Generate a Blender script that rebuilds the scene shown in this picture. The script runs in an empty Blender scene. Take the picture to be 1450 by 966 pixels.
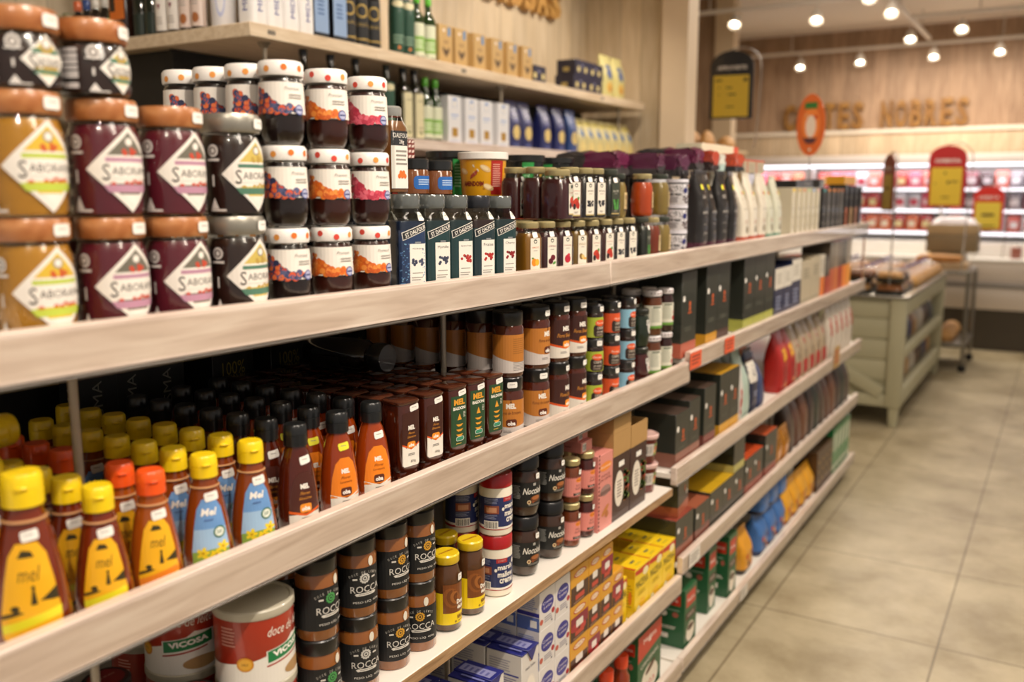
import bpy, bmesh, math, random
from mathutils import Vector, Matrix
random.seed(7)
scene = bpy.context.scene
COL = scene.collection
# ------------------------------------------------------------------ camera
FPX, CAMH = 1300.0, 1.63
TH, PSI = math.atan2(211, FPX), math.atan2(792, math.hypot(FPX, 211))
cam = bpy.data.objects.new('camera', bpy.data.cameras.new('camera'))
COL.objects.link(cam)
cam.location = (0, 0, CAMH)
cam.rotation_euler = (math.pi / 2 - TH, 0, PSI)
cam.data.sensor_width = 36.0
cam.data.lens = FPX / 1450 * 36.0
cam.data.clip_start = 0.05
cam.data.dof.use_dof = True
cam.data.dof.focus_distance = 1.78
cam.data.dof.aperture_fstop = 2.3
scene.camera = cam
# ------------------------------------------------------------------ view, world, lights
vs = scene.view_settings
vs.view_transform = 'Standard'
vs.look = 'None'
vs.gamma = 1.0
vs.use_curve_mapping = False
vs.exposure = 0.54
cy = scene.cycles
cy.use_denoising = True
cy.max_bounces = 7
cy.diffuse_bounces = 3
cy.glossy_bounces = 3
cy.transmission_bounces = 4
cy.transparent_max_bounces = 12
cy.caustics_reflective = False
cy.caustics_refractive = False
cy.sample_clamp_indirect = 6.0
cy.use_adaptive_sampling = True
cy.adaptive_threshold = 0.03
world = bpy.data.worlds.new('store_ambient')
scene.world = world
world.use_nodes = True
bg = world.node_tree.nodes['Background']
bg.inputs[0].default_value = (1.0, 0.90, 0.82, 1)
bg.inputs[1].default_value = 0.22
WARM = (1.0, 0.87, 0.735)


def lamp(kind, loc, power, col=WARM, size=0.1, size_y=None, aim=None, spot=None, name='track_or_fill_light'):
    d = bpy.data.lights.new(name, kind)
    d.energy = power
    d.color = col
    if kind == 'AREA':
        d.shape = 'RECTANGLE' if size_y else 'SQUARE'
        d.size = size
        if size_y:
            d.size_y = size_y
    else:
        d.shadow_soft_size = size
    if kind == 'SPOT':
        d.spot_size = math.radians(spot or 90)
        d.spot_blend = 0.8
    o = bpy.data.objects.new(name, d)
    COL.objects.link(o)
    o.location = loc
    if aim:
        o.rotation_euler = (Vector(aim) - Vector(loc)).to_track_quat('-Z', 'Y').to_euler()
    return o


# the ceiling's track lamps above the aisle (out of frame), and those over the wall unit
for ly in (-0.6, 0.6, 1.8, 3.2, 4.8):
    lamp('SPOT', (0.15, ly, 3.05), 62, size=0.035, aim=(-0.75, ly + 0.15, 1.0), spot=105)
for ly in (0.8, 3.6):
    lamp('AREA', (0.6, ly, 3.3), 34, size=0.5, size_y=2.2, aim=(-0.35, ly, 0.8))
for ly in (1.6, 3.2, 4.8):
    lamp('SPOT', (-1.75, ly, 3.15), 42, size=0.05, aim=(-2.7, ly, 1.9), spot=110)
lamp('AREA', (-1.2, 10.45, 3.15), 55, size=2.4, size_y=0.7, aim=(-1.2, 10.75, 0.5))  # unseen area fill added over the far counter, not a track spot
lamp('AREA', (-1.0, 7.2, 3.35), 38, size=1.6, size_y=1.6, aim=(-1.0, 7.2, 0))  # unseen area fill added over the island cabinet, not a track spot


# ------------------------------------------------------------------ photo pixel -> point in the place
_F = Vector((-math.sin(PSI) * math.cos(TH), math.cos(PSI) * math.cos(TH), -math.sin(TH)))
_R = Vector((math.cos(PSI), math.sin(PSI), 0))
_U = _R.cross(_F)
_C = Vector((0, 0, CAMH))


def at(px, py, X=None, Y=None, Z=None):
    d = _F + _R * ((px - 725) / FPX) - _U * ((py - 483) / FPX)
    t = X / d.x if X is not None else (Y / d.y if Y is not None else (Z - CAMH) / d.z)
    return _C + d * t


# ------------------------------------------------------------------ materials
def lin(h):
    h = h.lstrip('#')
    out = []
    for k in (0, 2, 4):
        c = int(h[k:k + 2], 16) / 255
        out.append(c / 12.92 if c <= 0.04045 else ((c + 0.055) / 1.055) ** 2.4)
    return (*out, 1.0)


_M = {}


def M(h, rough=0.5, metal=0.0, coat=0.0, trans=0.0, emit=0.0, bump=0.0, bscale=60.0, sss=0.0, mottle=0.0):
    key = (h, rough, metal, coat, trans, emit, bump, bscale, sss, mottle)
    if key in _M:
        return _M[key]
    m = bpy.data.materials.new('surface_' + h.lstrip('#'))
    m.use_nodes = True
    nt = m.node_tree
    b = nt.nodes['Principled BSDF']
    b.inputs['Base Color'].default_value = lin(h)
    b.inputs['Roughness'].default_value = rough
    b.inputs['Metallic'].default_value = metal
    b.inputs['Coat Weight'].default_value = coat
    b.inputs['Coat Roughness'].default_value = 0.06
    b.inputs['Transmission Weight'].default_value = trans
    if sss:
        b.inputs['Subsurface Weight'].default_value = sss
        b.inputs['Subsurface Radius'].default_value = (0.03, 0.01, 0.004)
        b.inputs['Subsurface Scale'].default_value = 0.5
    if emit:
        b.inputs['Emission Color'].default_value = lin(h)
        b.inputs['Emission Strength'].default_value = emit
    if bump or mottle:
        tc = nt.nodes.new('ShaderNodeTexCoord')
        n = nt.nodes.new('ShaderNodeTexNoise')
        n.inputs['Scale'].default_value = bscale
        n.inputs['Detail'].default_value = 3
        nt.links.new(tc.outputs['Object'], n.inputs['Vector'])
        if bump:
            bp = nt.nodes.new('ShaderNodeBump')
            bp.inputs['Strength'].default_value = bump
            bp.inputs['Distance'].default_value = 0.004
            nt.links.new(n.outputs['Fac'], bp.inputs['Height'])
            nt.links.new(bp.outputs['Normal'], b.inputs['Normal'])
        if mottle:
            mx = nt.nodes.new('ShaderNodeMix')
            mx.data_type = 'RGBA'
            c = lin(h)
            mx.inputs[6].default_value = tuple(x * (1 - mottle) for x in c[:3]) + (1,)
            mx.inputs[7].default_value = tuple(min(1, x * (1 + mottle)) for x in c[:3]) + (1,)
            nt.links.new(n.outputs['Fac'], mx.inputs[0])
            nt.links.new(mx.outputs[2], b.inputs['Base Color'])
    _M[key] = m
    return m


def paper(h):
    return M(h, 0.42, coat=0.25)


def plastic(h):
    return M(h, 0.3, coat=0.4)


def gold():
    return M('#c4b685', 0.36, metal=0.6)


def glass_mat(tint='#f4f6f4'):
    key = ('glass', tint)
    if key in _M:
        return _M[key]
    m = bpy.data.materials.new('clear_glass')
    m.use_nodes = True
    nt = m.node_tree
    nt.nodes.clear()
    out = nt.nodes.new('ShaderNodeOutputMaterial')
    mix = nt.nodes.new('ShaderNodeMixShader')
    fr = nt.nodes.new('ShaderNodeFresnel')
    fr.inputs['IOR'].default_value = 1.5
    tr = nt.nodes.new('ShaderNodeBsdfTransparent')
    tr.inputs[0].default_value = lin(tint)
    gl = nt.nodes.new('ShaderNodeBsdfGlossy')
    gl.inputs['Roughness'].default_value = 0.035
    ge = nt.nodes.new('ShaderNodeNewGeometry')
    inv = nt.nodes.new('ShaderNodeMath'); inv.operation = 'SUBTRACT'; inv.inputs[0].default_value = 1.0
    mu = nt.nodes.new('ShaderNodeMath'); mu.operation = 'MULTIPLY'
    nt.links.new(ge.outputs['Backfacing'], inv.inputs[1])
    nt.links.new(inv.outputs[0], mu.inputs[0])
    nt.links.new(fr.outputs[0], mu.inputs[1])
    nt.links.new(mu.outputs[0], mix.inputs[0])
    nt.links.new(tr.outputs[0], mix.inputs[1])
    nt.links.new(gl.outputs[0], mix.inputs[2])
    nt.links.new(mix.outputs[0], out.inputs[0])
    _M[key] = m
    return m


def wood_mat(name, c1, c2, c3, scale=(1.0, 1.0, 1.0), rough=0.5, planks=None, coat=0.0, grain=9.0):
    """procedural timber; scale stretches the grain, planks=(axis, width) draws board seams"""
    m = bpy.data.materials.new(name)
    m.use_nodes = True
    nt = m.node_tree
    N, L = nt.nodes.new, nt.links.new
    b = nt.nodes['Principled BSDF']
    b.inputs['Roughness'].default_value = rough
    b.inputs['Coat Weight'].default_value = coat
    b.inputs['Coat Roughness'].default_value = 0.15
    tc = N('ShaderNodeTexCoord')
    mp = N('ShaderNodeMapping')
    mp.inputs['Scale'].default_value = scale
    L(tc.outputs['Object'], mp.inputs['Vector'])
    n = N('ShaderNodeTexNoise')
    n.inputs['Scale'].default_value = grain
    n.inputs['Detail'].default_value = 6
    n.inputs['Distortion'].default_value = 0.6
    L(mp.outputs['Vector'], n.inputs['Vector'])
    r = N('ShaderNodeValToRGB')
    r.color_ramp.elements[0].position = 0.3
    r.color_ramp.elements[0].color = lin(c1)
    r.color_ramp.elements[1].position = 0.7
    r.color_ramp.elements[1].color = lin(c3)
    e = r.color_ramp.elements.new(0.5)
    e.color = lin(c2)
    L(n.outputs['Fac'], r.inputs[0])
    last = r.outputs[0]
    if planks:
        ax, w = planks
        sp = N('ShaderNodeSeparateXYZ')
        L(tc.outputs['Object'], sp.inputs[0])
        d = N('ShaderNodeMath'); d.operation = 'DIVIDE'; d.inputs[1].default_value = w
        L(sp.outputs[ax], d.inputs[0])
        f = N('ShaderNodeMath'); f.operation = 'FRACT'
        L(d.outputs[0], f.inputs[0])
        fl = N('ShaderNodeMath'); fl.operation = 'FLOOR'
        L(d.outputs[0], fl.inputs[0])
        wn = N('ShaderNodeTexWhiteNoise'); wn.noise_dimensions = '1D'
        L(fl.outputs[0], wn.inputs['W'])
        g = N('ShaderNodeMath'); g.operation = 'LESS_THAN'; g.inputs[1].default_value = 0.02
        L(f.outputs[0], g.inputs[0])
        hs = N('ShaderNodeHueSaturation')
        mr = N('ShaderNodeMapRange')
        mr.inputs[3].default_value = 0.88; mr.inputs[4].default_value = 1.1
        L(wn.outputs[0], mr.inputs[0]); L(mr.outputs[0], hs.inputs['Value'])
        L(last, hs.inputs['Color'])
        mx = N('ShaderNodeMix'); mx.data_type = 'RGBA'
        mx.inputs[7].default_value = tuple(x * 0.45 for x in lin(c1)[:3]) + (1,)
        L(g.outputs[0], mx.inputs[0]); L(hs.outputs[0], mx.inputs[6])
        last = mx.outputs[2]
    L(last, b.inputs['Base Color'])
    return m


# ------------------------------------------------------------------ mesh builder
class MB:
    def __init__(self):
        self.v, self.f, self.mi, self.mats = [], [], [], []

    def mat(self, m):
        if m not in self.mats:
            self.mats.append(m)
        return self.mats.index(m)

    def face(self, idx, m):
        self.f.append(idx)
        self.mi.append(self.mat(m))

    def ring(self, z, hx, hy, n, seg, cx=0, cy=0):
        s = len(self.v)
        for k in range(seg):
            a = 2 * math.pi * (k + 0.5) / seg
            c, d = math.cos(a), math.sin(a)
            x = math.copysign(abs(c) ** (2 / n), c) * hx
            y = math.copysign(abs(d) ** (2 / n), d) * hy
            self.v.append((cx + x, cy + y, z))
        return s

    def loft(self, prof, m, seg=28, cap=(True, True), off=(0, 0)):
        """prof rows: (z, hx, hy, n) or (z, r)"""
        rings = []
        for p in prof:
            if len(p) == 2:
                p = (p[0], p[1], p[1], 2)
            rings.append(self.ring(p[0], max(p[1], 1e-5), max(p[2], 1e-5), p[3], seg, *off))
        for a, b in zip(rings, rings[1:]):
            for k in range(seg):
                j = (k + 1) % seg
                self.face((a + k, a + j, b + j, b + k), m)
        if cap[0]:
            self.face(tuple(rings[0] + k for k in reversed(range(seg))), m)
        if cap[1]:
            self.face(tuple(rings[-1] + k for k in range(seg)), m)
        return self

    def box(self, x0, x1, y0, y1, z0, z1, m, bev=0.0, mtx=None):
        bm = bmesh.new()
        bmesh.ops.create_cube(bm, size=1)
        for v in bm.verts:
            v.co = Vector((x0 + (v.co.x + .5) * (x1 - x0), y0 + (v.co.y + .5) * (y1 - y0), z0 + (v.co.z + .5) * (z1 - z0)))
        if bev:
            bmesh.ops.bevel(bm, geom=list(bm.edges), offset=bev, segments=2 if bev > .002 else 1, profile=0.5, affect='EDGES')
        self.add_bm(bm, m, mtx)
        bm.free()
        return self

    def add_bm(self, bm, m, mtx=None):
        s = len(self.v)
        bm.verts.index_update()
        for v in bm.verts:
            self.v.append(tuple(mtx @ v.co if mtx else v.co))
        for f in bm.faces:
            self.face(tuple(s + v.index for v in f.verts), m)

    def tube(self, pts, r, m, seg=10):
        pts = [Vector(p) for p in pts]
        rings = []
        for i, p in enumerate(pts):
            t = (pts[min(i + 1, len(pts) - 1)] - pts[max(i - 1, 0)]).normalized()
            u = t.cross(Vector((0.123, 0.456, 0.88)).normalized()).normalized()
            w = t.cross(u)
            s = len(self.v)
            rr = r[i] if isinstance(r, (list, tuple)) else r
            for k in range(seg):
                a = 2 * math.pi * k / seg
                self.v.append(tuple(p + (u * math.cos(a) + w * math.sin(a)) * rr))
            rings.append(s)
        for a, b in zip(rings, rings[1:]):
            for k in range(seg):
                j = (k + 1) % seg
                self.face((a + k, a + j, b + j, b + k), m)
        self.face(tuple(rings[0] + k for k in reversed(range(seg))), m)
        self.face(tuple(rings[-1] + k for k in range(seg)), m)
        return self

    def xf(self, mtx):
        self.v = [tuple(mtx @ Vector(v)) for v in self.v]
        return self

    def mesh(self, name, sharp=38):
        me = bpy.data.meshes.new(name)
        me.from_pydata(self.v, [], self.f)
        for m in self.mats:
            me.materials.append(m)
        me.polygons.foreach_set('material_index', self.mi)
        me.polygons.foreach_set('use_smooth', [True] * len(self.f))
        me.update()
        try:
            me.set_sharp_from_angle(angle=math.radians(sharp))
        except Exception:
            pass
        return me


# ------------------------------------------------------------------ printed matter
_T = {}


def text_tris(s, bold=0.0, shear=0.0, spacing=1.0):
    key = (s, bold, shear, spacing)
    if key not in _T:
        c = bpy.data.curves.new('lettering', 'FONT')
        c.body = s
        c.size = 1.0
        c.resolution_u = 2
        c.offset = bold
        c.shear = shear
        c.space_character = spacing
        o = bpy.data.objects.new('lettering', c)
        me = bpy.data.meshes.new_from_object(o)
        vs_ = [(v.co.x, v.co.y) for v in me.vertices]
        fs = []
        me.calc_loop_triangles()
        for t in me.loop_triangles:
            a, b_, c_ = (vs_[i] for i in t.vertices)
            area = (b_[0] - a[0]) * (c_[1] - a[1]) - (c_[0] - a[0]) * (b_[1] - a[1])
            fs.append(tuple(t.vertices) if area > 0 else tuple(reversed(t.vertices)))
        if vs_:
            x0, x1 = min(v[0] for v in vs_), max(v[0] for v in vs_)
            y0, y1 = min(v[1] for v in vs_), max(v[1] for v in vs_)
        else:
            x0 = x1 = y0 = y1 = 0
        _T[key] = (vs_, fs, (x0, x1, y0, y1))
        bpy.data.objects.remove(o)
        bpy.data.curves.remove(c)
        bpy.data.meshes.remove(me)
    return _T[key]


def clip(poly, ax, val, keep_less):
    out = []
    for i in range(len(poly)):
        p, q = poly[i], poly[(i + 1) % len(poly)]
        pi = (p[ax] <= val) if keep_less else (p[ax] >= val)
        qi = (q[ax] <= val) if keep_less else (q[ax] >= val)
        if pi:
            out.append(p)
        if pi != qi:
            t = (val - p[ax]) / (q[ax] - p[ax])
            out.append((p[0] + t * (q[0] - p[0]), p[1] + t * (q[1] - p[1])))
    return out


class Dec:
    """flat print laid on a surface: smap(u, v, off) -> point"""

    def __init__(self, smap, du=None, dv=None, mb=None, base=0.0003, step=0.00006):
        self.s, self.du, self.dv = smap, du, dv
        self.mb = mb or MB()
        self.off, self.step = base, step
        self.win = None

    def _emit(self, poly, m):
        if self.win:
            u0, u1, v0, v1 = self.win
            for ax, val, kl in ((0, u0, False), (0, u1, True), (1, v0, False), (1, v1, True)):
                poly = clip(poly, ax, val, kl)
                if len(poly) < 3:
                    return
        polys = [poly]
        for ax, d in ((0, self.du), (1, self.dv)):
            if not d:
                continue
            nxt = []
            for p in polys:
                lo, hi = min(q[ax] for q in p), max(q[ax] for q in p)
                k0, k1 = math.floor(lo / d + 1e-6), math.ceil(hi / d - 1e-6)
                if k1 - k0 <= 1:
                    nxt.append(p)
                    continue
                for k in range(k0, k1):
                    q = clip(clip(p, ax, k * d, False), ax, (k + 1) * d, True)
                    if len(q) >= 3:
                        nxt.append(q)
            polys = nxt
        for p in polys:
            s = len(self.mb.v)
            for u, v in p:
                self.mb.v.append(tuple(self.s(u, v, self.off)))
            self.mb.face(tuple(range(s, s + len(p))), m)

    def poly(self, pts, m, up=True):
        if up:
            self.off += self.step
        self._emit(list(pts), m)
        return self

    def rect(self, u0, v0, u1, v1, m):
        return self.poly([(u0, v0), (u1, v0), (u1, v1), (u0, v1)], m)

    def rrect(self, u0, v0, u1, v1, r, m):
        pts = []
        for cx, cy_, a0 in ((u1 - r, v0 + r, -90), (u1 - r, v1 - r, 0), (u0 + r, v1 - r, 90), (u0 + r, v0 + r, 180)):
            for k in range(4):
                a = math.radians(a0 + 30 * k)
                pts.append((cx + r * math.cos(a), cy_ + r * math.sin(a)))
        return self.poly(pts, m)

    def ell(self, u, v, a, b, m, n=14, rot=0.0, up=True):
        c, s = math.cos(rot), math.sin(rot)
        pts = []
        for k in range(n):
            t = 2 * math.pi * k / n
            x, y = a * math.cos(t), b * math.sin(t)
            pts.append((u + x * c - y * s, v + x * s + y * c))
        return self.poly(pts, m, up)

    def text(self, s, u, v, w, m, h=None, bold=0.0, shear=0.0, rot=0.0, spacing=1.0, maxh=None):
        """centred at (u, v), w wide (h tall if given)"""
        vs_, fs, (x0, x1, y0, y1) = text_tris(s, bold, shear, spacing)
        if not vs_:
            return self
        self.off += self.step
        sx = w / (x1 - x0)
        sy = h / (y1 - y0) if h else sx
        if maxh and sy * (y1 - y0) > maxh:
            sy = maxh / (y1 - y0)
        c, sn = math.cos(rot), math.sin(rot)
        P = []
        for x, y in vs_:
            a, b = (x - (x0 + x1) / 2) * sx, (y - (y0 + y1) / 2) * sy
            P.append((u + a * c - b * sn, v + a * sn + b * c))
        if self.win or (self.du and (w / max(1, len(s)) > self.du * .8)):
            for f in fs:
                self._emit([P[i] for i in f], m)
        else:
            b0 = len(self.mb.v)
            for p in P:
                self.mb.v.append(tuple(self.s(p[0], p[1], self.off)))
            for f in fs:
                self.mb.face(tuple(b0 + i for i in f), m)
        return self

    def lines(self, u0, v0, u1, v1, n, m, fill=0.45, rnd=None):
        """rows of print too small to read"""
        rnd = rnd or random.Random(int(u0 * 1e5) + n)
        h = (v1 - v0) / n
        self.off += self.step
        for k in range(n):
            y = v0 + h * (k + .5)
            e = u1 - (u1 - u0) * rnd.random() * 0.25
            self.poly([(u0, y - h * fill / 2), (e, y - h * fill / 2), (e, y + h * fill / 2), (u0, y + h * fill / 2)], m, up=False)
        return self

    def berries(self, u0, v0, u1, v1, cols, n, r, rnd, tri=0):
        """a heap of fruit; tri: 1 slopes down to the right, -1 to the left"""
        for _ in range(n):
            a, b = rnd.random(), rnd.random()
            top = 1 - a if tri == 1 else (a if tri == -1 else 1)
            u, v = u0 + (u1 - u0) * a, v0 + (v1 - v0) * b * max(top, .15)
            c = rnd.choice(cols)
            q = r * (0.75 + .5 * rnd.random())
            self.ell(u, v, q, q * .95, M(c, .45, coat=.25), n=9, up=False)
            self.off += self.step * 0.1
        return self


def round_map(r, rfun=None):
    def f(u, v, off):
        a = u / r
        q = (rfun(v) if rfun else r) + off
        return (q * math.cos(a), q * math.sin(a), v)
    return f


def prof_at(prof, z):
    if z <= prof[0][0]:
        return prof[0][1:]
    for p, q in zip(prof, prof[1:]):
        if z <= q[0]:
            t = (z - p[0]) / max(q[0] - p[0], 1e-9)
            return tuple(a + (b - a) * t for a, b in zip(p[1:], q[1:]))
    return prof[-1][1:]


def front_map(prof):
    """print laid on the +X face of a lofted body"""
    def f(u, v, off):
        p = prof_at(prof, v)
        hx, hy, n = p if len(p) == 3 else (p[0], p[0], 2)
        t = min(abs(u) / hy, 0.995)
        return (hx * (1 - t ** n) ** (1 / n) + off, u, v)
    return f


def plane_front(hx):
    return lambda u, v, off: (hx + off, u, v)


def plane_side(hy):
    return lambda u, v, off: (u, -hy - off, v)


def plane_top(h):
    return lambda u, v, off: (-v, u, h + off)


# ------------------------------------------------------------------ things
class Proto:
    def __init__(self, name, cat):
        self.name, self.cat, self.parts = name, cat, []

    def part(self, name, mb, label=None, parent=None):
        me = mb.mesh(name) if isinstance(mb, MB) else mb
        e = (name, me, label, [])
        (parent[3] if parent else self.parts).append(e)
        return e

    def size(self):
        zs = [v.co.z for p in self.parts for v in p[1].vertices]
        return max(zs)


def tag(o, label=None, cat=None, group=None, kind=None):
    for k, v in (('label', label), ('category', cat), ('group', group), ('kind', kind)):
        if v:
            o[k] = v
    return o


USED = {}
LIFT = 0.0012


def put(pr, x, y, z, label, group=None, rot=0.0, tilt=None, scale=None):
    root = bpy.data.objects.new(pr.name, None)
    root.empty_display_size = 0.02
    COL.objects.link(root)
    root.location = (x, y, z + (0.0 if pr.name in ('gondola_shelving', 'wall_shelving') else LIFT))
    root.rotation_euler = (tilt[0] if tilt else 0, tilt[1] if tilt else 0, rot)
    if scale:
        root.scale = scale
    USED[label] = USED.get(label, 0) + 1
    tag(root, label, pr.cat, group)

    def add(parts, parent):
        for nm, me, lb, kids in parts:
            o = bpy.data.objects.new(nm, me)
            COL.objects.link(o)
            o.parent = parent
            if lb:
                o['label'] = lb
            add(kids, o)
    add(pr.parts, root)
    return root


def solo(name, mb, label=None, cat=None, group=None, kind=None, loc=(0, 0, 0), rot=None):
    """a thing (or a piece of the setting) that is one mesh"""
    me = mb.mesh(name) if isinstance(mb, MB) else mb
    o = bpy.data.objects.new(name, me)
    COL.objects.link(o)
    o.location = loc
    if rot:
        o.rotation_euler = rot
    return tag(o, label, cat, group, kind)


ORD = ['first', 'second', 'third', 'fourth', 'fifth', 'sixth', 'seventh', 'eighth', 'ninth', 'tenth', 'eleventh', 'twelfth']
WHITE = '#f1ede6'

# ================================================================== THE SETTING
WOOD_LIP = wood_mat('pale_lip_timber', '#c9b5a6', '#dccabc', '#e8dacd', scale=(6, 0.7, 9), rough=0.42, coat=0.3, grain=7)
WOOD_EDGE = wood_mat('board_edge', '#8a6a48', '#a88660', '#bd9c74', scale=(6, 0.8, 12), rough=0.6, grain=9)
WOOD_WALL = wood_mat('plank_wall_timber', '#c9b595', '#d6c3a4', '#dfceb2', scale=(5, 5, 0.6), rough=0.55, planks=(1, 0.145), grain=5)
WOOD_WALL_X = wood_mat('plank_end_wall_timber', '#c5b08e', '#d2be9d', '#dccaad', scale=(5, 5, 0.6), rough=0.55, planks=(0, 0.145), grain=5)
WOOD_FAR = wood_mat('far_wall_timber', '#8f7259', '#a18469', '#b09377', scale=(5, 5, 0.6), rough=0.6, planks=(0, 0.16), grain=5)
WOOD_BAND = wood_mat('far_band_timber', '#b9a183', '#c9b394', '#d5c1a4', scale=(5, 5, 0.6), rough=0.6, planks=(0, 0.16), grain=5)
WOOD_SHELF = wood_mat('wall_shelf_timber', '#ccb494', '#dcc7a9', '#e7d5ba', scale=(7, 0.8, 9), rough=0.5, grain=6)
SHADE_BLACK = M('#15130f', 0.6)  # near-black of the added sheets that stand in for shade
WHITEBOARD = M('#efe9df', 0.4, coat=0.2)


def floor_mat():
    m = bpy.data.materials.new('stone_tiles')
    m.use_nodes = True
    nt = m.node_tree
    N, L = nt.nodes.new, nt.links.new
    b = nt.nodes['Principled BSDF']
    tc = N('ShaderNodeTexCoord')
    n = N('ShaderNodeTexNoise'); n.inputs['Scale'].default_value = 2.3; n.inputs['Detail'].default_value = 9; n.inputs['Roughness'].default_value = 0.66
    n.inputs['Distortion'].default_value = 0.15
    L(tc.outputs['Object'], n.inputs['Vector'])
    r = N('ShaderNodeValToRGB')
    for p, c in ((0.30, '#86785a'), (0.45, '#9b8e70'), (0.58, '#ab9f80'), (0.75, '#c2b698')):
        if p in (0.30, 0.75):
            e = r.color_ramp.elements[0 if p == 0.30 else 1]; e.position = p
        else:
            e = r.color_ramp.elements.new(p)
        e.color = lin(c)
    L(n.outputs['Fac'], r.inputs[0])
    # square slabs with thin joints
    br = N('ShaderNodeTexBrick')
    br.offset = 0.0
    br.inputs['Scale'].default_value = 1.0
    br.inputs['Brick Width'].default_value = 0.63
    br.inputs['Row Height'].default_value = 0.745
    br.inputs['Mortar Size'].default_value = 0.0045
    br.inputs['Mortar Smooth'].default_value = 0.2
    br.inputs['Bias'].default_value = 0.0
    br.inputs['Color1'].default_value = (0.93, 0.93, 0.93, 1)
    br.inputs['Color2'].default_value = (1.06, 1.06, 1.06, 1)
    br.inputs['Mortar'].default_value = (0.5, 0.47, 0.42, 1)
    mp = N('ShaderNodeMapping'); mp.inputs['Location'].default_value = (0.28, 0.27, 0)
    L(tc.outputs['Object'], mp.inputs['Vector']); L(mp.outputs[0], br.inputs['Vector'])
    mx = N('ShaderNodeMix'); mx.data_type = 'RGBA'; mx.blend_type = 'MULTIPLY'; mx.inputs[0].default_value = 1
    L(r.outputs[0], mx.inputs[6]); L(br.outputs['Color'], mx.inputs[7])
    L(mx.outputs[2], b.inputs['Base Color'])
    n2 = N('ShaderNodeTexNoise'); n2.inputs['Scale'].default_value = 9; n2.inputs['Detail'].default_value = 5
    L(tc.outputs['Object'], n2.inputs['Vector'])
    mr = N('ShaderNodeMapRange'); mr.inputs[3].default_value = 0.28; mr.inputs[4].default_value = 0.5
    L(n2.outputs['Fac'], mr.inputs[0]); L(mr.outputs[0], b.inputs['Roughness'])
    bp = N('ShaderNodeBump'); bp.inputs['Strength'].default_value = 0.12
    bp.inputs['Distance'].default_value = 0.003
    L(n2.outputs['Fac'], bp.inputs['Height']); L(bp.outputs[0], b.inputs['Normal'])
    return m


def struct(name, *boxes):
    mb = MB()
    for bx in boxes:
        mb.box(*bx)
    return solo(name, mb, kind='structure')


solo('floor', MB().box(-5.5, 3.5, -2.2, 12.4, -0.08, 0, floor_mat()), kind='structure')
struct('ceiling', (-5.5, 3.5, -2.2, 12.4, 3.49, 3.57, M('#d9cdbd', 0.8)))
struct('wall_left', (-2.97, -2.87, 2.95, 5.72, 0, 3.49, WOOD_WALL))
struct('wall_left_rear', (-4.1, -4.0, -2.2, 11.6, 0, 3.49, WOOD_WALL))
struct('wall_end', (-2.97, -2.30, 5.72, 5.82, 0, 3.49, WOOD_WALL_X))
struct('trim_1', (-2.298, -2.125, 5.66, 5.84, 0, 3.49, M('#e2cdb0', 0.55, mottle=0.06, bscale=4)))
struct('wall_far', (-5.4, 3.4, 11.6, 11.7, 2.335, 3.49, WOOD_FAR), (-5.4, 3.4, 11.6, 11.7, 0, 2.335, WOOD_BAND))
struct('trim_2', (-5.4, 3.4, 11.57, 11.598, 2.31, 2.35, M('#e6dccb', 0.5)))
struct('wall_side', (-3.998, -3.09, 9.0, 9.1, 0, 3.49, WOOD_FAR))
struct('trim_3', (-3.088, -2.90, 8.96, 9.12, 0, 3.49, M('#dcc6a6', 0.55)))

# ------------------------------------------------------------------ gondola shelving
XL = -0.956          # face of the lips
XI = -0.978          # inner face of the lips, where front rows stand
XB = -1.62
POLE_X = -1.135


def z1(y):
    return 1.462 + 0.0137 * max(0, 2.06 - y) if y < 2.06 else 1.4625


def z2a(y):
    return 1.118 + 0.0085 * (2.6 - y)


def z3a(y):
    return 0.749 + 0.0115 * (2.52 - y)


def z4a(y):
    return 0.432 + 0.016 * (2.63 - y)


SINK = {'1': 0.022, '2': 0.030, '3': 0.0, '4': 0.030}


def slab(x0, x1, y0, y1, zf, d0, d1, m, bev=0.0015):
    mb = MB().box(x0, x1, y0, y1, d0, d1, m, bev)
    mb.v = [(x, y, z + zf(y)) for x, y, z in mb.v]
    return mb


RAIL = glass_mat('#fbfaf8')


def shelf_parts(P, y0, y1, zf, sink, lip=0.058, rail=True):
    if lip:
        board = P.part('shelf_board', slab(XB, -0.9765, y0, y1, zf, -sink - 0.018, -sink, WHITEBOARD))
        P.part('shelf_lip', slab(-0.976, XL, y0, y1, zf, -lip, 0, WOOD_LIP))
        P.part('metal_edge', slab(-0.974, XL + 0.001, y0 + .002, y1 - .002, zf, -lip - 0.005, -lip - 0.0005, M('#6d6862', .4, metal=.6)))
        if rail:
            P.part('price_rail', slab(XL + 0.0012, XL + 0.0024, y0 + .004, y1 - .004, zf, -lip + 0.006, -0.006, RAIL, 0), label='clear plastic price rail')
    else:
        P.part('shelf_board', slab(XB, XL - 0.0015, y0, y1, zf, -0.024, -0.0, WHITEBOARD))
        P.part('shelf_edge', slab(XL - 0.001, XL, y0, y1, zf, -0.024, -0.001, WOOD_EDGE, 0))


def pole(P, y, z0, z1_):
    mb = MB().tube([(POLE_X, y, z0), (POLE_X, y, z1_)], 0.0065, M('#b5aa98', 0.4, metal=0.35), 12)
    mb.loft([(z1_ - 0.012, 0.012), (z1_, 0.016)], M('#a59b8b', 0.4, metal=0.5), 12, off=(POLE_X, y))
    P.part('pole', mb)


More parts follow.
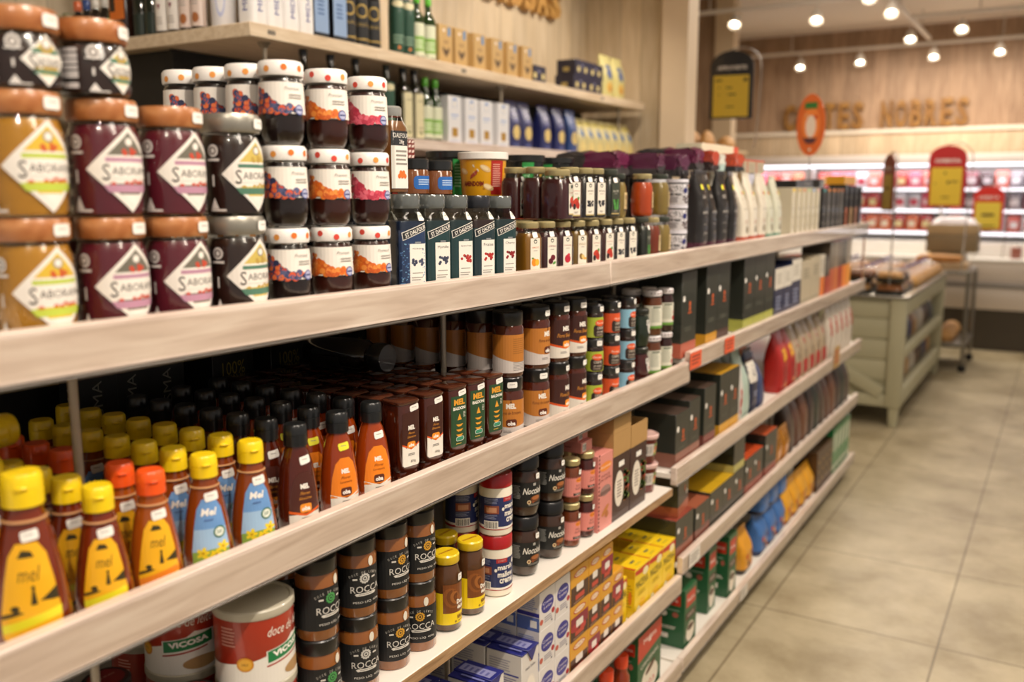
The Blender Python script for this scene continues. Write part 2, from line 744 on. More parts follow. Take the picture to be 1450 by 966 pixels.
POLES_A = [0.735, 1.60]
POLES_B = [2.47, 3.35, 4.25, 5.15]
A = Proto('gondola_shelving', 'shelves')
shelf_parts(A, -0.5, 2.058, z1, SINK['1'])
shelf_parts(A, -0.5, 2.648, z2a, SINK['2'], 0.0615)
shelf_parts(A, -0.5, 2.53, z3a, 0, lip=0)
shelf_parts(A, -0.5, 2.635, z4a, SINK['4'])
shelf_parts(A, -0.5, 2.66, lambda y: 0.135, 0.02)
for y in POLES_A:
    pole(A, y, z2a(y) - .03, z1(y) - .036)
    pole(A, y, z3a(y), z2a(y) - .048)
    pole(A, y, z4a(y) - .03, z3a(y) - .024)
A.part('shade_or_back_panel', MB().box(XB - .02, XB, -0.5, 2.66, 0.0, 1.42, SHADE_BLACK))  # added dark sheet stands in for the shade inside the open gondola
A.part('plinth', MB().box(XB, -1.03, -0.5, 2.66, 0.0, 0.075, M('#6a6152', .6)))
B = A
YE = 5.46
ZB = {1: 1.4625, 2: 1.146, 3: 0.803, 4: 0.487, 5: 0.135}
shelf_parts(B, 2.06, YE, lambda y: ZB[1], SINK['1'])
for k, ys in ((2, 2.652), (3, 2.56), (4, 2.64)):
    shelf_parts(B, ys, YE, lambda y, k=k: ZB[k], 0.02, 0.056)
shelf_parts(B, 2.664, YE, lambda y: ZB[5], 0.012, 0.05)
for y in POLES_B:
    if y < 2.6:
        pole(B, y, z2a(y) - .03, 1.426)
    else:
        pole(B, y, ZB[2] - .02, 1.426)
        pole(B, y, ZB[3] - .02, ZB[2] - .038)
        pole(B, y, ZB[4] - .02, ZB[3] - .038)
B.part('shade_or_back_panel', MB().box(XB - .02, XB, 2.664, YE, 0.0, 1.42, SHADE_BLACK))  # same added shade sheet behind the far bay
B.part('plinth', MB().box(XB, -1.03, 2.664, YE, 0.0, 0.075, M('#6a6152', .6)))
put(B, 0, 0, 0, 'long five-level gondola shelving with pale timber lips along the aisle')


def clear_of_pole(x, y, r):
    return all(math.hypot(x - POLE_X, y - p) > r + 0.009 for p in POLES_A + POLES_B)


# ------------------------------------------------------------------ shelf against the wood wall (other side of the gondola)
W = Proto('wall_shelving', 'shelves')
UT, UM = 2.194, 1.853
UX = -2.40
W.part('shelf_board', MB().box(-3.55, UX, 2.29, 2.948, UT - .046, UT, WOOD_SHELF, .002).box(-2.868, UX, 2.948, 5.655, UT - .046, UT, WOOD_SHELF, .002))
W.part('shelf_board', MB().box(-2.868, UX, 2.32, 5.655, UM - .044, UM, WOOD_LIP, .002))
W.part('shelf_board', MB().box(-2.868, UX, 2.32, 5.655, 1.42, 1.46, WOOD_LIP, .002))
W.part('shade_or_back_panel', MB().box(-2.869, -2.855, 2.34, 5.65, 0.1, 2.146, SHADE_BLACK), label='black sheet standing in for shade behind the bottles')  # black sheet added where the wall only lies in shadow
for y in (2.42, 4.0, 5.4):
    W.part('pole', MB().tube([(-2.47, y, UM), (-2.47, y, UT - .046)], .009, M('#a79b88', .4, metal=.5), 10).loft([(UT - .064, .012), (UT - .046, .024)], M('#a79b88', .4, metal=.5), 14, off=(-2.47, y)))
    W.part('pole', MB().tube([(-2.47, y, 1.46), (-2.47, y, UM - .044)], .009, M('#a79b88', .4, metal=.5), 10))
W.part('shade_or_end_panel', MB().box(-3.5, -2.87, 2.36, 2.38, 0.0, 2.147, SHADE_BLACK))  # added black sheet for the shade under the board's near end
for y in (2.37, 3.55, 5.0):
    W.part('shelf_plate', MB().box(UX, UX + .0015, y, y + .035, UT - .03, UT - .016, M('#7d7468', .4)), label='small grey plate on the shelf edge')
W.part('base', MB().box(-2.868, UX + .01, 2.34, 5.655, 0, 0.1, M('#6a6152', .6)))
put(W, 0, 0, 0, 'timber wall shelving with thick pale boards, fixed to the plank wall behind')

# ================================================================== PRODUCTS: helpers
STICK = M('#efece4', 0.5)


def sticker(P, mp, u, v, w=0.017, h=0.012, col='#efece4', rot=0.0):
    d = Dec(mp, du=0.006, base=0.0011)
    c, s = math.cos(rot), math.sin(rot)
    pts = []
    for a, b in ((-1, -.6), (-.85, -1), (.85, -1), (1, -.6), (1, .6), (.85, 1), (-.85, 1), (-1, .6)):
        x, y = a * w / 2, b * h / 2
        pts.append((u + x * c - y * s, v + x * s + y * c))
    d.poly(pts, M(col, .5))
    d.rect(u - w * .28, v + h * .05, u + w * .22, v + h * .13, M('#8a867e', .6))
    P.part('price_sticker', d.mb)


def jar_shell(P, prof, content, fill, lid_prof, lid_mat, seg=28, glass='#f4f6f4', inset=0.0016, crough=.3, name='jar', lidname='lid', coat=0.5, sss=0.0):
    """clear jar with its filling and its lid"""
    jar = P.part(name, MB().loft(prof, glass_mat(glass), seg))
    cp = []
    z0 = prof[0][0] + 0.003
    zs = [z0] + [p[0] for p in prof[1:] if p[0] < fill] + [fill]
    for z in zs:
        q = prof_at(prof, z)
        if len(q) == 1:
            cp.append((z, q[0] - inset))
        else:
            cp.append((z, q[0] - inset, q[1] - inset, q[2]))
    P.part('filling', MB().loft(cp, M(content, crough, coat=coat, mottle=.12, bscale=70, sss=sss), seg), parent=jar)
    P.part(lidname, MB().loft(lid_prof, lid_mat, seg))
    return jar


def lidp(z0, r, h, n=2, skirt=0.001):
    if n == 2:
        return [(z0, r), (z0 + h * .15, r + skirt), (z0 + h * .8, r + skirt), (z0 + h, r - .0022)]
    return [(z0, r, r, n), (z0 + h * .15, r + skirt, r + skirt, n), (z0 + h * .8, r + skirt, r + skirt, n), (z0 + h, r - .0022, r - .0022, n)]


# ---- squat glass jar with a diamond label
def diamond_jar(content, lid, h=0.140, r=0.0425, art='yellow', lidmat=None):
    P = Proto('jam_jar', 'jar')
    q = h - 0.026
    prof = [(0, r - .006), (.004, r - .001), (.01, r), (q - .018, r), (q - .006, r - .004), (q, r - .0065), (q + .006, r - .0065)]
    lm = lidmat or wood_mat('copper_lid', '#8a4a22', '#a96a3a', '#c48a58', scale=(1, 1, 1), rough=0.35, coat=0.3, grain=26)
    jar_shell(P, prof, content, q - .005, [(q, r - .003), (q + .003, r - .001), (q + .02, r - .001), (q + .0255, r - .0035)], lm)
    mp = round_map(r)
    d = Dec(mp, du=.006)
    cu, cv, a = 0.006, q * .5, q * .45
    ink = M('#3c3530', .5)
    pw = paper('#ece6dc')
    d.poly([(cu - a * 1.0, cv), (cu, cv - a), (cu + a * 1.0, cv), (cu, cv + a)], pw)
    k = {'yellow': ('#d9b63c', '#b9c94a', '#c65a2c'), 'purple': ('#6f6b5e', '#b98aa0', '#c24a34'), 'choc': ('#cdb65e', '#4f7a64', '#b89a48')}[art]
    b = a * .86
    t = .10
    d.poly([(cu - b * .62, cv + b * .38), (cu + b * .62, cv + b * .38), (cu, cv + b)], paper(k[0]))
    d.rect(cu - b * .66, cv + b * t + .0045, cu + b * .66, cv + b * t + .0095, paper(k[1]))
    d.poly([(cu - b * .62, cv - b * .38), (cu, cv - b), (cu + b * .62, cv - b * .38)], paper(k[0]))
    d.poly([(cu - b * .75, cv - b * .42), (cu + b * .75, cv - b * .42), (cu + b * .6, cv - b * .62), (cu - b * .6, cv - b * .62)], paper(k[1]))
    d.poly([(cu - b * .32, cv - b * .68), (cu, cv - b), (cu + b * .32, cv - b * .68)], pw)
    rnd = random.Random(3)
    for _ in range(7):
        d.ell(cu + rnd.uniform(-.3, .3) * b, cv + b * rnd.uniform(.42, .55), .003, .0028, M(k[2], .5), up=False)
        d.ell(cu + rnd.uniform(-.5, .5) * b, cv - b * rnd.uniform(.30, .40), .003, .002, M(k[2], .5), up=False)
    d.ell(cu, cv + b * .74, .0062, .0062, M('#8f8a80', .5)); d.ell(cu, cv + b * .74, .0044, .0044, pw)
    d.rect(cu - a * .7, cv - b * .25, cu + a * .7, cv + b * .13, pw)
    d.text('S', cu - a * .56, cv - .0035, .0085, ink, h=.019)
    d.text('ABORAMA', cu + a * .12, cv - .002, a * 1.12, ink, h=.0095)
    # round seal and small print on the glass
    su = cu - a * 1.22
    wl = M('#ddd8d2', .5)
    d.ell(su, cv + a * .62, .0078, .0085, wl); d.ell(su, cv + a * .62, .0052, .0056, M('#6d625c', .5)); d.ell(su, cv + a * .62, .003, .0034, wl)
    d.rect(su - .009, cv + a * .35, su + .009, cv + a * .41, wl)
    d.rect(su - .002, cv - a * .32, su + .0005, cv - a * .02, wl)
    d.poly([(su - .006, cv - a * .92), (su + .006, cv - a * .92), (su, cv - a * .62)], wl)
    d.rect(su - .006, cv - a * .98, su + .016, cv - a * .93, wl)
    s2 = su - .026
    for v0, v1 in ((.62, .78), (.34, .56), (.12, .30), (-.10, .06), (-.45, -.16), (-.85, -.62)):
        d.rrect(s2 - .009, cv + a * v0, s2 + .009, cv + a * v1, .0015, M('#cfc9c6', .5))
    P.part('label', d.mb)
    sticker(P, round_map(r - .0005), .016, q + .0125, .024, .014)
    return P


# ---- round jar with white fruit label
def fruit_jar(art):
    P = Proto('jam_jar', 'jar')
    prof = [(0, .022), (.003, .026), (.012, .0315), (.028, .0342), (.048, .0338), (.09, .0322), (.097, .029), (.1, .0285)]
    dark = {'mix': '#1d0d0c', 'apricot': '#3a130a', 'raspberry': '#320c0c'}[art]
    lid = M('#f2eee8', .35, coat=.3)
    jar_shell(P, prof, dark, .0965, lidp(.0995, .0325, .0213), lid)
    mp = front_map(prof)
    mp = lambda u, v, off: (lambda r: (r * math.cos(u / .033), r * math.sin(u / .033), v))(prof_at(prof, v)[0] + off)
    d = Dec(mp, du=.006, dv=.02)
    pw = paper('#efe9df')
    d.rect(-.085, .045, .032, .09, pw)
    rnd = random.Random(hash_s(art))
    cols = {'mix': ['#d8562c', '#3c4468', '#55597e', '#cf4a32', '#2c3152', '#e0703a'], 'apricot': ['#e07a28', '#d9681e', '#ea8e3c', '#c9581a'], 'raspberry': ['#d0485a', '#b8324a', '#e0687a', '#c23c50']}[art]
    d.berries(-.062, .047, -.018, .084, cols, 120, .0042, rnd, tri=1)
    d.berries(-.05, .047, .004, .056, cols, 40, .004, rnd, tri=0)
    g = M('#8d8a86', .5)
    d.text('Premium', -.006, .081, .024, g, shear=.3)
    d.lines(-.012, .066, .012, .074, 2, M('#b0aca4', .5))
    d.ell(.004, .051, .0078, .0078, M('#4b548c', .4), n=18); d.ell(.004, .051, .0062, .0062, M('#aeb2cf', .4)); d.rect(-.0015, .0498, .0095, .0522, M('#3c4478', .4))
    P.part('label', d.mb)
    l = Dec(round_map(.0335), du=.006)
    for k in range(4):
        a = -.07 + k * .026
        l.ell(a, .109 + rnd.uniform(-.003, .003), .0046, .0046, M(rnd.choice(['#e2782e', '#d4483a', '#e69a4a']), .4))
    P.part('lid_print', l.mb)
    return P


def hash_s(s):
    return sum(ord(c) * (i + 7) for i, c in enumerate(s)) % 9973


# ---- tall square jar with a slanted banner
def banner_jar(kind):
    P = Proto('preserve_jar', 'jar')
    r = .0295
    prof = [(0, r - .004, r - .004, 5), (.004, r, r, 5), (.125, r, r, 5), (.138, r - .003, r - .003, 3.5), (.143, .025, .025, 2), (.152, .025, .025, 2)]
    cont = {'blue': '#16243c', 'teal': '#142a2e', 'dark': '#2b1512'}[kind[0]]
    lidm = M('#6f7472', .16, metal=.35, coat=.9) if kind[1] == 'c' else M('#22242a', .3, coat=.4)
    jar_shell(P, prof, cont, .128, [(.15, .0262), (.152, .0272), (.171, .0272), (.175, .0255)], lidm, seg=32)
    d = Dec(front_map(prof), du=.008)
    body = {'blue': '#22365a', 'teal': '#1d3a3c', 'dark': '#1d3238'}[kind[0]]
    d.rect(-.0275, .006, .0275, .112, M(body, .4, coat=.4))
    rnd = random.Random(5)
    if kind[0] == 'blue':
        for _ in range(150):
            d.ell(rnd.uniform(-.026, .026), rnd.uniform(.008, .09), .0014, .0012, M(rnd.choice(['#6f9ab8', '#4a6f9c']), .4), n=6, up=False)
    w = M('#e8e4da', .45)
    k = M('#202226', .45)
    d.poly([(-.022, .094), (.026, .112), (.026, .126), (-.024, .108)], w)
    d.poly([(-.021, .0955), (.026, .1132), (.026, .1245), (-.0228, .1072)], k)
    d.text('ST DALFOUR', .004, .1105, .046, w, h=.0075, rot=.36, bold=.02)
    d.rect(-.009, .018, .0245, .088, w)
    d.text({'b': 'Wild Blueberry', 'm': 'Myrtille', 'q': 'Quatre Fruits', 'f': 'Fraise', 'c': 'Cherry'}[kind[2]], .008, .079, .024, k, maxh=.006)
    cc = {'b': ['#3a4058', '#50586e'], 'm': ['#3a3f52', '#565c70'], 'q': ['#a83030', '#5a3038', '#c04a3a'], 'f': ['#b22c28', '#8e2a2c'], 'c': ['#8c2226', '#5e2024']}[kind[2]]
    for _ in range(14):
        d.ell(.008 + rnd.uniform(-.011, .011), .055 + rnd.uniform(-.006, .006), .003, .0028, M(rnd.choice(cc), .4), n=8, up=False)
    d.lines(-.004, .034, .018, .038, 1, M('#9a968e', .5)); d.lines(-.006, .022, .018, .03, 2, M('#9a968e', .5))
    d.rect(.002, .089, .014, .0915, M('#8b8f92', .5))
    P.part('label', d.mb)
    sticker(P, front_map(prof), .017, .136, .014, .015)
    return P


# ---- narrow-label jar with gold lid
def strip_jar(content, title, tcol, art, lid='gold', small=False):
    P = Proto('jam_jar', 'jar')
    r = .0262
    h = .120
    prof = [(0, r - .004, r - .004, 3.6), (.004, r, r, 3.6), (h - .034, r, r, 3.6), (h - .022, r - .004, r - .004, 2.6), (h - .015, r - .005, r - .005, 2), (h - .01, r - .005, r - .005, 2)]
    lm = gold() if lid == 'gold' else M('#3b4038', .4, coat=.3)
    jar_shell(P, prof, content, h - .024, lidp(h - .013, r - .0045, .014), lm, seg=24)
    d = Dec(front_map(prof), du=.007)
    lab = paper('#e9e2d2') if lid == 'gold' else M('#3f4438', .45)
    d.rect(-.0125, .008, .0125, .086, lab)
    d.rect(-.0125, .008, .0125, .011, M('#b9a46a', .5))
    dk = M('#33403a', .5)
    d.ell(0, .079, .0046, .0046, dk); d.ell(0, .0785, .003, .0022, lab)
    d.text(title, 0, .066, .019, M(tcol, .5), maxh=.005)
    d.lines(-.005, .058, .006, .0605, 1, M('#98928a', .5))
    rnd = random.Random(hash_s(title))
    if art == 'orange':
        d.ell(-.003, .034, .007, .0085, M('#e08a24', .4)); d.ell(.005, .034, .0055, .0075, M('#e8b03a', .4)); d.ell(-.007, .043, .003, .002, M('#5c8a3c', .4))
    elif art == 'cherry':
        d.ell(.002, .041, .0065, .0065, M('#6d1f2a', .35)); d.ell(-.004, .033, .0065, .0065, M('#551a26', .35)); d.ell(.006, .029, .005, .003, M('#5a9a46', .4), rot=.5)
    elif art == 'raspberry':
        d.ell(0, .035, .0085, .0095, M('#b8283a', .4)); d.ell(.003, .044, .004, .0035, M('#c93c4a', .4))
    elif art == 'fig':
        d.ell(-.003, .037, .006, .0075, M('#8a6a34', .4), rot=.4); d.ell(.002, .036, .0045, .006, M('#e2c27a', .4), rot=.4); d.ell(.008, .032, .0045, .003, M('#d9a64a', .4))
    elif art == 'strawberry':
        d.ell(-.001, .042, .0095, .007, M('#c2402c', .4), rot=.6); d.ell(.004, .034, .006, .0095, M('#b0352a', .4), rot=.2); d.ell(-.006, .03, .0045, .007, M('#352426', .4)); d.ell(.006, .049, .003, .004, M('#4e8a3c', .4))
    elif art == 'blackberry':
        for _ in range(16):
            d.ell(rnd.uniform(-.008, .008), .036 + rnd.uniform(-.006, .006), .0028, .0028, M(rnd.choice(['#26262c', '#3a3a40']), .4), n=8, up=False)
    elif art == 'herb':
        for _ in range(14):
            u = rnd.uniform(-.008, .008)
            d.poly([(u, .02), (u + .002, .02), (u + rnd.uniform(-.003, .004), .045), (u + .001, .046)], M('#5aa04e', .4))
    d.lines(-.006, .014, .006, .019, 2, M('#8f897f', .5))
    P.part('label', d.mb)
    sticker(P, front_map(prof), 0, .093, .013, .012, '#efece4' if art != 'herb' or small else '#efece4', rot=0.05 * (hash_s(title + art) % 5 - 2))
    return P


def round_honey_jar(col, lid='gold', r=.029, h=.117):
    P = Proto('honey_jar', 'jar')
    prof = [(0, r - .006), (.006, r - .001), (.014, r), (h * .45, r + .0015), (h - .034, r - .001), (h - .02, r - .006), (h - .01, r - .006)]
    jar_shell(P, prof, col, h - .022, lidp(h - .013, r - .0055, .014), gold() if lid == 'gold' else M('#4a5048', .35, metal=.5), sss=.0)
    d = Dec(lambda u, v, off: round_map(r, lambda z: prof_at(prof, z)[0])(u, v, off), du=.006)
    d.rect(-.006, .022, .022, .068, paper('#d8bd8a')); d.rect(-.006, .022, .022, .025, M('#3d3a34', .5))
    d.lines(-.002, .05, .017, .062, 4, M('#9a8058', .5)); d.text('MEL', .009, .034, .013, M('#6a5232', .5))
    d.lines(-.002, .026, .012, .028, 1, M('#6a5232', .5))
    d.ell(.030, .045, .0075, .0135, M('#c8b890', .45)); d.ell(.030, .045, .0045, .009, M('#4a5a34', .45))
    P.part('label', d.mb)
    return P


def news_tin():
    P = Proto('tin', 'tin')
    r, h = .032, .075
    P.part('can', MB().loft([(0, r - .001), (.002, r), (h - .014, r)], M('#dedce0', .35, coat=.3), 28))
    P.part('rim', MB().loft([(h - .0138, r - .001), (h - .010, r - .001)], M('#1b1b1e', .4), 28))
    P.part('lid', MB().loft([(h - .0098, r + .001), (h - .001, r + .001), (h, r - .001)], M('#dcdbe4', .3, coat=.4), 28))
    d = Dec(round_map(r), du=.006)
    k = M('#1f1f24', .5)
    rnd = random.Random(11)
    for _ in range(70):
        u, v = rnd.uniform(-.05, .012), rnd.uniform(.035, .066)
        d.rect(u, v - .008, u + rnd.uniform(.001, .004), v - .008 + rnd.uniform(.001, .003), k); d.off -= d.step
    d.text('MIND YOUR', .030, .055, .032, k, h=.006, bold=.03); d.text('FREE', .030, .047, .022, k, h=.007, bold=.03)
    d.text('NEWS FRESH', -.028, .030, .044, k, h=.007, bold=.03)
    d.ell(.008, .042, .0085, .0085, M('#2c2f6b', .4), n=18)
    for _ in range(26):
        d.ell(rnd.uniform(-.004, .034), rnd.uniform(.006, .026), .003, .0026, M(rnd.choice(['#3a3038', '#6a4a4a', '#1f1f24', '#8a6a62']), .4), n=7, up=False)
    d.lines(-.048, .006, -.01, .024, 6, M('#77767c', .5))
    d.lines(.02, .03, .046, .046, 5, M('#77767c', .5))
    P.part('label', d.mb)
    return P


# ---- boxes and bags
def carton(name, cat, dx, dy, h, col, draw=None, bev=.0008, m=None):
    """front +X, width dy, depth dx"""
    P = Proto(name, cat)
    P.part('carton', MB().box(-dx / 2, dx / 2, -dy / 2, dy / 2, 0, h, m or paper(col), bev))
    if draw:
        f, s, t = Dec(plane_front(dx / 2)), Dec(plane_side(dy / 2)), Dec(plane_top(h))
        draw(f, s, t)
        for nm_, q in (('front_print', f), ('side_print', s), ('top_print', t)):
            if q.mb.f:
                P.part(nm_, q.mb)
    return P


def bag(name, cat, dx, dy, h, col, foot=None, seed=1, draw=None, slump=0.0, rough=.38, crimp=None, bulge=1.0, metal=0.0):
    """stand-up pouch: full at the foot, pinched flat at the top, with a real fold"""
    P = Proto(name, cat)
    rnd = random.Random(seed)
    m = M(col, rough, coat=.35, bump=.5, bscale=28, metal=metal)
    prof = []
    rows = 16
    for k in range(rows + 1):
        t = k / rows
        hx = dx / 2 * (min(1, .86 + t * 1.2) * (1 - max(0, (t - .52) / .48) ** 1.35 * .93)) * bulge
        hy = dy / 2 * (.96 + .04 * math.sin(t * 5 + seed))
        prof.append((t * h, max(hx, .0022), hy, 4.6 if t < .8 else 3.6))
    fr = int(rows * .14) if foot else 0
    mb = MB()
    if foot:
        mb.loft(prof[:fr + 1], M(foot, rough, coat=.35), 26, cap=(True, False))
        mb.loft(prof[fr:], m, 26, cap=(False, True))
    else:
        mb.loft(prof, m, 26)
    out = []
    for x, y, z in mb.v:
        t = z / h
        w = .0016 * math.sin(z * 160 + seed) * math.sin(y * 130 + seed * 2) * (.3 + t)
        out.append((x + w + slump * t * t * h, y + .002 * math.sin(z * 70 + seed * 3) * t, z))
    mb.v = out
    P.part('pouch', mb)
    pf = prof
    def mp(u, v, off):
        p = prof_at(pf, v)
        t = min(abs(u) / p[1], .98)
        x = p[0] * (1 - t ** p[2]) ** (1 / p[2])
        tt = v / h
        w = .0016 * math.sin(v * 160 + seed) * math.sin(u * 130 + seed * 2) * (.3 + tt)
        return (x + w + off + .0006 + slump * tt * tt * h, u + .002 * math.sin(v * 70 + seed * 3) * tt, v)
    if draw:
        d = Dec(mp, du=.008, dv=.012)
        draw(d)
        if d.mb.f:
            P.part('print', d.mb)
    c = MB().box(-.0025 + slump * h, .0025 + slump * h, -dy / 2 * .95, dy / 2 * .95, h - .001, h + .012, M(crimp or col, rough, coat=.3, metal=metal), .0006)
    P.part('top_seal', c)
    return P


def lying_bag(col, w, l, t, seed, band=None, edge=None):
    """a brick pack lying on its side, long axis along X"""
    P = Proto('coffee_pack', 'coffee pack')
    rnd = random.Random(seed)
    bm = bmesh.new()
    bmesh.ops.create_cube(bm, size=1)
    bmesh.ops.subdivide_edges(bm, edges=list(bm.edges), cuts=5, use_grid_fill=True)
    bmesh.ops.bevel(bm, geom=[e for e in bm.edges if e.calc_face_angle(0) > 1], offset=.04, segments=2, affect='EDGES')
    for v in bm.verts:
        x, y, z = v.co
        s = 1 - .10 * (abs(x) * 2) ** 3
        q = .0065 * math.sin(x * 9 + seed) * math.cos(y * 8 + seed) + .0035 * math.sin(x * 27 + y * 19 + z * 11 + seed)
        v.co = Vector((x * l + q, y * w * s + q, (z + .5) * t * (.93 + .07 * s) + q * (1 if z > 0 else 0)))
    mb = MB()
    s0 = len(mb.v)
    bm.verts.index_update()
    for v in bm.verts:
        mb.v.append(tuple(v.co))
    ma, mb_ = M(col, .3, coat=.4, bump=.4, bscale=40), M(band or col, .3, coat=.4, bump=.4, bscale=40)
    me_ = M(edge or col, .3, coat=.4)
    for f in bm.faces:
        c = f.calc_center_median()
        use = mb_ if (band and (c.z < t * (.42 + .12 * math.sin(c.y * 90 + seed)) or c.x < l * .02)) else (me_ if (edge and c.x > l * .47) else ma)
        mb.face(tuple(v.index for v in f.verts), use)
    bm.free()
    P.part('wrapper', mb)
    P.part('end_fold', MB().box(l / 2 - .001, l / 2 + .003, -w * .42, w * .42, t * .44, t * .52, ma, .0008))
    return P


# ---- bottles
def wine_bottle(name, cat, glass, label, r=.034, h=.27, cap='#1c1c1a', draw=None, neck=.0135, shoulder=.62, lh=(.12, .5), square=2):
    P = Proto(name, cat)
    n = square
    sh = h * shoulder
    prof = [(0, r - .003, r - .003, n), (.004, r, r, n), (sh, r, r, n), (sh + h * .07, r * .72, r * .72, 2), (sh + h * .13, neck, neck, 2), (h - .03, neck, neck, 2)]
    P.part('bottle', MB().loft(prof, M(glass, .12, coat=.8), 24))
    P.part('cap', MB().loft([(h - .038, neck + .001), (h - .036, neck + .002), (h - .003, neck + .002), (h, neck)], plastic(cap), 18))
    mp = front_map(prof) if n > 2.5 else round_map(r)
    d = Dec(mp, du=.007)
    w = r * .95 if n > 2.5 else r * 1.5
    d.rect(-w, h * lh[0], w, h * lh[1], paper(label))
    if draw:
        draw(d, w, h * lh[0], h * lh[1])
    P.part('label', d.mb)
    return P


def squeeze_bottle(kind, scale=1.0):
    """honey squeeze bottle: oval, widest at the foot"""
    P = Proto('honey_bottle', 'bottle')
    s = scale
    hx, hy = .026, .0335
    if kind.startswith('oba'):
        prof = [(0, .022, .029, 2.3), (.006, .026, .0335, 2.3), (.03, .026, .034, 2.3), (.07, .025, .0315, 2.2), (.105, .022, .0265, 2.1), (.128, .0185, .0195, 2), (.134, .0165, .0165, 2), (.138, .0165, .0165, 2)]
        zc, rc, hc = .138, .019, .034
    else:
        prof = [(0, .022, .031, 2.4), (.006, .026, .0355, 2.4), (.03, .026, .036, 2.3), (.07, .0245, .031, 2.2), (.105, .0205, .0245, 2.1), (.122, .018, .0205, 2), (.132, .0165, .017, 2), (.138, .0165, .0165, 2)]
        zc, rc, hc = .138, .0195, .032
    prof = [(z * s, a * s, b * s, n) for z, a, b, n in prof]
    amber = {'mel': '#8c3410', 'melo': '#c05e14', 'blue': '#a04a14', 'oba1': '#5e1f0c', 'oba2': '#a8400e', 'oba3': '#b8480c'}[kind]
    m = M(amber, .12, coat=.9, trans=.35)
    P.part('bottle', MB().loft(prof, m, 30))
    if not kind.startswith('oba'):
        P.part('neck_ring', MB().loft([(.1225 * s, .0195 * s), (.124 * s, .0215 * s), (.1255 * s, .0195 * s)], M('#b98a60', .25, coat=.6), 22))
    capc = {'mel': '#f2cf16', 'melo': '#f0581a', 'blue': '#f2cf16'}.get(kind, '#17191a')
    cm = M(capc, .32, coat=.35)
    zc, rc, hc = zc * s, rc * s, hc * s
    cap = P.part('cap', MB().loft([(zc, rc), (zc + hc * .48, rc), (zc + hc * .49, rc - .0006), (zc + hc * .53, rc - .0006), (zc + hc * .54, rc), (zc + hc * .9, rc - .0008), (zc + hc, rc - .003)], cm, 26))
    if not kind.startswith('oba'):
        P.part('thumb_tab', MB().box(rc - .002, rc + .0025, -.006, .006, zc + hc * .56, zc + hc * .66, cm, .001), parent=cap)
    d = Dec(front_map(prof), du=.005, dv=.012)
    if kind in ('mel', 'melo'):
        Y = paper('#f2b51c')
        pts = [(-.026, .012), (-.02, .0065), (.02, .0065), (.026, .012), (.0265, .03), (.0215, .066), (.0165, .092), (.0095, .104), (-.0095, .104), (-.0165, .092), (-.0215, .066), (-.0265, .03)]
        d.poly([(a * s, b * s) for a, b in pts], Y)
        c2 = '#e8e02c' if kind == 'mel' else '#ee8a2a'
        d.poly([(a * s, b * s) for a, b in ((-.0262, .016), (.0262, .028), (.0262, .037), (-.0262, .025))], M(c2, .4, coat=.2))
        k = M('#3a3216', .5)
        d.text('mel', 0, .074 * s, .020 * s, M('#6d5418', .5), h=.015 * s, shear=.2)
        d.poly([(a * s, b * s) for a, b in ((-.009, .09), (.006, .09), (.003, .096), (-.005, .0975))], k)
        d.poly([(a * s, b * s) for a, b in ((-.026, .031), (-.006, .036), (-.012, .0385), (-.026, .035))], k)
        d.poly([(a * s, b * s) for a, b in ((.008, .046), (.0245, .044), (.0235, .058), (.016, .052))], k)
        d.poly([(a * s, b * s) for a, b in ((.0, .043), (.006, .043), (.004, .058), (.002, .058))], k)
        d.ell(.003 * s, .060 * s, .0017 * s, .002 * s, k); d.ell(-.014 * s, .041 * s, .004 * s, .003 * s, k)
        sc = (STICK, .018, .112)
    elif kind == 'blue':
        pts = [(-.025, .012), (.025, .012), (.0255, .03), (.021, .066), (.0165, .09), (.009, .104), (-.009, .104), (-.0165, .09), (-.021, .066), (-.0255, .03)]
        d.poly(pts, M('#6c9ad0', .35, coat=.3))
        d.poly([(-.0255, .03), (.0255, .03), (.0215, .062), (-.0215, .062)], M('#9fc2e2', .35, coat=.3))
        d.poly([(-.025, .012), (.025, .012), (.0252, .034), (-.0252, .03)], M('#8fae4a', .4))
        rnd = random.Random(4)
        for a, b in ((-.012, .028), (.006, .024), (.016, .034), (-.002, .018)):
            for q in range(5):
                t = q * 1.256
                d.ell(a + .005 * math.cos(t), b + .005 * math.sin(t), .004, .0028, M('#f0d22c', .4), n=8, rot=t, up=False)
            d.off += d.step
            d.ell(a, b, .0022, .002, M('#c79a1c', .4), n=8)
        d.text('Mel', -.001, .086, .022, M('#f2eee6', .4), shear=.2, bold=.03)
        d.ell(.012, .056, .0085, .0085, M('#2e6b48', .4), n=18); d.ell(.012, .056, .0065, .0065, M('#e6ecdf', .4)); d.text('SIF', .012, .056, .008, M('#2e6b48', .4))
        d.lines(-.008, .073, .008, .077, 1, M('#5270a8', .5))
    else:
        o = {'oba1': '#4a2016', 'oba2': '#e8801a', 'oba3': '#ee8418'}[kind]
        pts = [(-.026, .03), (.026, .03), (.0225, .064), (.0165, .086), (.008, .096), (-.008, .096), (-.0165, .086), (-.0225, .064)]
        d.poly(pts, paper(o))
        d.poly([(-.022, .009), (.022, .009), (.0255, .014), (.026, .036), (.0, .028), (-.026, .036), (-.0255, .014)], paper('#ece6da'))
        if kind == 'oba1':
            d.poly([(-.026, .033), (.0, .026), (.026, .033), (.026, .037), (.0, .030), (-.026, .037)], M('#e0621e', .4))
        d.text('MEL', 0, .074, .015, M('#f2ede2', .4), h=.008, bold=.05)
        ink = M('#e09a3c', .4) if kind == 'oba1' else M('#6a2e14', .4)
        d.text('Flores', 0, .063, .017, ink, maxh=.006, shear=.3)
        d.text('Silvestres' if kind == 'oba1' else 'Laranjeira', 0, .055, .022, ink, maxh=.006, shear=.3)
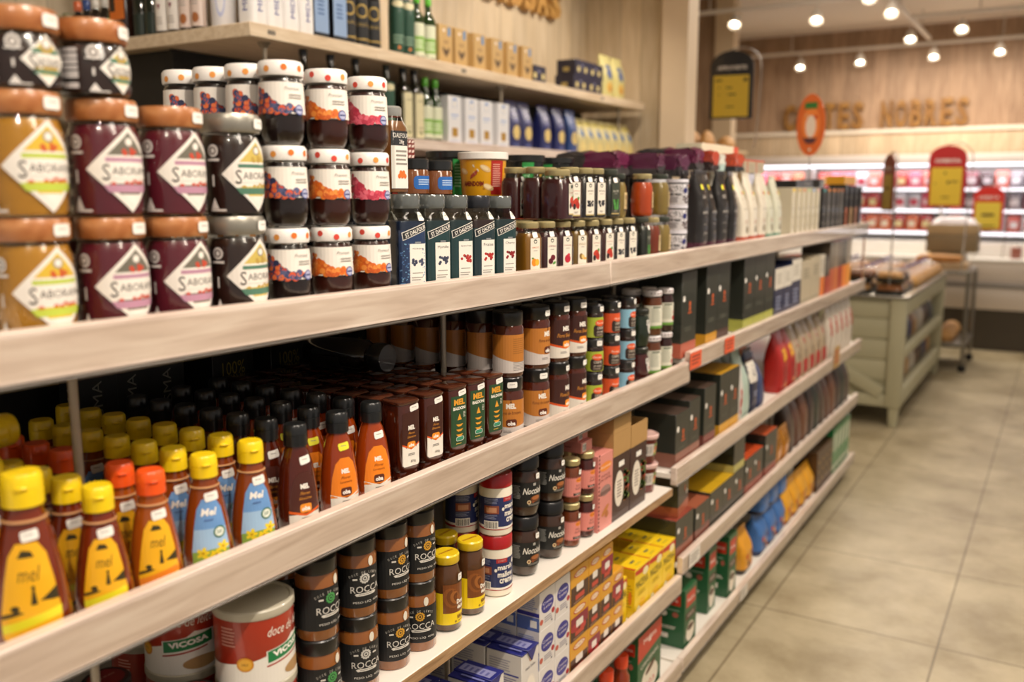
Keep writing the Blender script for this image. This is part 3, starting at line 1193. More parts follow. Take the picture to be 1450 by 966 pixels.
        bc = M('#e8902a', .4) if kind == 'oba1' else M('#5a2814', .4)
        d.rrect(-.010, .032, .010, .046, .004, bc)
        d.text('oba', 0, .0385, .0145, M('#f4efe6', .4), h=.0075, bold=.04)
        d.lines(-.008, .019, .012, .025, 2, M('#77706a', .5))
    P.part('label', d.mb)
    sticker(P, front_map(prof), .004 if kind != 'oba2' else .0, (.116 if kind.startswith('oba') else .111) * s, .019, .0125, '#efece4' if kind != 'oba2' else '#e8e23a', rot=.12)
    return P


def pet_jar(kind):
    """clear square honey pack standing on a faceted foot"""
    P = Proto('honey_pack', 'honey')
    prof = [(0, .023, .023, 3), (.004, .0255, .0255, 4), (.022, .0255, .0255, 4), (.03, .0235, .0235, 4), (.036, .026, .026, 5), (.146, .027, .027, 5), (.154, .0255, .0255, 4)]
    col = '#4a1c0e'
    P.part('jar', MB().loft(prof, M(col, .1, coat=1.0, trans=.2), 32))
    foot = MB()
    rnd = random.Random(9)
    for a in range(14):
        for b in range(3):
            t = a / 14 * 6.283
            x, y = .0245 * math.cos(t), .0245 * math.sin(t)
            k = 1 / max(abs(math.cos(t)), abs(math.sin(t))) * .92
            foot.loft([(0.004 + b * .007, .0022), (.007 + b * .007, .0038), (.0095 + b * .007, .0022)], M('#4e2a1a', .12, coat=1.0), 6, off=(x * k, y * k))
    P.part('faceted_foot', foot)
    P.part('lid', MB().loft([(.1545, .0262, .0262, 4.5), (.157, .0275, .0275, 4.5), (.160, .0275, .0275, 4.5), (.162, .025, .025, 4.5)], M('#4a2416', .1, coat=1.0), 28))
    d = Dec(front_map(prof), du=.009)
    if kind == 'brown':
        d.rrect(-.0205, .04, .0205, .14, .004, M('#3f1d14', .4, coat=.3))
        d.poly([(-.0205, .044), (-.017, .0405), (.017, .0405), (.0205, .044), (.0205, .082), (0, .074), (-.0205, .082)], paper('#ece6da'))
        d.poly([(-.0205, .080), (0, .071), (.0205, .080), (.0205, .083), (0, .0745), (-.0205, .083)], M('#d8561c', .4))
        d.text('MEL', .001, .112, .016, M('#f2ede2', .4), h=.0085, bold=.05)
        d.text('Flores', .001, .102, .015, M('#dc9438', .4), maxh=.005, shear=.3); d.text('Silvestres', .001, .095, .021, M('#dc9438', .4), maxh=.0055, shear=.3)
        d.rrect(-.010, .074, .010, .086, .004, M('#e8902a', .4)); d.text('oba', 0, .0795, .014, M('#f6f1e8', .4), h=.0065, bold=.04)
        d.lines(-.008, .06, .010, .065, 2, M('#77706a', .5)); d.text('800g', .004, .049, .012, M('#6a645c', .5))
    else:
        d.rect(-.0215, .042, .0215, .142, M('#28492c', .4, coat=.3))
        o = M('#dc9a30', .4)
        d.text('MEL', 0, .130, .030, o, h=.012, bold=.05); d.text('BALDONI', 0, .1175, .034, M('#eee9dc', .4), h=.0065, bold=.04)
        d.poly([(0, .107), (-.006, .094), (.006, .094)], o)
        for v in (.086, .076, .066):
            d.poly([(-.010, v), (-.004, v - .005), (.004, v - .005), (.010, v), (.0, v - .001)], o)
        d.rrect(-.010, .052, .012, .061, .004, M('#d7dbd0', .4)); d.rrect(-.009, .053, .011, .060, .003, M('#3f8a6a', .4))
        d.lines(.010, .098, .017, .110, 4, M('#c8c9ba', .5)); d.lines(-.01, .0455, .008, .049, 1, M('#c8a84a', .5))
    P.part('label', d.mb)
    sticker(P, front_map([(0, .0265, .0265, 5), (.2, .0265, .0265, 5)]), .008, .1475, .022, .011, rot=.15)
    return P


def honey_cylinder(kind, back=False):
    P = Proto('honey_jar', 'jar')
    r, h = .0345, .141
    if kind == 'brown':
        r = .0325
    prof = [(0, r - .003), (.004, r), (h - .036, r), (h - .03, r - .004), (h - .026, r - .0045)]
    P.part('jar', MB().loft(prof, M('#4a1c0c', .12, coat=1.0), 30))
    P.part('lid', MB().loft([(h - .03, r - .003), (h - .028, r - .0015), (h - .003, r - .0015), (h, r - .004)], M('#151617', .3, coat=.4), 30))
    d = Dec(round_map(r), du=.006)
    w = 2.1 * r
    if kind == 'orange':
        d.rect(-w, .010, w, .092, paper('#b9752c'))
        d.poly([(-w, .010), (w, .010), (w, .040), (.6 * r, .034), (0, .032), (-.6 * r, .034), (-w, .048)], paper('#cfc6c0'))
        ink = M('#5a2814', .5)
        t2 = 'Flores de laranjeira'
    else:
        d.rect(-w, .010, w, .100, paper('#3d1c15'))
        d.poly([(-w, .010), (w, .010), (w, .048), (0, .034), (-w, .048)], paper('#e6dfd2'))
        d.poly([(-w, .046), (0, .031), (w, .046), (w, .051), (0, .036), (-w, .051)], M('#d8561c', .4))
        ink = M('#dc9438', .5)
        t2 = 'Flores Silvestres'
    if back:
        d.lines(-.02, .05, .022, .085, 8, M('#9a6226', .5)); d.lines(-.02, .014, .022, .034, 6, M('#8a8480', .5))
    else:
        d.text('MEL', .003, .079, .022, M('#ece7dc', .4), h=.0115, bold=.05)
        d.text(t2, .003, .063, .05, ink, h=.009, shear=.3)
        bc = M('#e8902a', .4) if kind == 'brown' else M('#5a2814', .4)
        d.rrect(-.008, .034, .016, .050, .005, bc); d.text('oba', .004, .041, .0175, M('#f6f1e8', .4), h=.009, bold=.04)
        d.lines(-.014, .020, .006, .026, 2, M('#8a8480', .5))
        d.rect(.002, .088, .0032, .096, M('#2a1208', .4)); d.ell(.0026, .0875, .0012, .0022, M('#2a1208', .4))
        sticker(P, round_map(r - .0012), .006, h - .016, .022, .013)
    P.part('label', d.mb)
    return P


def cream_jar(col):
    P = Proto('cream_jar', 'jar')
    r, h = .0245, .086
    prof = [(0, r - .002), (.003, r), (h - .026, r), (h - .02, r - .003)]
    P.part('jar', MB().loft(prof, M('#2a1a12', .2, coat=.8), 24))
    P.part('lid', MB().loft([(h - .022, r - .002), (h - .020, r - .0006), (h - .003, r - .0006), (h, r - .003)], M('#2b2c2e', .28, coat=.5), 24))
    d = Dec(round_map(r), du=.006)
    d.rect(-.055, .004, .05, .054, paper(col))
    d.rrect(-.016, .005, .024, .036, .008, M('#33241e', .45))
    d.ell(.003, .040, .015, .0085, M('#dd5a26', .4), n=16); d.text('Flormel', .003, .040, .023, M('#f4eee4', .4), maxh=.006, shear=.2)
    w = M('#e2d9c8', .45)
    d.text('CREME', .004, .027, .022, w, h=.0065); d.text('DE AVELÃ', .004, .018, .022, w, h=.0055); d.lines(-.008, .008, .014, .013, 2, M('#a89a88', .5))
    d.lines(.030, .012, .042, .046, 7, M('#5a5a3c', .5), fill=.6)
    P.part('label', d.mb)
    sticker(P, round_map(r), .008, h - .011, .016, .013)
    return P


def preserve_jar(fruit):
    P = Proto('preserve_jar', 'jar')
    r, h = (.030, .130) if fruit == 'orange' else (.0245, .130)
    prof = [(0, r - .003), (.004, r), (h - .034, r), (h - .022, r - .003), (h - .014, r - .003)]
    jar_shell(P, prof, '#6a3412' if fruit == 'orange' else '#34100e', h - .02, lidp(h - .0155, r - .002, .0155), M('#e4dede', .35, coat=.3), seg=24)
    d = Dec(round_map(r), du=.006)
    d.rect(-.06, .022, .055, .088, paper('#dedcca')); d.rect(-.06, .022, .055, .030, M('#6a9a3e', .4))
    g = M('#4a5a48', .5)
    d.lines(-.036, .04, -.008, .08, 9, M('#9aa08e', .5)); d.rect(-.032, .081, -.006, .085, g)
    d.text('Z', .004, .076, .006, g, h=.008)
    d.rect(-.004 if fruit != 'orange' else .012, .058, .016 if fruit != 'orange' else .03, .062, M('#b02c34' if fruit != 'orange' else '#e09a2c', .4))
    if fruit == 'orange':
        d.ell(.020, .044, .007, .014, M('#e8962a', .4), rot=.3); d.ell(.023, .042, .004, .010, M('#f0b84a', .4), rot=.3)
    else:
        d.ell(.001, .043, .0068, .0068, M('#c0322c', .35)); d.ell(.011, .044, .0068, .0068, M('#a82628', .35)); d.ell(.008, .054, .003, .004, M('#4e8a3c', .4))
        d.ell(.010, .030, .0045, .0045, M('#e8e4dc', .4))
    P.part('label', d.mb)
    l = Dec(round_map(r - .001), du=.006)
    rnd = random.Random(2)
    for k in range(8):
        l.ell((k - 4) * .01 + .004, h - .0075, .0022, .0018, M(rnd.choice(['#4a3040', '#8c2a34']), .4), n=7, up=False)
    t = Dec(lambda u, v, off: (u, v, h + off))
    for k in range(16):
        a, q = k * 2.4, (r - .006) * math.sqrt(k / 16)
        t.ell(q * math.cos(a), q * math.sin(a), .0024, .002, M(['#4a3040', '#8c2a34'][k % 2], .4), n=7, up=False)
    l.mb.v, s = l.mb.v, len(l.mb.v)
    P.part('lid_print', l.mb)
    P.part('lid_print', t.mb)
    return P


def crest_jar(dark):
    P = Proto('preserve_jar', 'jar')
    r, h = .0285, .108
    prof = [(0, .018), (.004, .024), (.03, r), (h - .034, r), (h - .022, r - .004), (h - .014, r - .004)]
    jar_shell(P, prof, '#1e2a18' if dark else '#4a1410', h - .02, lidp(h - .0155, r - .004, .0155), M('#24261f', .35, coat=.3), seg=24)
    d = Dec(lambda u, v, off: round_map(r, lambda z: prof_at(prof, z)[0])(u, v, off), du=.006)
    w = paper('#dcd8d0')
    d.rect(-.012, .062, .024, .078, w); d.ell(.006, .055, .014, .018, w, n=18)
    d.lines(-.008, .066, .020, .074, 2, M('#6a6a62', .5)); d.ell(.006, .05, .006, .004, M('#5a7a4a' if dark else '#b03030', .4))
    if dark:
        d.ell(.012, .034, .005, .006, M('#d8cf3a', .4))
    P.part('label', d.mb)
    return P


def rocca_jar(seal):
    P = Proto('caramel_jar', 'jar')
    r, h = .0355, .1385
    prof = [(0, r - .002), (.003, r), (h - .034, r), (h - .028, r - .003), (h - .024, r - .0035)]
    P.part('jar', MB().loft(prof, M('#8c5424', .16, coat=1.0), 30))
    P.part('lid', MB().loft([(h - .0265, r - .002), (h - .0245, r - .0005), (h - .003, r - .0005), (h, r - .0035)], M('#121314', .35, coat=.3), 30))
    d = Dec(round_map(r), du=.006)
    d.rect(-.1, .018, .08, .090, M('#1b1c1d', .5))
    w = M('#d9d5cc', .45)
    for k, ch in enumerate('DOCE DE LEITE'):
        t = (k - 6) / 6
        if ch != ' ':
            d.text(ch, .002 + t * .026, .088 - .010 - abs(t) ** 2 * .007 + .004, .0026, M('#b8b4aa', .45), h=.0042, rot=-t * .5)
    sc = M({'green': '#4a9a52', 'white': '#c8c6be', 'gold': '#d09a30'}[seal], .45)
    for k in range(12):
        t = k * .5236
        d.ell(.002 + .0075 * math.cos(t), .071 + .0075 * math.sin(t), .002, .002, sc, n=7, up=False)
    d.ell(.002, .071, .0078, .0078, sc, n=18); d.ell(.002, .071, .0055, .0055, M('#1b1c1d', .5)); d.ell(.002, .071, .0042, .0042, sc); d.ell(.002, .071, .0018, .0018, M('#1b1c1d', .5))
    d.rect(-.019, .069, -.011, .072, w); d.rect(.015, .069, .023, .072, w)
    d.text('ROCCA', .005, .052, .056, w, h=.0118)
    d.poly([(-.013, .040), (-.016, .0435), (-.013, .045), (.021, .045), (.024, .0425), (.021, .040)], w)
    d.lines(-.009, .0415, .018, .0437, 1, M('#55534e', .5))
    d.text('PESO LÍQ. 400g', .006, .0285, .050, w, h=.0058)
    P.part('label', d.mb)
    mp = round_map(r)
    s = Dec(mp, du=.006, base=.0011); s.ell(.014, .100, .005, .009, M('#e2dccb', .5)); P.part('round_sticker', s.mb)
    return P


def havanna_jar():
    P = Proto('caramel_jar', 'jar')
    r, h = .0305, .158
    prof = [(0, r - .003), (.004, r), (h - .048, r), (h - .034, r - .003), (h - .022, r - .006), (h - .016, r - .006)]
    jar_shell(P, prof, '#5f3a20', h - .022, [(h - .019, r - .005), (h - .017, r - .0035), (h - .003, r - .0035), (h, r - .006)], M('#e4c21c', .3, coat=.4))
    d = Dec(round_map(r), du=.006)
    d.rect(-.07, .016, .055, .082, M('#f2d31c', .4, coat=.2))
    d.rect(-.030, .040, .045, .100, M('#7a4218', .35, coat=.4))
    for k in range(5):
        d.ell(-.012 + k * .004, .072, .017 - k * .003, .022 - k * .004, M(['#8e5222', '#74401a', '#a0622e', '#6a3814', '#8e5222'][k], .35, coat=.3), rot=.4)
    w = M('#f2ece0', .4)
    d.text('Doce', .010, .062, .022, w, h=.010, bold=.05); d.text('deLeche', .014, .051, .028, w, h=.009, bold=.05)
    d.text('HAVANNA', .016, .030, .032, M('#6a1c14', .45), h=.0085, bold=.03)
    d.lines(.002, .020, .02, .023, 1, M('#a8862a', .5)); d.ell(-.004, .0215, .0025, .0025, M('#a8862a', .5))
    P.part('label', d.mb)
    t = Dec(lambda u, v, off: (-v, u, h + off)); t.text('HAVANNA', 0, 0, .040, M('#9a3a1c', .45), h=.007)
    P.part('lid_print', t.mb)
    sticker(P, round_map(r), .010, .112, .014, .014)
    return P


def marsh_jar():
    P = Proto('marshmallow_jar', 'jar')
    r, h = .0362, .137
    prof = [(0, r - .004), (.004, r), (h - .034, r), (h - .026, r - .003), (h - .022, r - .003)]
    P.part('jar', MB().loft(prof, M('#e8e0cc', .3, coat=.4), 30))
    P.part('lid', MB().loft([(h - .03, r - .002), (h - .028, r), (h - .004, r), (h, r - .003)], M('#a81c20', .3, coat=.4), 30))
    d = Dec(round_map(r), du=.006)
    d.rect(-.09, .016, .06, .088, M('#252f5e', .4, coat=.2))
    w = M('#ece7dc', .4)
    d.rect(-.012, .078, .014, .088, M('#b02a2c', .4)); d.text('SWEET', .001, .083, .018, M('#e0a8a4', .4), h=.004)
    d.text('marsh', .010, .068, .038, w, h=.012, bold=.035); d.text('mallow', .011, .052, .040, w, h=.013, bold=.035); d.text('creme', .013, .037, .036, w, h=.011, bold=.035)
    d.poly([(-.09, .016), (.06, .016), (.06, .026), (0, .022), (-.09, .027)], w); d.poly([(-.09, .016), (.06, .016), (.06, .021), (0, .017), (-.09, .022)], M('#b02a2c', .4))
    d.rect(-.055, .052, -.022, .070, M('#8a4a38', .4)); d.rect(-.050, .055, -.027, .066, M('#c08a6a', .4))
    d.rect(-.056, .018, -.024, .036, w)
    for k in range(12):
        d.rect(-.054 + k * .0024, .020, -.0532 + k * .0024 + (k % 3) * .0003, .034, M('#2a2a2a', .5)); d.off -= d.step
    d.lines(-.055, .074, -.024, .086, 4, M('#8088a8', .5)); d.lines(-.055, .040, -.024, .050, 3, M('#8088a8', .5))
    d.ell(.031, .078, .004, .006, w); d.ell(-.013, .062, .003, .004, w)
    P.part('label', d.mb)
    return P


def nocc_jar():
    P = Proto('spread_jar', 'jar')
    r, h = .0365, .141
    prof = [(0, .026), (.006, .031), (.022, r - .002), (.05, r), (h - .05, r), (h - .036, r - .005), (h - .030, r - .007), (h - .024, r - .007)]
    jar_shell(P, prof, '#43281a', h - .034, [(h - .030, r - .005), (h - .028, r - .003), (h - .004, r - .003), (h, r - .006)], M('#141415', .35, coat=.35))
    d = Dec(lambda u, v, off: round_map(r, lambda z: prof_at(prof, z)[0])(u, v, off), du=.006, dv=.02)
    d.rect(-.085, .026, .06, .084, M('#1a1b1a', .5))
    w = M('#dfdbd0', .45)
    d.text('Nocciola', .004, .064, .054, w, h=.015, shear=.35, bold=.02)
    d.ell(.010, .045, .015, .008, M('#6a3a1e', .4), n=18); d.ell(.010, .047, .012, .005, M('#a8683a', .4)); d.ell(-.008, .038, .005, .005, M('#e0c89a', .4)); d.ell(-.008, .038, .0025, .0025, M('#7a4a24', .4)); d.ell(.002, .038, .004, .003, M('#8a4a2a', .4))
    d.rect(.002, .076, .009, .082, M('#a9a69e', .45))
    d.lines(-.010, .029, .030, .034, 2, M('#9a968c', .5)); d.lines(-.048, .046, -.026, .078, 9, M('#8a8a84', .5), fill=.6)
    P.part('label', d.mb)
    sticker(P, round_map(r), .016, .097, .013, .013)
    return P


def pink_jar(amber):
    P = Proto('sauce_jar', 'jar')
    r, h = .0245, .112
    prof = [(0, r - .004), (.005, r), (h - .034, r), (h - .022, r - .004), (h - .014, r - .004)]
    jar_shell(P, prof, '#7a3a1c' if amber else '#4a1816', h - .022, lidp(h - .0155, r - .003, .0155), gold(), seg=24)
    d = Dec(round_map(r), du=.006)
    d.rect(-.05, .018, .045, .068, paper('#e28e82'))
    for v in (.018, .0655):
        for k in range(16):
            d.rect(-.045 + k * .0055, v, -.042 + k * .0055, v + .0025, M('#7a2a2a', .5)); d.off -= d.step
    d.ell(.010, .060, .012, .006, M('#e88a34', .4)); d.text('Flormel', .010, .060, .017, M('#8a2c1c', .4), maxh=.005)
    d.text('DOCE', .006, .047, .014, M('#5a2a26', .5), h=.005); d.text('DE LEITE', .006, .039, .018, M('#5a2a26', .5), h=.005)
    d.rect(-.008, .022, .016, .028, M('#2a2220', .5)); d.text('ZERO', .004, .025, .016, M('#e8d8cc', .5), h=.004)
    P.part('label', d.mb)
    sticker(P, round_map(r), .013, .080, .012, .012)
    return P


def tub():
    P = Proto('jelly_tub', 'tub')
    r, h = .041, .088
    prof = [(0, r * .74), (.003, r * .77), (h - .012, r * .96), (h - .01, r * .96)]
    t = P.part('cup', MB().loft(prof, glass_mat('#f0e4e2'), 30))
    P.part('jelly', MB().loft([(z + .002, a - .0016) for z, a in prof[:3]], M('#6e1c18', .25, coat=.6), 30), parent=t)
    P.part('lid', MB().loft([(h - .012, r), (h - .006, r + .0015), (h - .002, r + .001), (h, r - .002), (h - .0025, r - .005), (h - .0025, .001)], M('#d8b4ac', .3, coat=.4), 30))
    d = Dec(lambda u, v, off: round_map(r * .88, lambda z: prof_at(prof, z)[0])(u, v, off), du=.006)
    d.rect(-.03, .026, .010, .062, paper('#d8d0c8')); d.rect(.010, .026, .030, .062, paper('#7a8a4a'))
    d.ell(.020, .046, .006, .008, M('#c0584a', .4)); d.ell(.014, .038, .004, .006, M('#e0b070', .4))
    for k in range(6):
        d.rect(-.026 + k * .003, .032, -.0245 + k * .003, .056, M('#55504a', .5)); d.off -= d.step
    d.lines(-.006, .032, .007, .056, 5, M('#8a8680', .5))
    P.part('label', d.mb)
    return P


def milk_can():
    P = Proto('caramel_tin', 'tin')
    r, h = .0605, .139
    P.part('can', MB().loft([(0, r - .002), (.003, r), (h - .014, r)], M('#a8331e', .3, coat=.4), 40))
    P.part('lid', MB().loft([(h - .016, r + .001), (h - .013, r + .0022), (h - .002, r + .0018), (h, r), (h, r - .004), (h - .003, r - .006), (h - .003, .002)], M('#b9b3a0', .4, coat=.2), 40))
    d = Dec(round_map(r), du=.006)
    w = paper('#e9e4da')
    d.poly([(-.19, .0), (.17, .0), (.17, .058), (.02, .078), (.0, .064), (-.05, .050), (-.11, .04), (-.19, .04)], w)
    d.text('doce de leite', .012, .098, .078, M('#ece4d6', .4), h=.017, shear=.35)
    d.poly([(-.03, .040), (.05, .050), (.05, .075), (-.03, .064)], M('#e9e4da', .4)); d.poly([(-.028, .042), (.049, .051), (.049, .073), (-.028, .063)], M('#1e7a44', .4))
    d.text('VIÇOSA', .011, .0575, .062, M('#f4f0e8', .4), h=.013, bold=.05, rot=.11)
    d.poly([(-.03, .035), (.04, .044), (.04, .047), (-.03, .038)], M('#a8331e', .4))
    d.ell(-.062, .045, .013, .013, M('#d08a20', .4), n=20); d.ell(-.062, .045, .010, .010, M('#e0a83a', .4), n=20); d.text('DEZ', -.062, .045, .010, M('#7a4a14', .4))
    d.ell(.03, .018, .03, .012, M('#b08a5a', .4), n=20)
    d.lines(-.10, .075, -.075, .112, 6, M('#d89a8a', .5))
    d.rect(-.11, .124, .11, .1245, w)
    P.part('label', d.mb)
    return P

# ================================================================== TOP SHELF, FRONT ROWS


def yrow(pxs, py, X, mind, start=None):
    ys = [at(p, py if not isinstance(py, (list, tuple)) else py[i], X=X).y for i, p in enumerate(pxs)]
    o = list(ys)
    if start is not None:
        ys[0] = max(ys[0], start)
    for i in range(1, len(ys)):
        ys[i] = max(ys[i], ys[i - 1] + mind)
    return ys


def S1z(y):
    return z1(y) - 0.022


# --- diamond-label jars
JY, JP, JC = diamond_jar('#b47c1e', 'c', art='yellow'), diamond_jar('#5e1a28', 'c', art='purple'), diamond_jar('#2a1812', 's', art='choc', lidmat=M('#a8a498', .35, metal=.7))
JCC = diamond_jar('#22120e', 'c', art='choc')
R = .0425
X = XI - .002 - R
ys = yrow([50, 160, 252, 336], 390, X, 2 * R + .002)
nm = ['golden', 'plum-coloured', 'plum-coloured', 'near-black']
for tier, tn in ((0, 'bottom'), (1, 'second')):
    for i, (y, pr) in enumerate(zip(ys, (JY, JP, JP, JC))):
        lid = 'silver' if i == 3 else 'copper'
        extra = ', left of its twin column' if i == 1 else (', beside the silver-lidded jars' if i == 2 else '')
        put(pr, X, y, S1z(y) + tier * .1405, f'{nm[i]} jam jar, {lid} lid, diamond label, {tn} layer{extra}', 'diamond-label jam jars', rot=-.10 + .03 * i)
# short third tier
J3 = diamond_jar('#2c1812', 'c', art='choc', h=.088)
zt = S1z(ys[0]) + 2 * .1405
y3 = yrow([28, 128], 85, X, 2 * R + .002)
for i, y in enumerate(y3):
    put(J3, X + .002, y, zt, 'short dark jam jar with copper lid, topmost at the ' + ('far left corner' if i == 0 else 'left, second from the corner'), 'short dark jars on the very top', rot=-.05 if i == 0 else .1)
# second row behind (seen between the stacks)
for i, y in enumerate(ys[:3]):
    put((JY, JP, JP)[i], X - .088, y, S1z(y), f'{nm[i]} jam jar hidden in the second row, column {["one", "two", "three"][i]} from the left', 'diamond-label jam jars')

# --- white-lid fruit jars
FJ = {k: fruit_jar(k) for k in ('mix', 'apricot', 'raspberry')}
R = .0345
X = XI - .002 - R
ys = yrow([408, 470, 526], 370, X, 2 * R + .0015)
kinds = [['mix', 'apricot', 'apricot'], ['mix', 'apricot', 'raspberry'], ['mix', 'apricot', 'raspberry']]
pic = {'mix': 'blue and orange fruit', 'apricot': 'orange apricot', 'raspberry': 'pink raspberry'}
cn = ['left', 'middle', 'right']
for t in range(3):
    for i, y in enumerate(ys):
        put(FJ[kinds[t][i]], X - (0 if t < 2 else .001), y, S1z(y) + t * .1213, f'white-lidded jam jar with {pic[kinds[t][i]]} label, {["bottom", "middle", "top"][t]} of the {cn[i]} stack', 'white-lidded fruit jam jars', rot=[.05, -.05, 0][i] + (-.15 if t == 2 else 0))
for k in range(1, 4):
    for t in range(3):
        for i, y in enumerate(ys):
            if k > 1 and (i > 0 or t < 2):
                if not (i == 0):
                    continue
            put(FJ['mix'], X - .0705 * k, y, S1z(y) + t * .1213, f'white-lidded jam jar in row {["two", "three", "four"][k - 1]} behind, {["bottom", "middle", "top"][t]} of the {cn[i]} stack', 'white-lidded fruit jam jars', rot=.5)

# --- square banner jars
BJ = [banner_jar(('blue', 'c', 'b')), banner_jar(('teal', 'c', 'm')), banner_jar(('teal', 'c', 'q')), banner_jar(('dark', 'd', 'f')), banner_jar(('teal', 'c', 'c'))]
R = .0295
X = XI - .010 - R
ys = yrow([574, 610, 643, 675, 706], 340, X, 2 * R + .002)
wd = ['blueberry-patterned', 'dark berry', 'mixed red berry', 'dark-capped strawberry', 'dark cherry']
ysb = ys
for i, y in enumerate(ys):
    put(BJ[i], X, y, S1z(y), f'tall square {wd[i]} preserve jar with slanted banner label at shelf front', 'square banner-label jars', rot=-.38)
    for k in (1, 2):
        if clear_of_pole(X - .062 * k, y, .032):
            put(BJ[i], X - .062 * k, y, S1z(y), f'{wd[i]} square jar {["directly", "two rows"][k - 1]} behind its front twin', 'square banner-label jars')
# stacked pale-label banner jar with amber filling, seen right of the fruit jars
P = Proto('preserve_jar', 'jar')
pf = [(0, .021, .021, 4), (.004, .026, .026, 5), (.118, .026, .026, 5), (.132, .022, .022, 2.5), (.142, .021, .021, 2)]
jar_shell(P, pf, '#7a4a1e', .13, lidp(.138, .021, .018), M('#9fa09c', .25, metal=.3, coat=.4))
d = Dec(front_map(pf), du=.009)
d.rect(-.024, .01, .024, .112, paper('#e9e5dc')); d.rect(-.024, .086, .024, .112, M('#26282c', .5)); d.text('DALFOUR', 0, .104, .042, M('#e8e4da', .5), h=.008)
d.text('28g', 0, .092, .014, M('#e8e4da', .5)); d.lines(-.016, .05, .016, .08, 4, M('#8f8a82', .5))
for k in range(5):
    d.ell(-.008 + k * .004, .032 + (k % 2) * .006, .0045, .0045, M('#d9702c', .4), n=9)
P.part('label', d.mb)
y = at(557, 190, X=-1.06).y
for t in range(2):
    put(P, -1.068, y, S1z(y) + .1755 * (1 if t else 0) + (0.0 if t else 0), f'amber square jar with pale label, {"upper" if t else "lower"} one of two right of the fruit jars', 'amber pale-label jars') if t else None

# --- things standing on the banner jars and further back
def jar_blue_label():
    P = Proto('sauce_jar', 'jar')
    P.part('jar', MB().loft([(0, .03), (.003, .034), (.05, .034), (.055, .031)], M('#7a4a2c', .15, coat=.9), 24))
    P.part('lid', MB().loft([(.053, .0325), (.055, .0345), (.073, .0345), (.076, .032)], M('#1c1e1f', .3, coat=.4), 24))
    d = Dec(round_map(.034), du=.006)
    d.rrect(-.03, .012, .03, .040, .008, M('#2c6ab8', .4)); d.lines(-.02, .02, .018, .034, 3, M('#b8cce4', .5))
    P.part('label', d.mb)
    return P


JB = jar_blue_label()
# a second-level deck of cartons carries the back goods on the top shelf
for i, (px, nmx) in enumerate(((585, 'left'), (611, 'right'))):
    y = at(px, 255, X=-1.21).y
    put(JB, -1.21, y + (.02 if i else 0), S1z(y) + .1765, f'low jar with black lid and blue label, {nmx} of the two behind the banner jars', 'low blue-label jars')
Psup = carton('stock_carton', 'carton', .15, .24, .17, '#3a2f26')
y0 = at(598, 255, X=-1.26).y
put(Psup, -1.255, y0 + .02, S1z(y0) + .0012, 'dark closed stock carton under the low blue-label jars')
RB = carton('snack_box', 'box', .03, .05, .13, '#c23a26', lambda f, s, t: ([f.rect(-.025, .085, .025, .13, M('#7a2a22', .5))] + [f.poly([(a, b), (a + .008, b), (a + .012, b + .006), (a + .004, b + .006)], M('#e8d8cc', .5)) for a in (-.024, -.012, 0, .012) for b in (.088, .100, .112, .122)] + [f.text('CHIPS', 0, .05, .03, M('#f0e0d4', .5), rot=1.57)]))
y = at(574, 225, X=-1.33).y
put(RB, -1.36, y + .03, S1z(y) + .1765, 'narrow red snack box with striped top standing behind the blue-label jars')
put(carton('stock_carton', 'carton', .12, .12, .17, '#3a2f26'), -1.42, y + .05, S1z(y), 'dark closed stock carton under the narrow red snack box')


def peanut_tub(body, side, text, lid='#f1eee6', h=.105, r=.059):
    P = Proto('snack_tub', 'tub')
    pf = [(0, r * .86), (.003, r * .88), (h - .012, r * .97), (h - .01, r * .97)]
    P.part('tub', MB().loft(pf, plastic(body), 36))
    P.part('lid', MB().loft([(h - .018, r + .0005), (h - .016, r + .003), (h - .002, r + .003), (h, r + .001), (h, r - .004), (h - .003, r - .006), (h - .003, .002)], plastic(lid), 36))
    d = Dec(lambda u, v, off: round_map(r * .93, lambda z: prof_at(pf, z)[0])(u, v, off), du=.006)
    for (a, b, c) in side:
        d.rect(a, .004, b, h - .02, paper(c))
    return P, d


P, d = peanut_tub('#e6a81c', [(.022, .058, '#b0241c')], 'AMENDOIM')
d.text('AMENDOIM', -.024, .030, .056, M('#7a1e14', .45), h=.012, bold=.05)
d.text('o', .004, .018, .005, M('#7a1e14', .45))
for a, b, q in ((.008, .066, .5), (.016, .022, .4), (-.05, .06, .3)):
    d.ell(a, b, .014, .0068, M('#e2bf86', .4), rot=-q); d.ell(a - .002, b + .0015, .010, .004, M('#f0d8a8', .4), rot=-q)
for a, b in ((-.020, .072), (-.010, .062), (-.018, .055)):
    d.ell(a, b, .004, .0018, M('#f2e6cc', .4), rot=-1)
d.poly([(-.03, .04), (-.012, .052), (-.010, .062), (-.016, .060), (-.028, .05)], M('#a8442c', .4)); d.lines(.026, .022, .052, .078, 11, M('#e0a090', .5))
P.part('label', d.mb)
yb = at(672, 245, X=-1.26).y
put(P, -1.235, yb, S1z(yb) + .1765, 'yellow and red peanut tub with white lid on top of the banner jars', rot=-1.05)
put(carton('stock_carton', 'carton', .08, .12, .17, '#3a2f26'), -1.245, yb, S1z(yb), 'dark closed stock carton carrying the yellow peanut tub')
P, d = peanut_tub('#1a1d1a', [(-.03, .002, '#2f9a4a')], '', lid='#1b1c1c', h=.112, r=.056)
for a, b in ((-.05, .04), (-.045, .068), (.02, .03), (.03, .06)):
    d.ell(a, b, .009, .006, M('#d8a83a', .4), rot=.6)
d.lines(-.026, .022, -.004, .082, 8, M('#a8e0b0', .5))
P.part('label', d.mb)
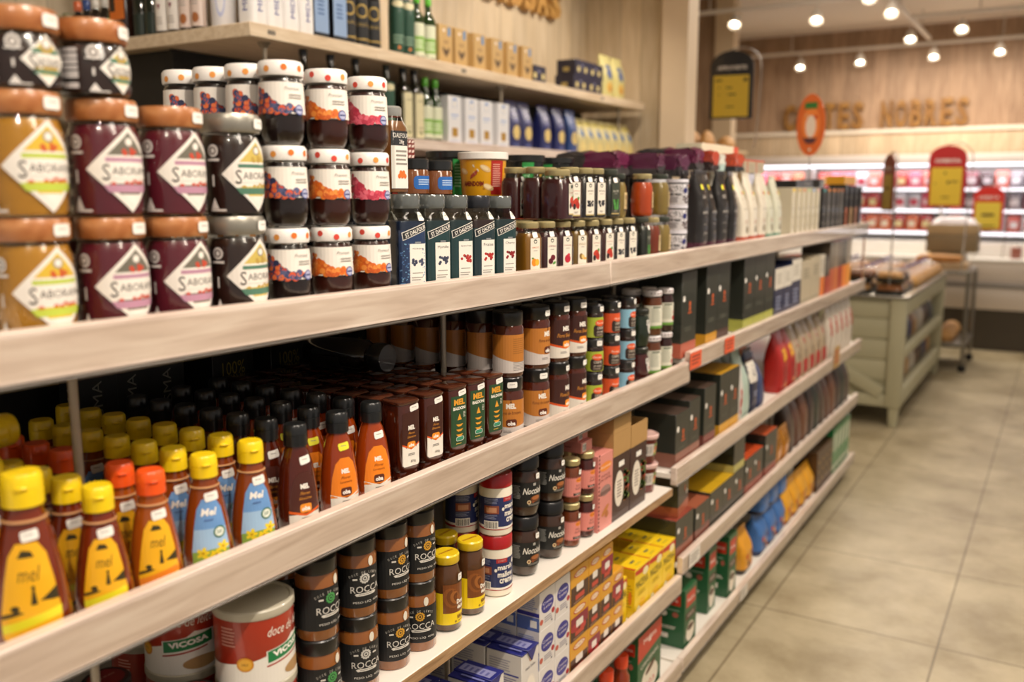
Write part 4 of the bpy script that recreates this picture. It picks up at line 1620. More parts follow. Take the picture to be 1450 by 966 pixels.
for k, (px, xx, dy, w) in enumerate(((636, -1.36, 0, 'left of the yellow tub'), (742, -1.31, 0, 'right of the yellow tub'), (782, -1.33, 0.01, 'behind the dark jam jar'))):
    y = at(px, 250, X=xx).y + dy
    put(P, xx, y, S1z(y) + .1765, f'black and green nut tub with black lid, {w}', 'black and green nut tubs', rot=[-.2, -.55, -1.2][k])
    Q, dq = peanut_tub('#e6a81c', [(-.02, .05, '#b0241c')], '', h=.1)
    if k:
        put(peanut_tub('#c02a1c', [(-.02, .03, '#b0241c')], '', h=.171)[0], xx, y, S1z(y), f'red tub with white lid, underneath the nut tub {w}', 'red tubs with white lids')
    else:
        put(carton('stock_carton', 'carton', .11, .11, .17, '#3a2f26'), xx, y, S1z(y), 'dark closed stock carton under the leftmost nut tub')

# --- strip-label jars, lower tier
SJ = [('#8a5c14', 'ABRICOT', '#c8641e', 'orange'), ('#3a1218', 'CEREJA', '#8a3040', 'cherry'), ('#3a1014', 'FRAMBOESA', '#a83040', 'raspberry'), ('#7a5a20', 'FIGO', '#a88a4a', 'fig'),
      ('#401412', 'MORANGO', '#a8402c', 'strawberry'), ('#401412', 'MORANGOS', '#a8402c', 'strawberry'), ('#1c1214', 'AMORA', '#3a3238', 'blackberry'), ('#1c1214', 'AMORAS', '#3a3238', 'blackberry')]
names = ['golden apricot', 'dark cherry', 'raspberry', 'pale fig', 'strawberry', 'strawberry', 'blackberry', 'blackberry']
R = .0262
X = XI - .002 - R
ys = yrow([748, 772, 794, 815, 835, 854, 870, 887], 345, X, 2 * R + .0015)
which = ['at the left end', 'beside the apricot one', 'third from the left', 'fourth from the left', 'left of its twin', 'right of its twin', 'left of its twin', 'right of its twin']
JS = [strip_jar(*a) for a in SJ]
HB = strip_jar('#22241c', 'ALOE', '#d8d4c4', 'herb', lid='dark')
for i, y in enumerate(ys):
    put(JS[i], X, y, S1z(y), f'gold-lidded {names[i]} jam jar, strip label, lower row, {which[i]}', 'gold-lidded strip-label jars', rot=-.42)
    for k in range(1, 4):
        if clear_of_pole(X - .0545 * k, y, R):
            put(JS[(i + k) % 8 if k > 1 else i], X - .0545 * k, y, S1z(y), f'gold-lidded jam jar, lower row {["two", "three", "four", "five"][k - 1]}, {ORD[i]} from the left', 'gold-lidded strip-label jars')
yA = yrow([905, 921, 935], 338, X - .003, .0565, start=ys[-1] + .056)
RH1, RH2 = round_honey_jar('#7a2c0c'), round_honey_jar('#8a7236', lid='dark')
RH3 = round_honey_jar('#b8430c', r=.031, h=.116)
put(HB, X, yA[0] - .001, S1z(2.4), 'dark green herb jelly jar with dark lid, lower row beside the blackberry jars')
put(RH1, X - .004, yA[1] + .001, S1z(2.4), 'small reddish honey jar with kraft label, lower row under the orange jar')
put(RH2, X - .004, yA[2] + .004, S1z(2.4), 'small pale honey jar with round seal, lower row next to the black and white tins')
# upper tier stands on the lids below
zt = S1z(1.75) + .121
u = yrow([771, 806, 826, 842, 862], 270, X - .004, 2 * R + .0015)
BIG = strip_jar('#3a0e12', 'MORANGOS', '#a8402c', 'strawberry')
uj = [JS[4], JS[5], JS[6], JS[7], HB]
un = ['wide dark red', 'strawberry', 'left blackberry', 'right blackberry', 'dark green herb']
y = at(776, 270, X=X).y
Pbig = Proto('jam_jar', 'jar')
pf = [(0, .028, .028, 3.6), (.004, .033, .033, 3.6), (.080, .033, .033, 3.6), (.094, .028, .028, 2.6), (.104, .0265, .0265, 2)]
jar_shell(Pbig, pf, '#3a0b10', .092, lidp(.100, .028, .0145), gold(), seg=28)
d = Dec(front_map(pf), du=.009)
d.rect(-.005, .012, .024, .082, paper('#e9e2d2')); d.rect(-.005, .012, .024, .015, M('#b9a46a', .5))
d.ell(.0095, .076, .0046, .0046, M('#33403a', .5)); d.text('MORANGO', .0095, .062, .022, M('#a8402c', .5), maxh=.005)
d.ell(.009, .046, .0095, .007, M('#c2402c', .4), rot=.6); d.ell(.013, .038, .006, .0095, M('#b0352a', .4), rot=.2); d.ell(.003, .033, .0045, .007, M('#352426', .4)); d.ell(.015, .053, .003, .004, M('#4e8a3c', .4))
Pbig.part('label', d.mb)
sticker(Pbig, front_map(pf), .010, .090, .013, .012)
yb0 = u[1] - .0595
put(Pbig, X - .004, yb0, zt, 'largest dark red jam jar with gold lid, upper row left end')
for i in range(1, 5):
    put(uj[i], X - .004, u[i], zt, f'{un[i]} jar with strip label in the upper row on the gold lids', 'upper row of strip-label jars', rot=-.4)
for i in range(0, 4):
    for k in (1, 2):
        yy = u[i] if i else yb0
        if clear_of_pole(X - .004 - .058 * k, yy, R):
            put(uj[max(i, 1)], X - .004 - .058 * k, yy, zt, f'gold-lidded jar in upper row, {["directly", "two rows"][k - 1]} behind the {["first", "second", "third", "fourth"][i]} front jar', 'upper row of strip-label jars')
hy = yrow([884, 908, 936], 275, X - .006, .061, start=u[4] + .056)
zt2 = S1z(2.4) + .1205
put(RH2, X - .03, hy[0], zt2 - .002, 'pale golden honey jar with kraft label, left of the bright orange one', rot=-.1)
put(RH3, X - .004, hy[1], zt2, 'bright orange honey jar with gold lid and kraft label, upper row', rot=.1)
put(RH2, X - .012, hy[2] + .001, zt2, 'pale golden honey jar with kraft label, right of the bright orange one', rot=.1)
# --- printed tins
T = news_tin()
xt = XI - .002 - .032
ty = yrow([958], 310, xt, .07, start=yA[2] + .067)[0]
for t in range(3):
    put(T, xt, ty, S1z(ty) + t * .0755, f'black and white newsprint tin with white lid, {["bottom", "middle", "top"][t]} of the stack', 'newsprint tins', rot=-.6)
    put(T, xt - .07, ty, S1z(ty) + t * .0755, f'newsprint tin behind the front stack, {["bottom", "middle", "top"][t]} one', 'newsprint tins', rot=.6)


# --- coffee bags
def bag_print_dark(d):
    w = M('#b8b2aa', .45)
    d.text('BAGGIO', 0, .125, .046, w, h=.008, bold=.02)
    d.text('CAFÉ', 0, .138, .014, M('#7a756e', .45), h=.004)
    d.lines(-.016, .168, .014, .180, 3, w); d.lines(-.008, .108, .008, .114, 1, M('#7a756e', .45)); d.lines(-.018, .086, .012, .089, 1, w)
    d.lines(-.014, .055, .016, .066, 3, M('#8a857e', .45)); d.ell(0, .03, .003, .006, M('#a89a90', .45))
    d.rect(-.014, .196, .002, .212, M('#e3e23c', .5)); d.rect(.003, .196, .008, .212, M('#a83a2a', .5))


def bag_print_white(d):
    k = M('#8f877a', .5)
    d.text('Santa Mônica', 0, .128, .05, k, maxh=.009)
    d.ell(.0, .055, .011, .012, M('#6a5c4a', .5)); d.ell(.002, .057, .006, .007, M('#a89a82', .5)); d.lines(-.018, .075, .015, .09, 3, M('#c4a08a', .5))
    d.ell(.008, .185, .006, .006, M('#c8443a', .45), n=9); d.rect(.016, .178, .026, .192, M('#d8dc3c', .45)); d.lines(-.02, .16, .0, .166, 1, M('#b0a898', .5))


DB = [bag('coffee_bag', 'coffee bag', .07, .082, .245, '#221f1e', '#4a1a30', seed=s, draw=bag_print_dark, slump=sl) for s, sl in ((1, .03), (4, -.04), (6, .05))]
WB = [bag('coffee_bag', 'coffee bag', .07, .082, .245, '#dcd4c2', '#c4604c', seed=s, draw=bag_print_white, slump=sl) for s, sl in ((2, -.10), (5, -.05), (8, .02))]
GB = [bag('coffee_bag', 'coffee bag', .07, .082, .24, '#ccccb8', '#7aa08c', seed=s, draw=bag_print_white, slump=sl) for s, sl in ((3, -.08), (7, -.03))]
X = XI - .002 - .037
cy_ = yrow([984, 998, 1012, 1028], 300, X, .0845, start=ty + .08)
bn = ['left end next to the tins', 'second', 'third', 'beside the first white bag']
for i, y in enumerate(cy_):
    put(DB[i % 3], X, y, S1z(y), f'black coffee bag with maroon foot, {bn[i]}', 'black coffee bags', rot=[0, .06, -.05, .12][i])
    put(DB[(i + 1) % 3], X - .085, y, S1z(y), f'black coffee bag in the second row behind the {ORD[i]} front one', 'black coffee bags', rot=.1)
wy = yrow([1046, 1058, 1070], 290, X, .0845, start=cy_[-1] + .0845)
for i, y in enumerate(wy):
    put(WB[i], X, y, S1z(y), f'white coffee bag with salmon foot, {["next to the black bags", "middle one", "beside the mint-footed bags"][i]}', 'white coffee bags')
    put(WB[(i + 1) % 3], X - .085, y, S1z(y), f'white coffee bag in the second row behind the {ORD[i]} front one', 'white coffee bags')
gy = yrow([1082, 1093], 290, X, .0845, start=wy[-1] + .0845)
for i, y in enumerate(gy):
    put(GB[i], X, y, S1z(y), f'pale coffee bag with mint green foot, {["left", "right"][i]} one', 'mint-footed coffee bags')
# slim white cartons, dark cartons and book-like boxes to the end of the shelf
yend = gy[-1] + .0425
def slim(col, top, ink):
    def dr(f, s, t):
        f.rect(-.0235, .190, .0235, .203, M(top, .5)); f.text('DRIP', 0, .12, .03, M(ink, .5), maxh=.008); f.ell(0, .045, .005, .009, M(ink, .5)); f.lines(-.012, .08, .01, .09, 2, M(ink, .5))
    return dr
tops = ['#d8b83c', '#b89a4a', '#c88a5a', '#a8bc8a', '#7a9ac0', '#c8a0a0']
X = XI - .002 - .045
y = yend + .026
i = 0
ycs = yrow([1108, 1116, 1123, 1130, 1137, 1144], 295, X, .0505, start=y)
for i, y in enumerate(ycs):
    put(carton('drip_coffee_box', 'box', .09, .049, .206, '#cfc6ae', slim('#cfc6ae', tops[i], '#8f8674')), X, y, S1z(y), f'slim cream drip coffee carton, {ORD[i]} of six from the left', 'slim cream cartons')
cols = [('#23211f', '#2a8a8a'), ('#55524e', '#d8832c'), ('#4a4744', '#d8832c'), ('#3e3a38', '#c87a2c'), ('#5a5650', '#b86a3a')]
ycs2 = yrow([1153, 1160, 1167, 1173, 1179], 290, X, .0505, start=ycs[-1] + .0505)
for i, y in enumerate(ycs2):
    put(carton('coffee_box', 'box', .09, .049, .206, cols[i][0], slim('', cols[i][1], '#b8b0a4')), X, y, S1z(y), f'slim charcoal coffee carton with coloured top band, {ORD[i]} of five', 'slim charcoal cartons')
def tallb(c2):
    def dr(f, s, t):
        f.rect(-.024, .02, .024, .11, M(c2, .45)); f.lines(-.012, .03, .012, .08, 4, M('#3a2a20', .5)); f.text('CAFÉ', 0, .16, .03, M('#d8d0c4', .5), maxh=.01)
    return dr
ycs3 = yrow([1186, 1193, 1200, 1207, 1213, 1219], 285, X, .052, start=ycs2[-1] + .052)
ycs3 = [y for y in ycs3 if y < YE - .03]
c3 = ['#b8643c', '#c8a070', '#c0846a', '#9a94a8', '#e0b82c', '#a83a34']
for i, y in enumerate(ycs3):
    put(carton('coffee_box', 'box', .09, .050, .226 - .004 * i, '#1d1b1a', tallb(c3[i])), X, y, S1z(y), f'tall black coffee carton with {["rust", "tan", "dusty pink", "grey", "yellow", "red"][i]} panel near the shelf end', 'tall black coffee cartons')
# boxes lying on top
def lay(px, py, w, l, t, col, lab, zb, draw=None, X_=-1.08):
    y = at(px, py, X=X_).y
    put(carton('coffee_box', 'box', l, w, t, col, draw), X_, y, zb, lab)
zc = S1z(3) + .2075
lay(1124, 258, .30, .10, .032, '#1c1b1b', 'long black box lying across the slim cream cartons', zc, lambda f, s, t: f.text('ESPRESSO', 0.05, .016, .1, M('#8f8a84', .5), maxh=.014))
lay(1191, 254, .30, .10, .045, '#e0a01c', 'bright yellow box lying across the black cartons at the shelf end', S1z(3) + .2275, None)
lay(1149, 262, .10, .10, .040, '#3a3836', 'small charcoal box lying left of the yellow box', S1z(3) + .2075, lambda f, s, t: f.lines(-.03, .01, .03, .03, 3, M('#a8a29a', .5)))

# --- packs lying on top of the bags and jars
LB = [lying_bag('#55203c', .088, .22, .066, 1, band='#3a3636'), lying_bag('#662444', .092, .21, .07, 2, band='#454040'), lying_bag('#5a2a44', .09, .22, .066, 3, band='#3a3538'), lying_bag('#b8482f', .088, .2, .062, 4, band='#3a2c2a')]
spots = [(838, 232, -1.29, .0, 1, 'leftmost, half hidden behind the jars'), (886, 228, -1.22, .35, 0, 'second from the left'), (922, 226, -1.20, -.2, 2, 'middle one with folded end'), (948, 228, -1.18, .25, 1, 'next to the red striped pack')]
yprev = None
Psup2 = carton('stock_carton', 'carton', .12, .088, .236, '#2b2725')
zk = S1z(2.5) + .238
for k, (px, py, xx, rr, j, ds) in enumerate(spots):
    y = at(px, py, X=xx).y
    if yprev is not None:
        y = max(y, yprev + .110)
    yprev = y
    put(LB[j], xx, y, zk if k < 3 else S1z(3) + .2605, f'maroon and black coffee pack lying flat, {ds}', 'coffee packs lying on top', rot=rr * .2)
    put(Psup2, -1.29, y, S1z(y), f'dark closed stock carton under the maroon packs, {ORD[k]} of four', 'dark stock cartons')
y = yprev + .108
zq = S1z(3) + .2605
put(LB[3], -1.16, y, zq, 'red striped coffee pack lying flat above the black bags')
WL = lying_bag('#d8d8cc', .085, .2, .055, 7, band='#b8d0c8')
put(WL, -1.17, y + .100, zq, 'white and pale blue coffee pack lying flat between two red ones')
RK = lying_bag('#b84a2a', .11, .2, .06, 9, band='#2b2b2b')
put(RK, -1.14, y + .204, zq, 'red and black coffee pack lying flat, right of the pale blue one')
wbx = carton('tea_box', 'box', .10, .42, .035, '#e4d9bf', lambda f, s, t: (f.rect(.15, 0, .21, .035, M('#d0543c', .5)), t.lines(-.1, -.03, .1, .03, 3, M('#c8b89a', .5))))
put(wbx, -1.20, y + .34, zq + .068, 'long cream tea box with red end lying on the topmost packs')
for k in range(3):
    put(carton('biscuit_pack', 'pack', .12, .112, .05, '#b5a688', lambda f, s, t: (f.rect(-.056, 0, -.046, .05, M('#c4503c', .5)), f.rect(-.056, .044, .056, .05, M('#c4503c', .5)), f.lines(-.03, .01, .04, .034, 3, M('#9a8c74', .5)))), -1.12, y + .322 + .115 * k, zq, f'cream and red biscuit pack on top of the white bags, {ORD[k]} of three', 'cream and red packs')

# ================================================================== SECOND SHELF
def S2z(y):
    return z2a(y) - .030


NUM = ['front', 'second', 'third', 'fourth', 'fifth', 'sixth', 'seventh', 'eighth']
HBt = {'mel': squeeze_bottle('mel', .965), 'melbig': squeeze_bottle('mel', 1.2), 'melo': squeeze_bottle('melo', .965), 'blue': squeeze_bottle('blue', .965),
       'oba1': squeeze_bottle('oba1', .99), 'oba2': squeeze_bottle('oba2', .99), 'oba3': squeeze_bottle('oba3', .99)}
# (pixel, kind, half width, look, rows behind)
line = [(35, 'melbig', .0425, 'largest honey bottle, yellow cap and yellow label, left edge', 2),
        (141, 'mel', .035, 'honey bottle with yellow cap and yellow label, smaller, next to the orange-capped one', 4),
        (217, 'melo', .035, 'honey bottle with orange cap and yellow label', 5),
        (290, 'blue', .035, 'honey bottle with yellow cap and blue flower label, left of the pair', 6),
        (357, 'blue', .035, 'honey bottle with yellow cap and blue flower label, right of the pair', 7),
        (421, 'oba1', .0338, 'black-capped honey bottle with dark brown label', 6),
        (480, 'oba2', .0338, 'black-capped honey bottle with orange label and yellow sticker', 6),
        (528, 'oba3', .0338, 'black-capped honey bottle with orange label and white sticker', 6)]
back_desc = ['large yellow-capped honey bottle', 'yellow-capped honey bottle beside the orange column', 'orange-capped honey bottle', 'yellow-capped honey bottle, left blue-label column', 'yellow-capped honey bottle, right blue-label column',
             'black-capped honey bottle, leftmost black column', 'black-capped honey bottle, middle black column', 'black-capped honey bottle, rightmost black column']
grp = ['yellow-label honey bottles', 'yellow-label honey bottles', 'orange-capped honey bottles', 'blue-label honey bottles', 'blue-label honey bottles', 'black-capped honey bottles', 'black-capped honey bottles', 'black-capped honey bottles']
prev = None
LASTY = 0
for i, (px, kind, hw, desc, n) in enumerate(line):
    X = XI - .003 - (.037 if kind == 'melbig' else .0305)
    y = at(px, 740 if i < 3 else 690, X=X).y
    if prev is not None:
        y = max(y, prev + hw + .0015)
    prev = y + hw
    put(HBt[kind], X, y, S2z(y), desc, grp[i], rot=[-.55, -.5, -.45, -.5, -.42, -.3, -.34, -.4][i])
    if kind == 'melo':
        ymelo = y
    step = .080 if kind == 'melbig' else .0635
    for k in range(1, n + 1):
        if clear_of_pole(X - step * k, y, .036):
            put(HBt[kind], X - step * k, y, S2z(y), f'{back_desc[i]}, {NUM[k] if k < 8 else "last"} row back', grp[i], rot=-.45)
PB, PG = pet_jar('brown'), pet_jar('green')
X = XI - .003 - .0275
ys = yrow([568, 603, 637, 664, 690], 620, X, .0562, start=prev + .029)
pd = ['brown label, left of its twin', 'brown label, right of its twin', 'green label, left of three', 'green label, middle of three', 'green label, right of three']
for i, y in enumerate(ys):
    pr = PB if i < 2 else PG
    put(pr, X, y, S2z(y), f'square honey pack on faceted foot, {pd[i]}', 'square honey packs', rot=-.16)
    for k in range(1, 8):
        if clear_of_pole(X - .0575 * k, y, .029):
            put(pr, X - .0575 * k, y, S2z(y), f'square honey pack, {NUM[k]} row back behind the {ORD[i]} front pack', 'square honey packs')
prev = ys[-1] + .0275
HO, HOb, HBr = honey_cylinder('orange'), honey_cylinder('orange', back=True), honey_cylinder('brown')
R = .0345
X = XI - .003 - R
ys = yrow([719, 757], 530, X, 2 * R + .0015, start=prev + R + .001)
ys += yrow([787, 812], 500, X, 2 * .0325 + .0015, start=ys[-1] + R + .0325 + .0015)
cd = ['orange label, leftmost stack', 'orange label, second stack', 'dark brown label, third stack', 'dark brown label, fourth stack']
rot = [[-.9, -.1], [-.55, -.15], [-.05, -.3], [-.1, -.4]]
for i, y in enumerate(ys):
    for t in range(2):
        pr = (HOb if (i == 0 and t) else HO) if i < 2 else HBr
        put(pr, X, y, S2z(y) + t * .1415, f'black-lidded honey jar with {cd[i]}, {["lower", "upper"][t]} jar', 'black-lidded honey jars', rot=rot[i][t])
        for k in range(1, 6):
            if i > 1 and k > 3:
                continue
            if t == 0 and k > 2:
                continue
            if clear_of_pole(X - .0705 * k, y, R):
                if t == 1 and k > 2:
                    put(HO if i < 2 else HBr, X - .0705 * k, y, S2z(y), f'black-lidded honey jar in row {k + 1}, lower, {ORD[i]} stack', 'black-lidded honey jars')
                put(HOb if i < 2 else HBr, X - .0705 * k, y, S2z(y) + t * .1415, f'black-lidded honey jar, {NUM[k]} row back, {["lower", "upper"][t]}, {ORD[i]} stack', 'black-lidded honey jars', rot=.15)
prev = ys[-1] + .0325
CJ = [cream_jar('#a8b83c'), cream_jar('#d8542a'), cream_jar('#8ec4dc')]
R = .0245
X = XI - .003 - R
ys = yrow([840, 864, 886], 500, X, 2 * R + .0015, start=prev + R + .001)
for i, y in enumerate(ys):
    for t in range(3):
        put(CJ[i], X + [0, .001, 0][t], y + [0, .0006, -.0006][t], S2z(y) + t * .0865, f'small cream jar with {["lime green", "orange red", "light blue"][i]} label, {["bottom", "middle", "top"][t]} of its stack', 'small cream jars', rot=[-.6, -.8, -.45][t] + i * .1)
        put(CJ[i], X - .052, y, S2z(y) + t * .0865, f'small cream jar, {["lime", "orange", "blue"][i]} label, second row, {["bottom", "middle", "top"][t]}', 'small cream jars')
prev = ys[-1] + R
C1, C2 = crest_jar(False), crest_jar(True)
X = XI - .003 - .029
y = max(at(905, 500, X=X).y, prev + .0295)
put(C1, X, y, S2z(y), 'dark red preserve jar with white crest label, beneath the green one')
put(C2, X, y, S2z(y) + .1085, 'dark green preserve jar with white crest label, on the red one')
put(C2, X - .06, y, S2z(y), 'dark green preserve jar in the second row, lower')
put(C2, X - .06, y, S2z(y) + .1085, 'dark green preserve jar in the second row, upper')
prev = y + .029
PO, PC = preserve_jar('orange'), preserve_jar('cherry')
y = max(at(922, 480, X=XI - .034).y, prev + .031)
for t in range(2):
    put(PO, XI - .034, y, S2z(y) + t * .1305, f'white-lidded amber preserve jar with orange on the label, {["lower", "upper"][t]}', 'white-lidded preserve jars')
    put(PO, XI - .098, y, S2z(y) + t * .1305, f'white-lidded amber preserve jar in the second row, {["lower", "upper"][t]}', 'white-lidded preserve jars', rot=.6)
ys = yrow([941, 956, 966], 470, XI - .028, .0505, start=y + .0565)
for i, y in enumerate([q for q in ys if q < 2.62]):
    for t in range(2):
        put(PC, XI - .028, y, S2z(y) + t * .1305, f'narrow white-lidded preserve jar with cherries, {["lower", "upper"][t]}, {["left", "middle", "right"][i]} stack', 'white-lidded preserve jars', rot=.1 * i)
        put(PC, XI - .08, y, S2z(y) + t * .1305, f'narrow white-lidded preserve jar, second row, {["lower", "upper"][t]}, {["left", "middle", "right"][i]} stack', 'white-lidded preserve jars', rot=.3)
# dark cartons and lying bottles at the back
def plasma(f, s, t):
    f.text('CLASMA', 0, .12, .13, M('#7c7a70', .5), h=.020, rot=1.5708)
    s.text('CLASMA', 0.01, .12, .13, M('#8a8578', .5), h=.022, rot=1.5708)


bk = carton('product_box', 'box', .05, .085, .25, '#1a1b19', plasma)
for k, (px, xx) in enumerate(((126, -1.525), (176, -1.53), (226, -1.53))):
    y = at(px, 560, X=xx).y
    put(bk, xx, y, S2z(y), f'tall black product box at the back of the second shelf, {ORD[k]} from the left')
bk2 = carton('product_box', 'box', .10, .11, .26, '#171816', lambda f, s, t: (f.text('100%', 0.0, .17, .06, M('#8a7a2c', .5), h=.028), f.lines(-.03, .05, .03, .1, 4, M('#4a4a44', .5))))
for k, px in enumerate((312, 392, 486)):
    y = at(px, 520, X=-1.50).y
    put(bk2, -1.51, y, S2z(y), f'wide black product box at the back of the second shelf, {ORD[k]} from the left')
Pl = wine_bottle('syrup_bottle', 'bottle', '#17110d', '#1c1612', r=.034, h=.24, cap='#1d1e1e', neck=.028, shoulder=.72)
y = at(556, 515, X=-1.16).y
put(Pl, -1.16 - .20, y - .02, S2z(1.4) + .1625 + .036, 'dark bottle with black cap lying on the square honey packs', tilt=(0, math.pi / 2), scale=(1, 1, .85))
y = at(75, 640, X=-1.15).y
hb = squeeze_bottle('mel', 1.2)
put(hb, -1.235, .50, S2z(.5) + .166 + .033, 'honey bottle with yellow label lying across the yellow caps at left', tilt=(-math.pi / 2, -.0), rot=.0)

# ================================================================== THIRD SHELF
def S3z(y):
    return z3a(y)


XF = -.975
VC = milk_can()
X = XF - .0605
y = at(367, 1030, X=X).y
for t in range(2):
    put(VC, X, y, S3z(y) + t * .122, f'red and white caramel tin with pale plastic lid, {["lower", "upper"][t]} one', 'caramel tins', rot=.02, scale=(1, 1, .875))
    for k in (2,):
        if clear_of_pole(X - .130 * k, y, .061):
            put(VC, X - .130 * k, y, S3z(y) + t * .122, f'caramel tin behind the front stack, {["lower", "upper"][t]}, {["second", "third"][k - 1]} row', 'caramel tins', rot=.1, scale=(1, 1, .875))
ycan = y
for t in range(2):
    put(VC, X - .128, ycan - .03, S3z(y) + t * .122, f'darker caramel tin left of and behind the front stack, {["lower", "upper"][t]}', 'caramel tins', rot=-.75, scale=(1, 1, .875))
RL = nocc_jar()
Prb = Proto('spread_jar', 'jar')
Prb.part('jar', MB().loft([(0, .03), (.004, .036), (.09, .036), (.1, .032)], M('#2a1a14', .15, coat=.9), 26))
Prb.part('lid', MB().loft([(.098, .033), (.1, .036), (.122, .036), (.125, .033)], M('#161617', .35, coat=.4), 26))
dt = Dec(lambda u, v, off: (-v, u, .125 + off)); dt.ell(0, 0, .027, .027, M('#7a1c1c', .4), n=24); dt.text('doce de leite', 0, .004, .034, M('#d8a8a0', .5), maxh=.008, shear=.3)
Prb.part('lid_print', dt.mb)
dl = Dec(round_map(.036), du=.006); dl.rect(-.05, .02, .05, .08, paper('#3a1c18')); Prb.part('label', dl.mb)
for k, (px, py) in enumerate(((292, 968), (205, 985), (150, 960))):
    p = at(px, py, Z=.895)
    put(Prb, p.x, [min(p.y, ycan - .099), p.y, p.y][k], S3z(p.y), f'dark spread jar with red disc on black lid, {["nearest the caramel tins", "second from the tins", "furthest left"][k]}', 'dark spread jars')
RJ = {k: rocca_jar(k) for k in ('green', 'white', 'gold')}
R = .0355
X = XF - .006 - R
ys = yrow([450, 507, 553, 592], 900, X, 2 * R + .0015)
sk = ['green', 'white', 'gold', 'gold']
for i, y in enumerate(ys):
    for t in range(2):
        w = ['with green seal', 'with white seal', 'with gold seal, left of its twin', 'with gold seal, right of its twin'][i]
        put(RJ[sk[i]], X, y, S3z(y) + t * .139, f'black-lidded caramel jar {w}, {["lower", "upper"][t]} jar', 'black-label caramel jars', rot=[[-.22, -.18], [-.55, -.5], [-.42, -.22], [-.85, -.35]][i][t])
        for k in (1, 2):
            if clear_of_pole(X - .0725 * k, y, R):
                put(RJ[sk[i]], X - .0735 * k, y, S3z(y) + t * .139, f'black-lidded caramel jar, {NUM[k]} row back, {["lower", "upper"][t]}, {ORD[i]} column', 'black-label caramel jars')
HJ = havanna_jar()
R = .0305
X = XF - .006 - R
ys = yrow([632, 666], 840, X, 2 * R + .002, start=ys[-1] + .067)
for i, y in enumerate(ys):
    put(HJ, X, y, S3z(y), f'yellow-lidded caramel jar with yellow label, {["left", "right"][i]} one', 'yellow-lidded caramel jars', rot=-.2)
    for k in (1, 2):
        if clear_of_pole(X - .063 * k, y, R):
            put(HJ, X - .063 * k, y, S3z(y), f'yellow-lidded caramel jar, {NUM[k]} row back behind the {["left", "right"][i]} one', 'yellow-lidded caramel jars')
MJ = marsh_jar()
R = .0362
X = XF - .006 - R
y = max(at(702, 800, X=X).y, ys[-1] + .0305 + R + .001)
for t in range(2):
    put(MJ, X, y, S3z(y) + t * .1375, f'white marshmallow jar with red lid and navy label, {["lower", "upper"][t]} front one', 'marshmallow jars', rot=-.65 if t == 0 else -.2)
    put(MJ, X - .0735, y - .024, S3z(y) + t * .1375, f'white marshmallow jar, second row, {["lower", "upper"][t]} one', 'marshmallow jars', rot=.2)
NJ = nocc_jar()
R = .0365
X = XF - .006 - R
ys = yrow([742, 778], 740, X, 2 * R + .0015, start=y + .0362 + R + .001)
for i, yy in enumerate(ys):
    for t in range(2):
        put(NJ, X, yy, S3z(yy) + t * .1415, f'hazelnut spread jar with black lid, {["lower", "upper"][t]} of the {["left", "right"][i]} stack', 'hazelnut spread jars', rot=-.5)
        put(NJ, X - .075, yy, S3z(yy) + t * .1415, f'hazelnut spread jar, second row, {["lower", "upper"][t]} of the {["left", "right"][i]} stack', 'hazelnut spread jars')
PKa, PKb = pink_jar(True), pink_jar(False)
R = .0245
X = XF - .006 - R
ys = yrow([808, 828], 720, X, 2 * R + .0015, start=ys[-1] + .0365 + R + .001)
for i, yy in enumerate(ys):
    for t in range(2):
        put((PKa, PKb)[i], X, yy, S3z(yy) + t * .1125, f'small pink-label jar with gold lid, {["amber", "dark red"][i]}, {["lower", "upper"][t]}', 'small pink-label jars', rot=-.5)
        put((PKb, PKa)[i], X - .052, yy, S3z(yy) + t * .1125, f'small pink-label jar, second row, {["lower", "upper"][t]} of the {["left", "right"][i]} stack', 'small pink-label jars')


class Sc:
    """stretches a drawing to a carton's proportions"""
    def __init__(self, d, a, b):
        self.d, self.a, self.b = d, a, b
        self.step = d.step
    @property
    def off(self):
        return self.d.off
    @off.setter
    def off(self, v):
        self.d.off = v
    def rect(self, u0, v0, u1, v1, m): self.d.rect(u0 * self.a, v0 * self.b, u1 * self.a, v1 * self.b, m)
    def rrect(self, u0, v0, u1, v1, r, m): self.d.rrect(u0 * self.a, v0 * self.b, u1 * self.a, v1 * self.b, r, m)
    def poly(self, p, m): self.d.poly([(x * self.a, y * self.b) for x, y in p], m)
    def ell(self, u, v, a, b, m, **k): self.d.ell(u * self.a, v * self.b, a * self.a, b * self.b, m, **k)
    def text(self, s, u, v, w, m, **k): self.d.text(s, u * self.a, v * self.b, w * self.a, m, **k)
    def lines(self, u0, v0, u1, v1, n, m, **k): self.d.lines(u0 * self.a, v0 * self.b, u1 * self.a, v1 * self.b, n, m, **k)


def pinkbox(f_, s, t):
    f = Sc(f_, 2.08, 1.0)
    dk = M('#7a3a34', .5)
    f.ell(0, .17, .017, .012, M('#e88a34', .4)); f.text('Flormel', 0, .17, .028, M('#f4e0d0', .4), maxh=.007)
    f.text('DOCE', 0, .146, .026, dk, h=.006); f.text('DE LEITE', 0, .136, .030, dk, h=.006)
    f.ell(0, .105, .015, .014, M('#9a7a74', .45)); f.rect(-.015, .095, .015, .105, M('#7a5a54', .45))
    f.ell(0, .05, .012, .007, M('#c07a3c', .4), rot=.5); f.ell(.004, .038, .005, .010, M('#b06a34', .4))
    for k in range(20):
        f.rect(-.0205, .004 + k * .0105, -.017, .009 + k * .0105, dk); f.off -= f.step
    s.lines(-.03, .02, .03, .15, 14, M('#a8645a', .5))


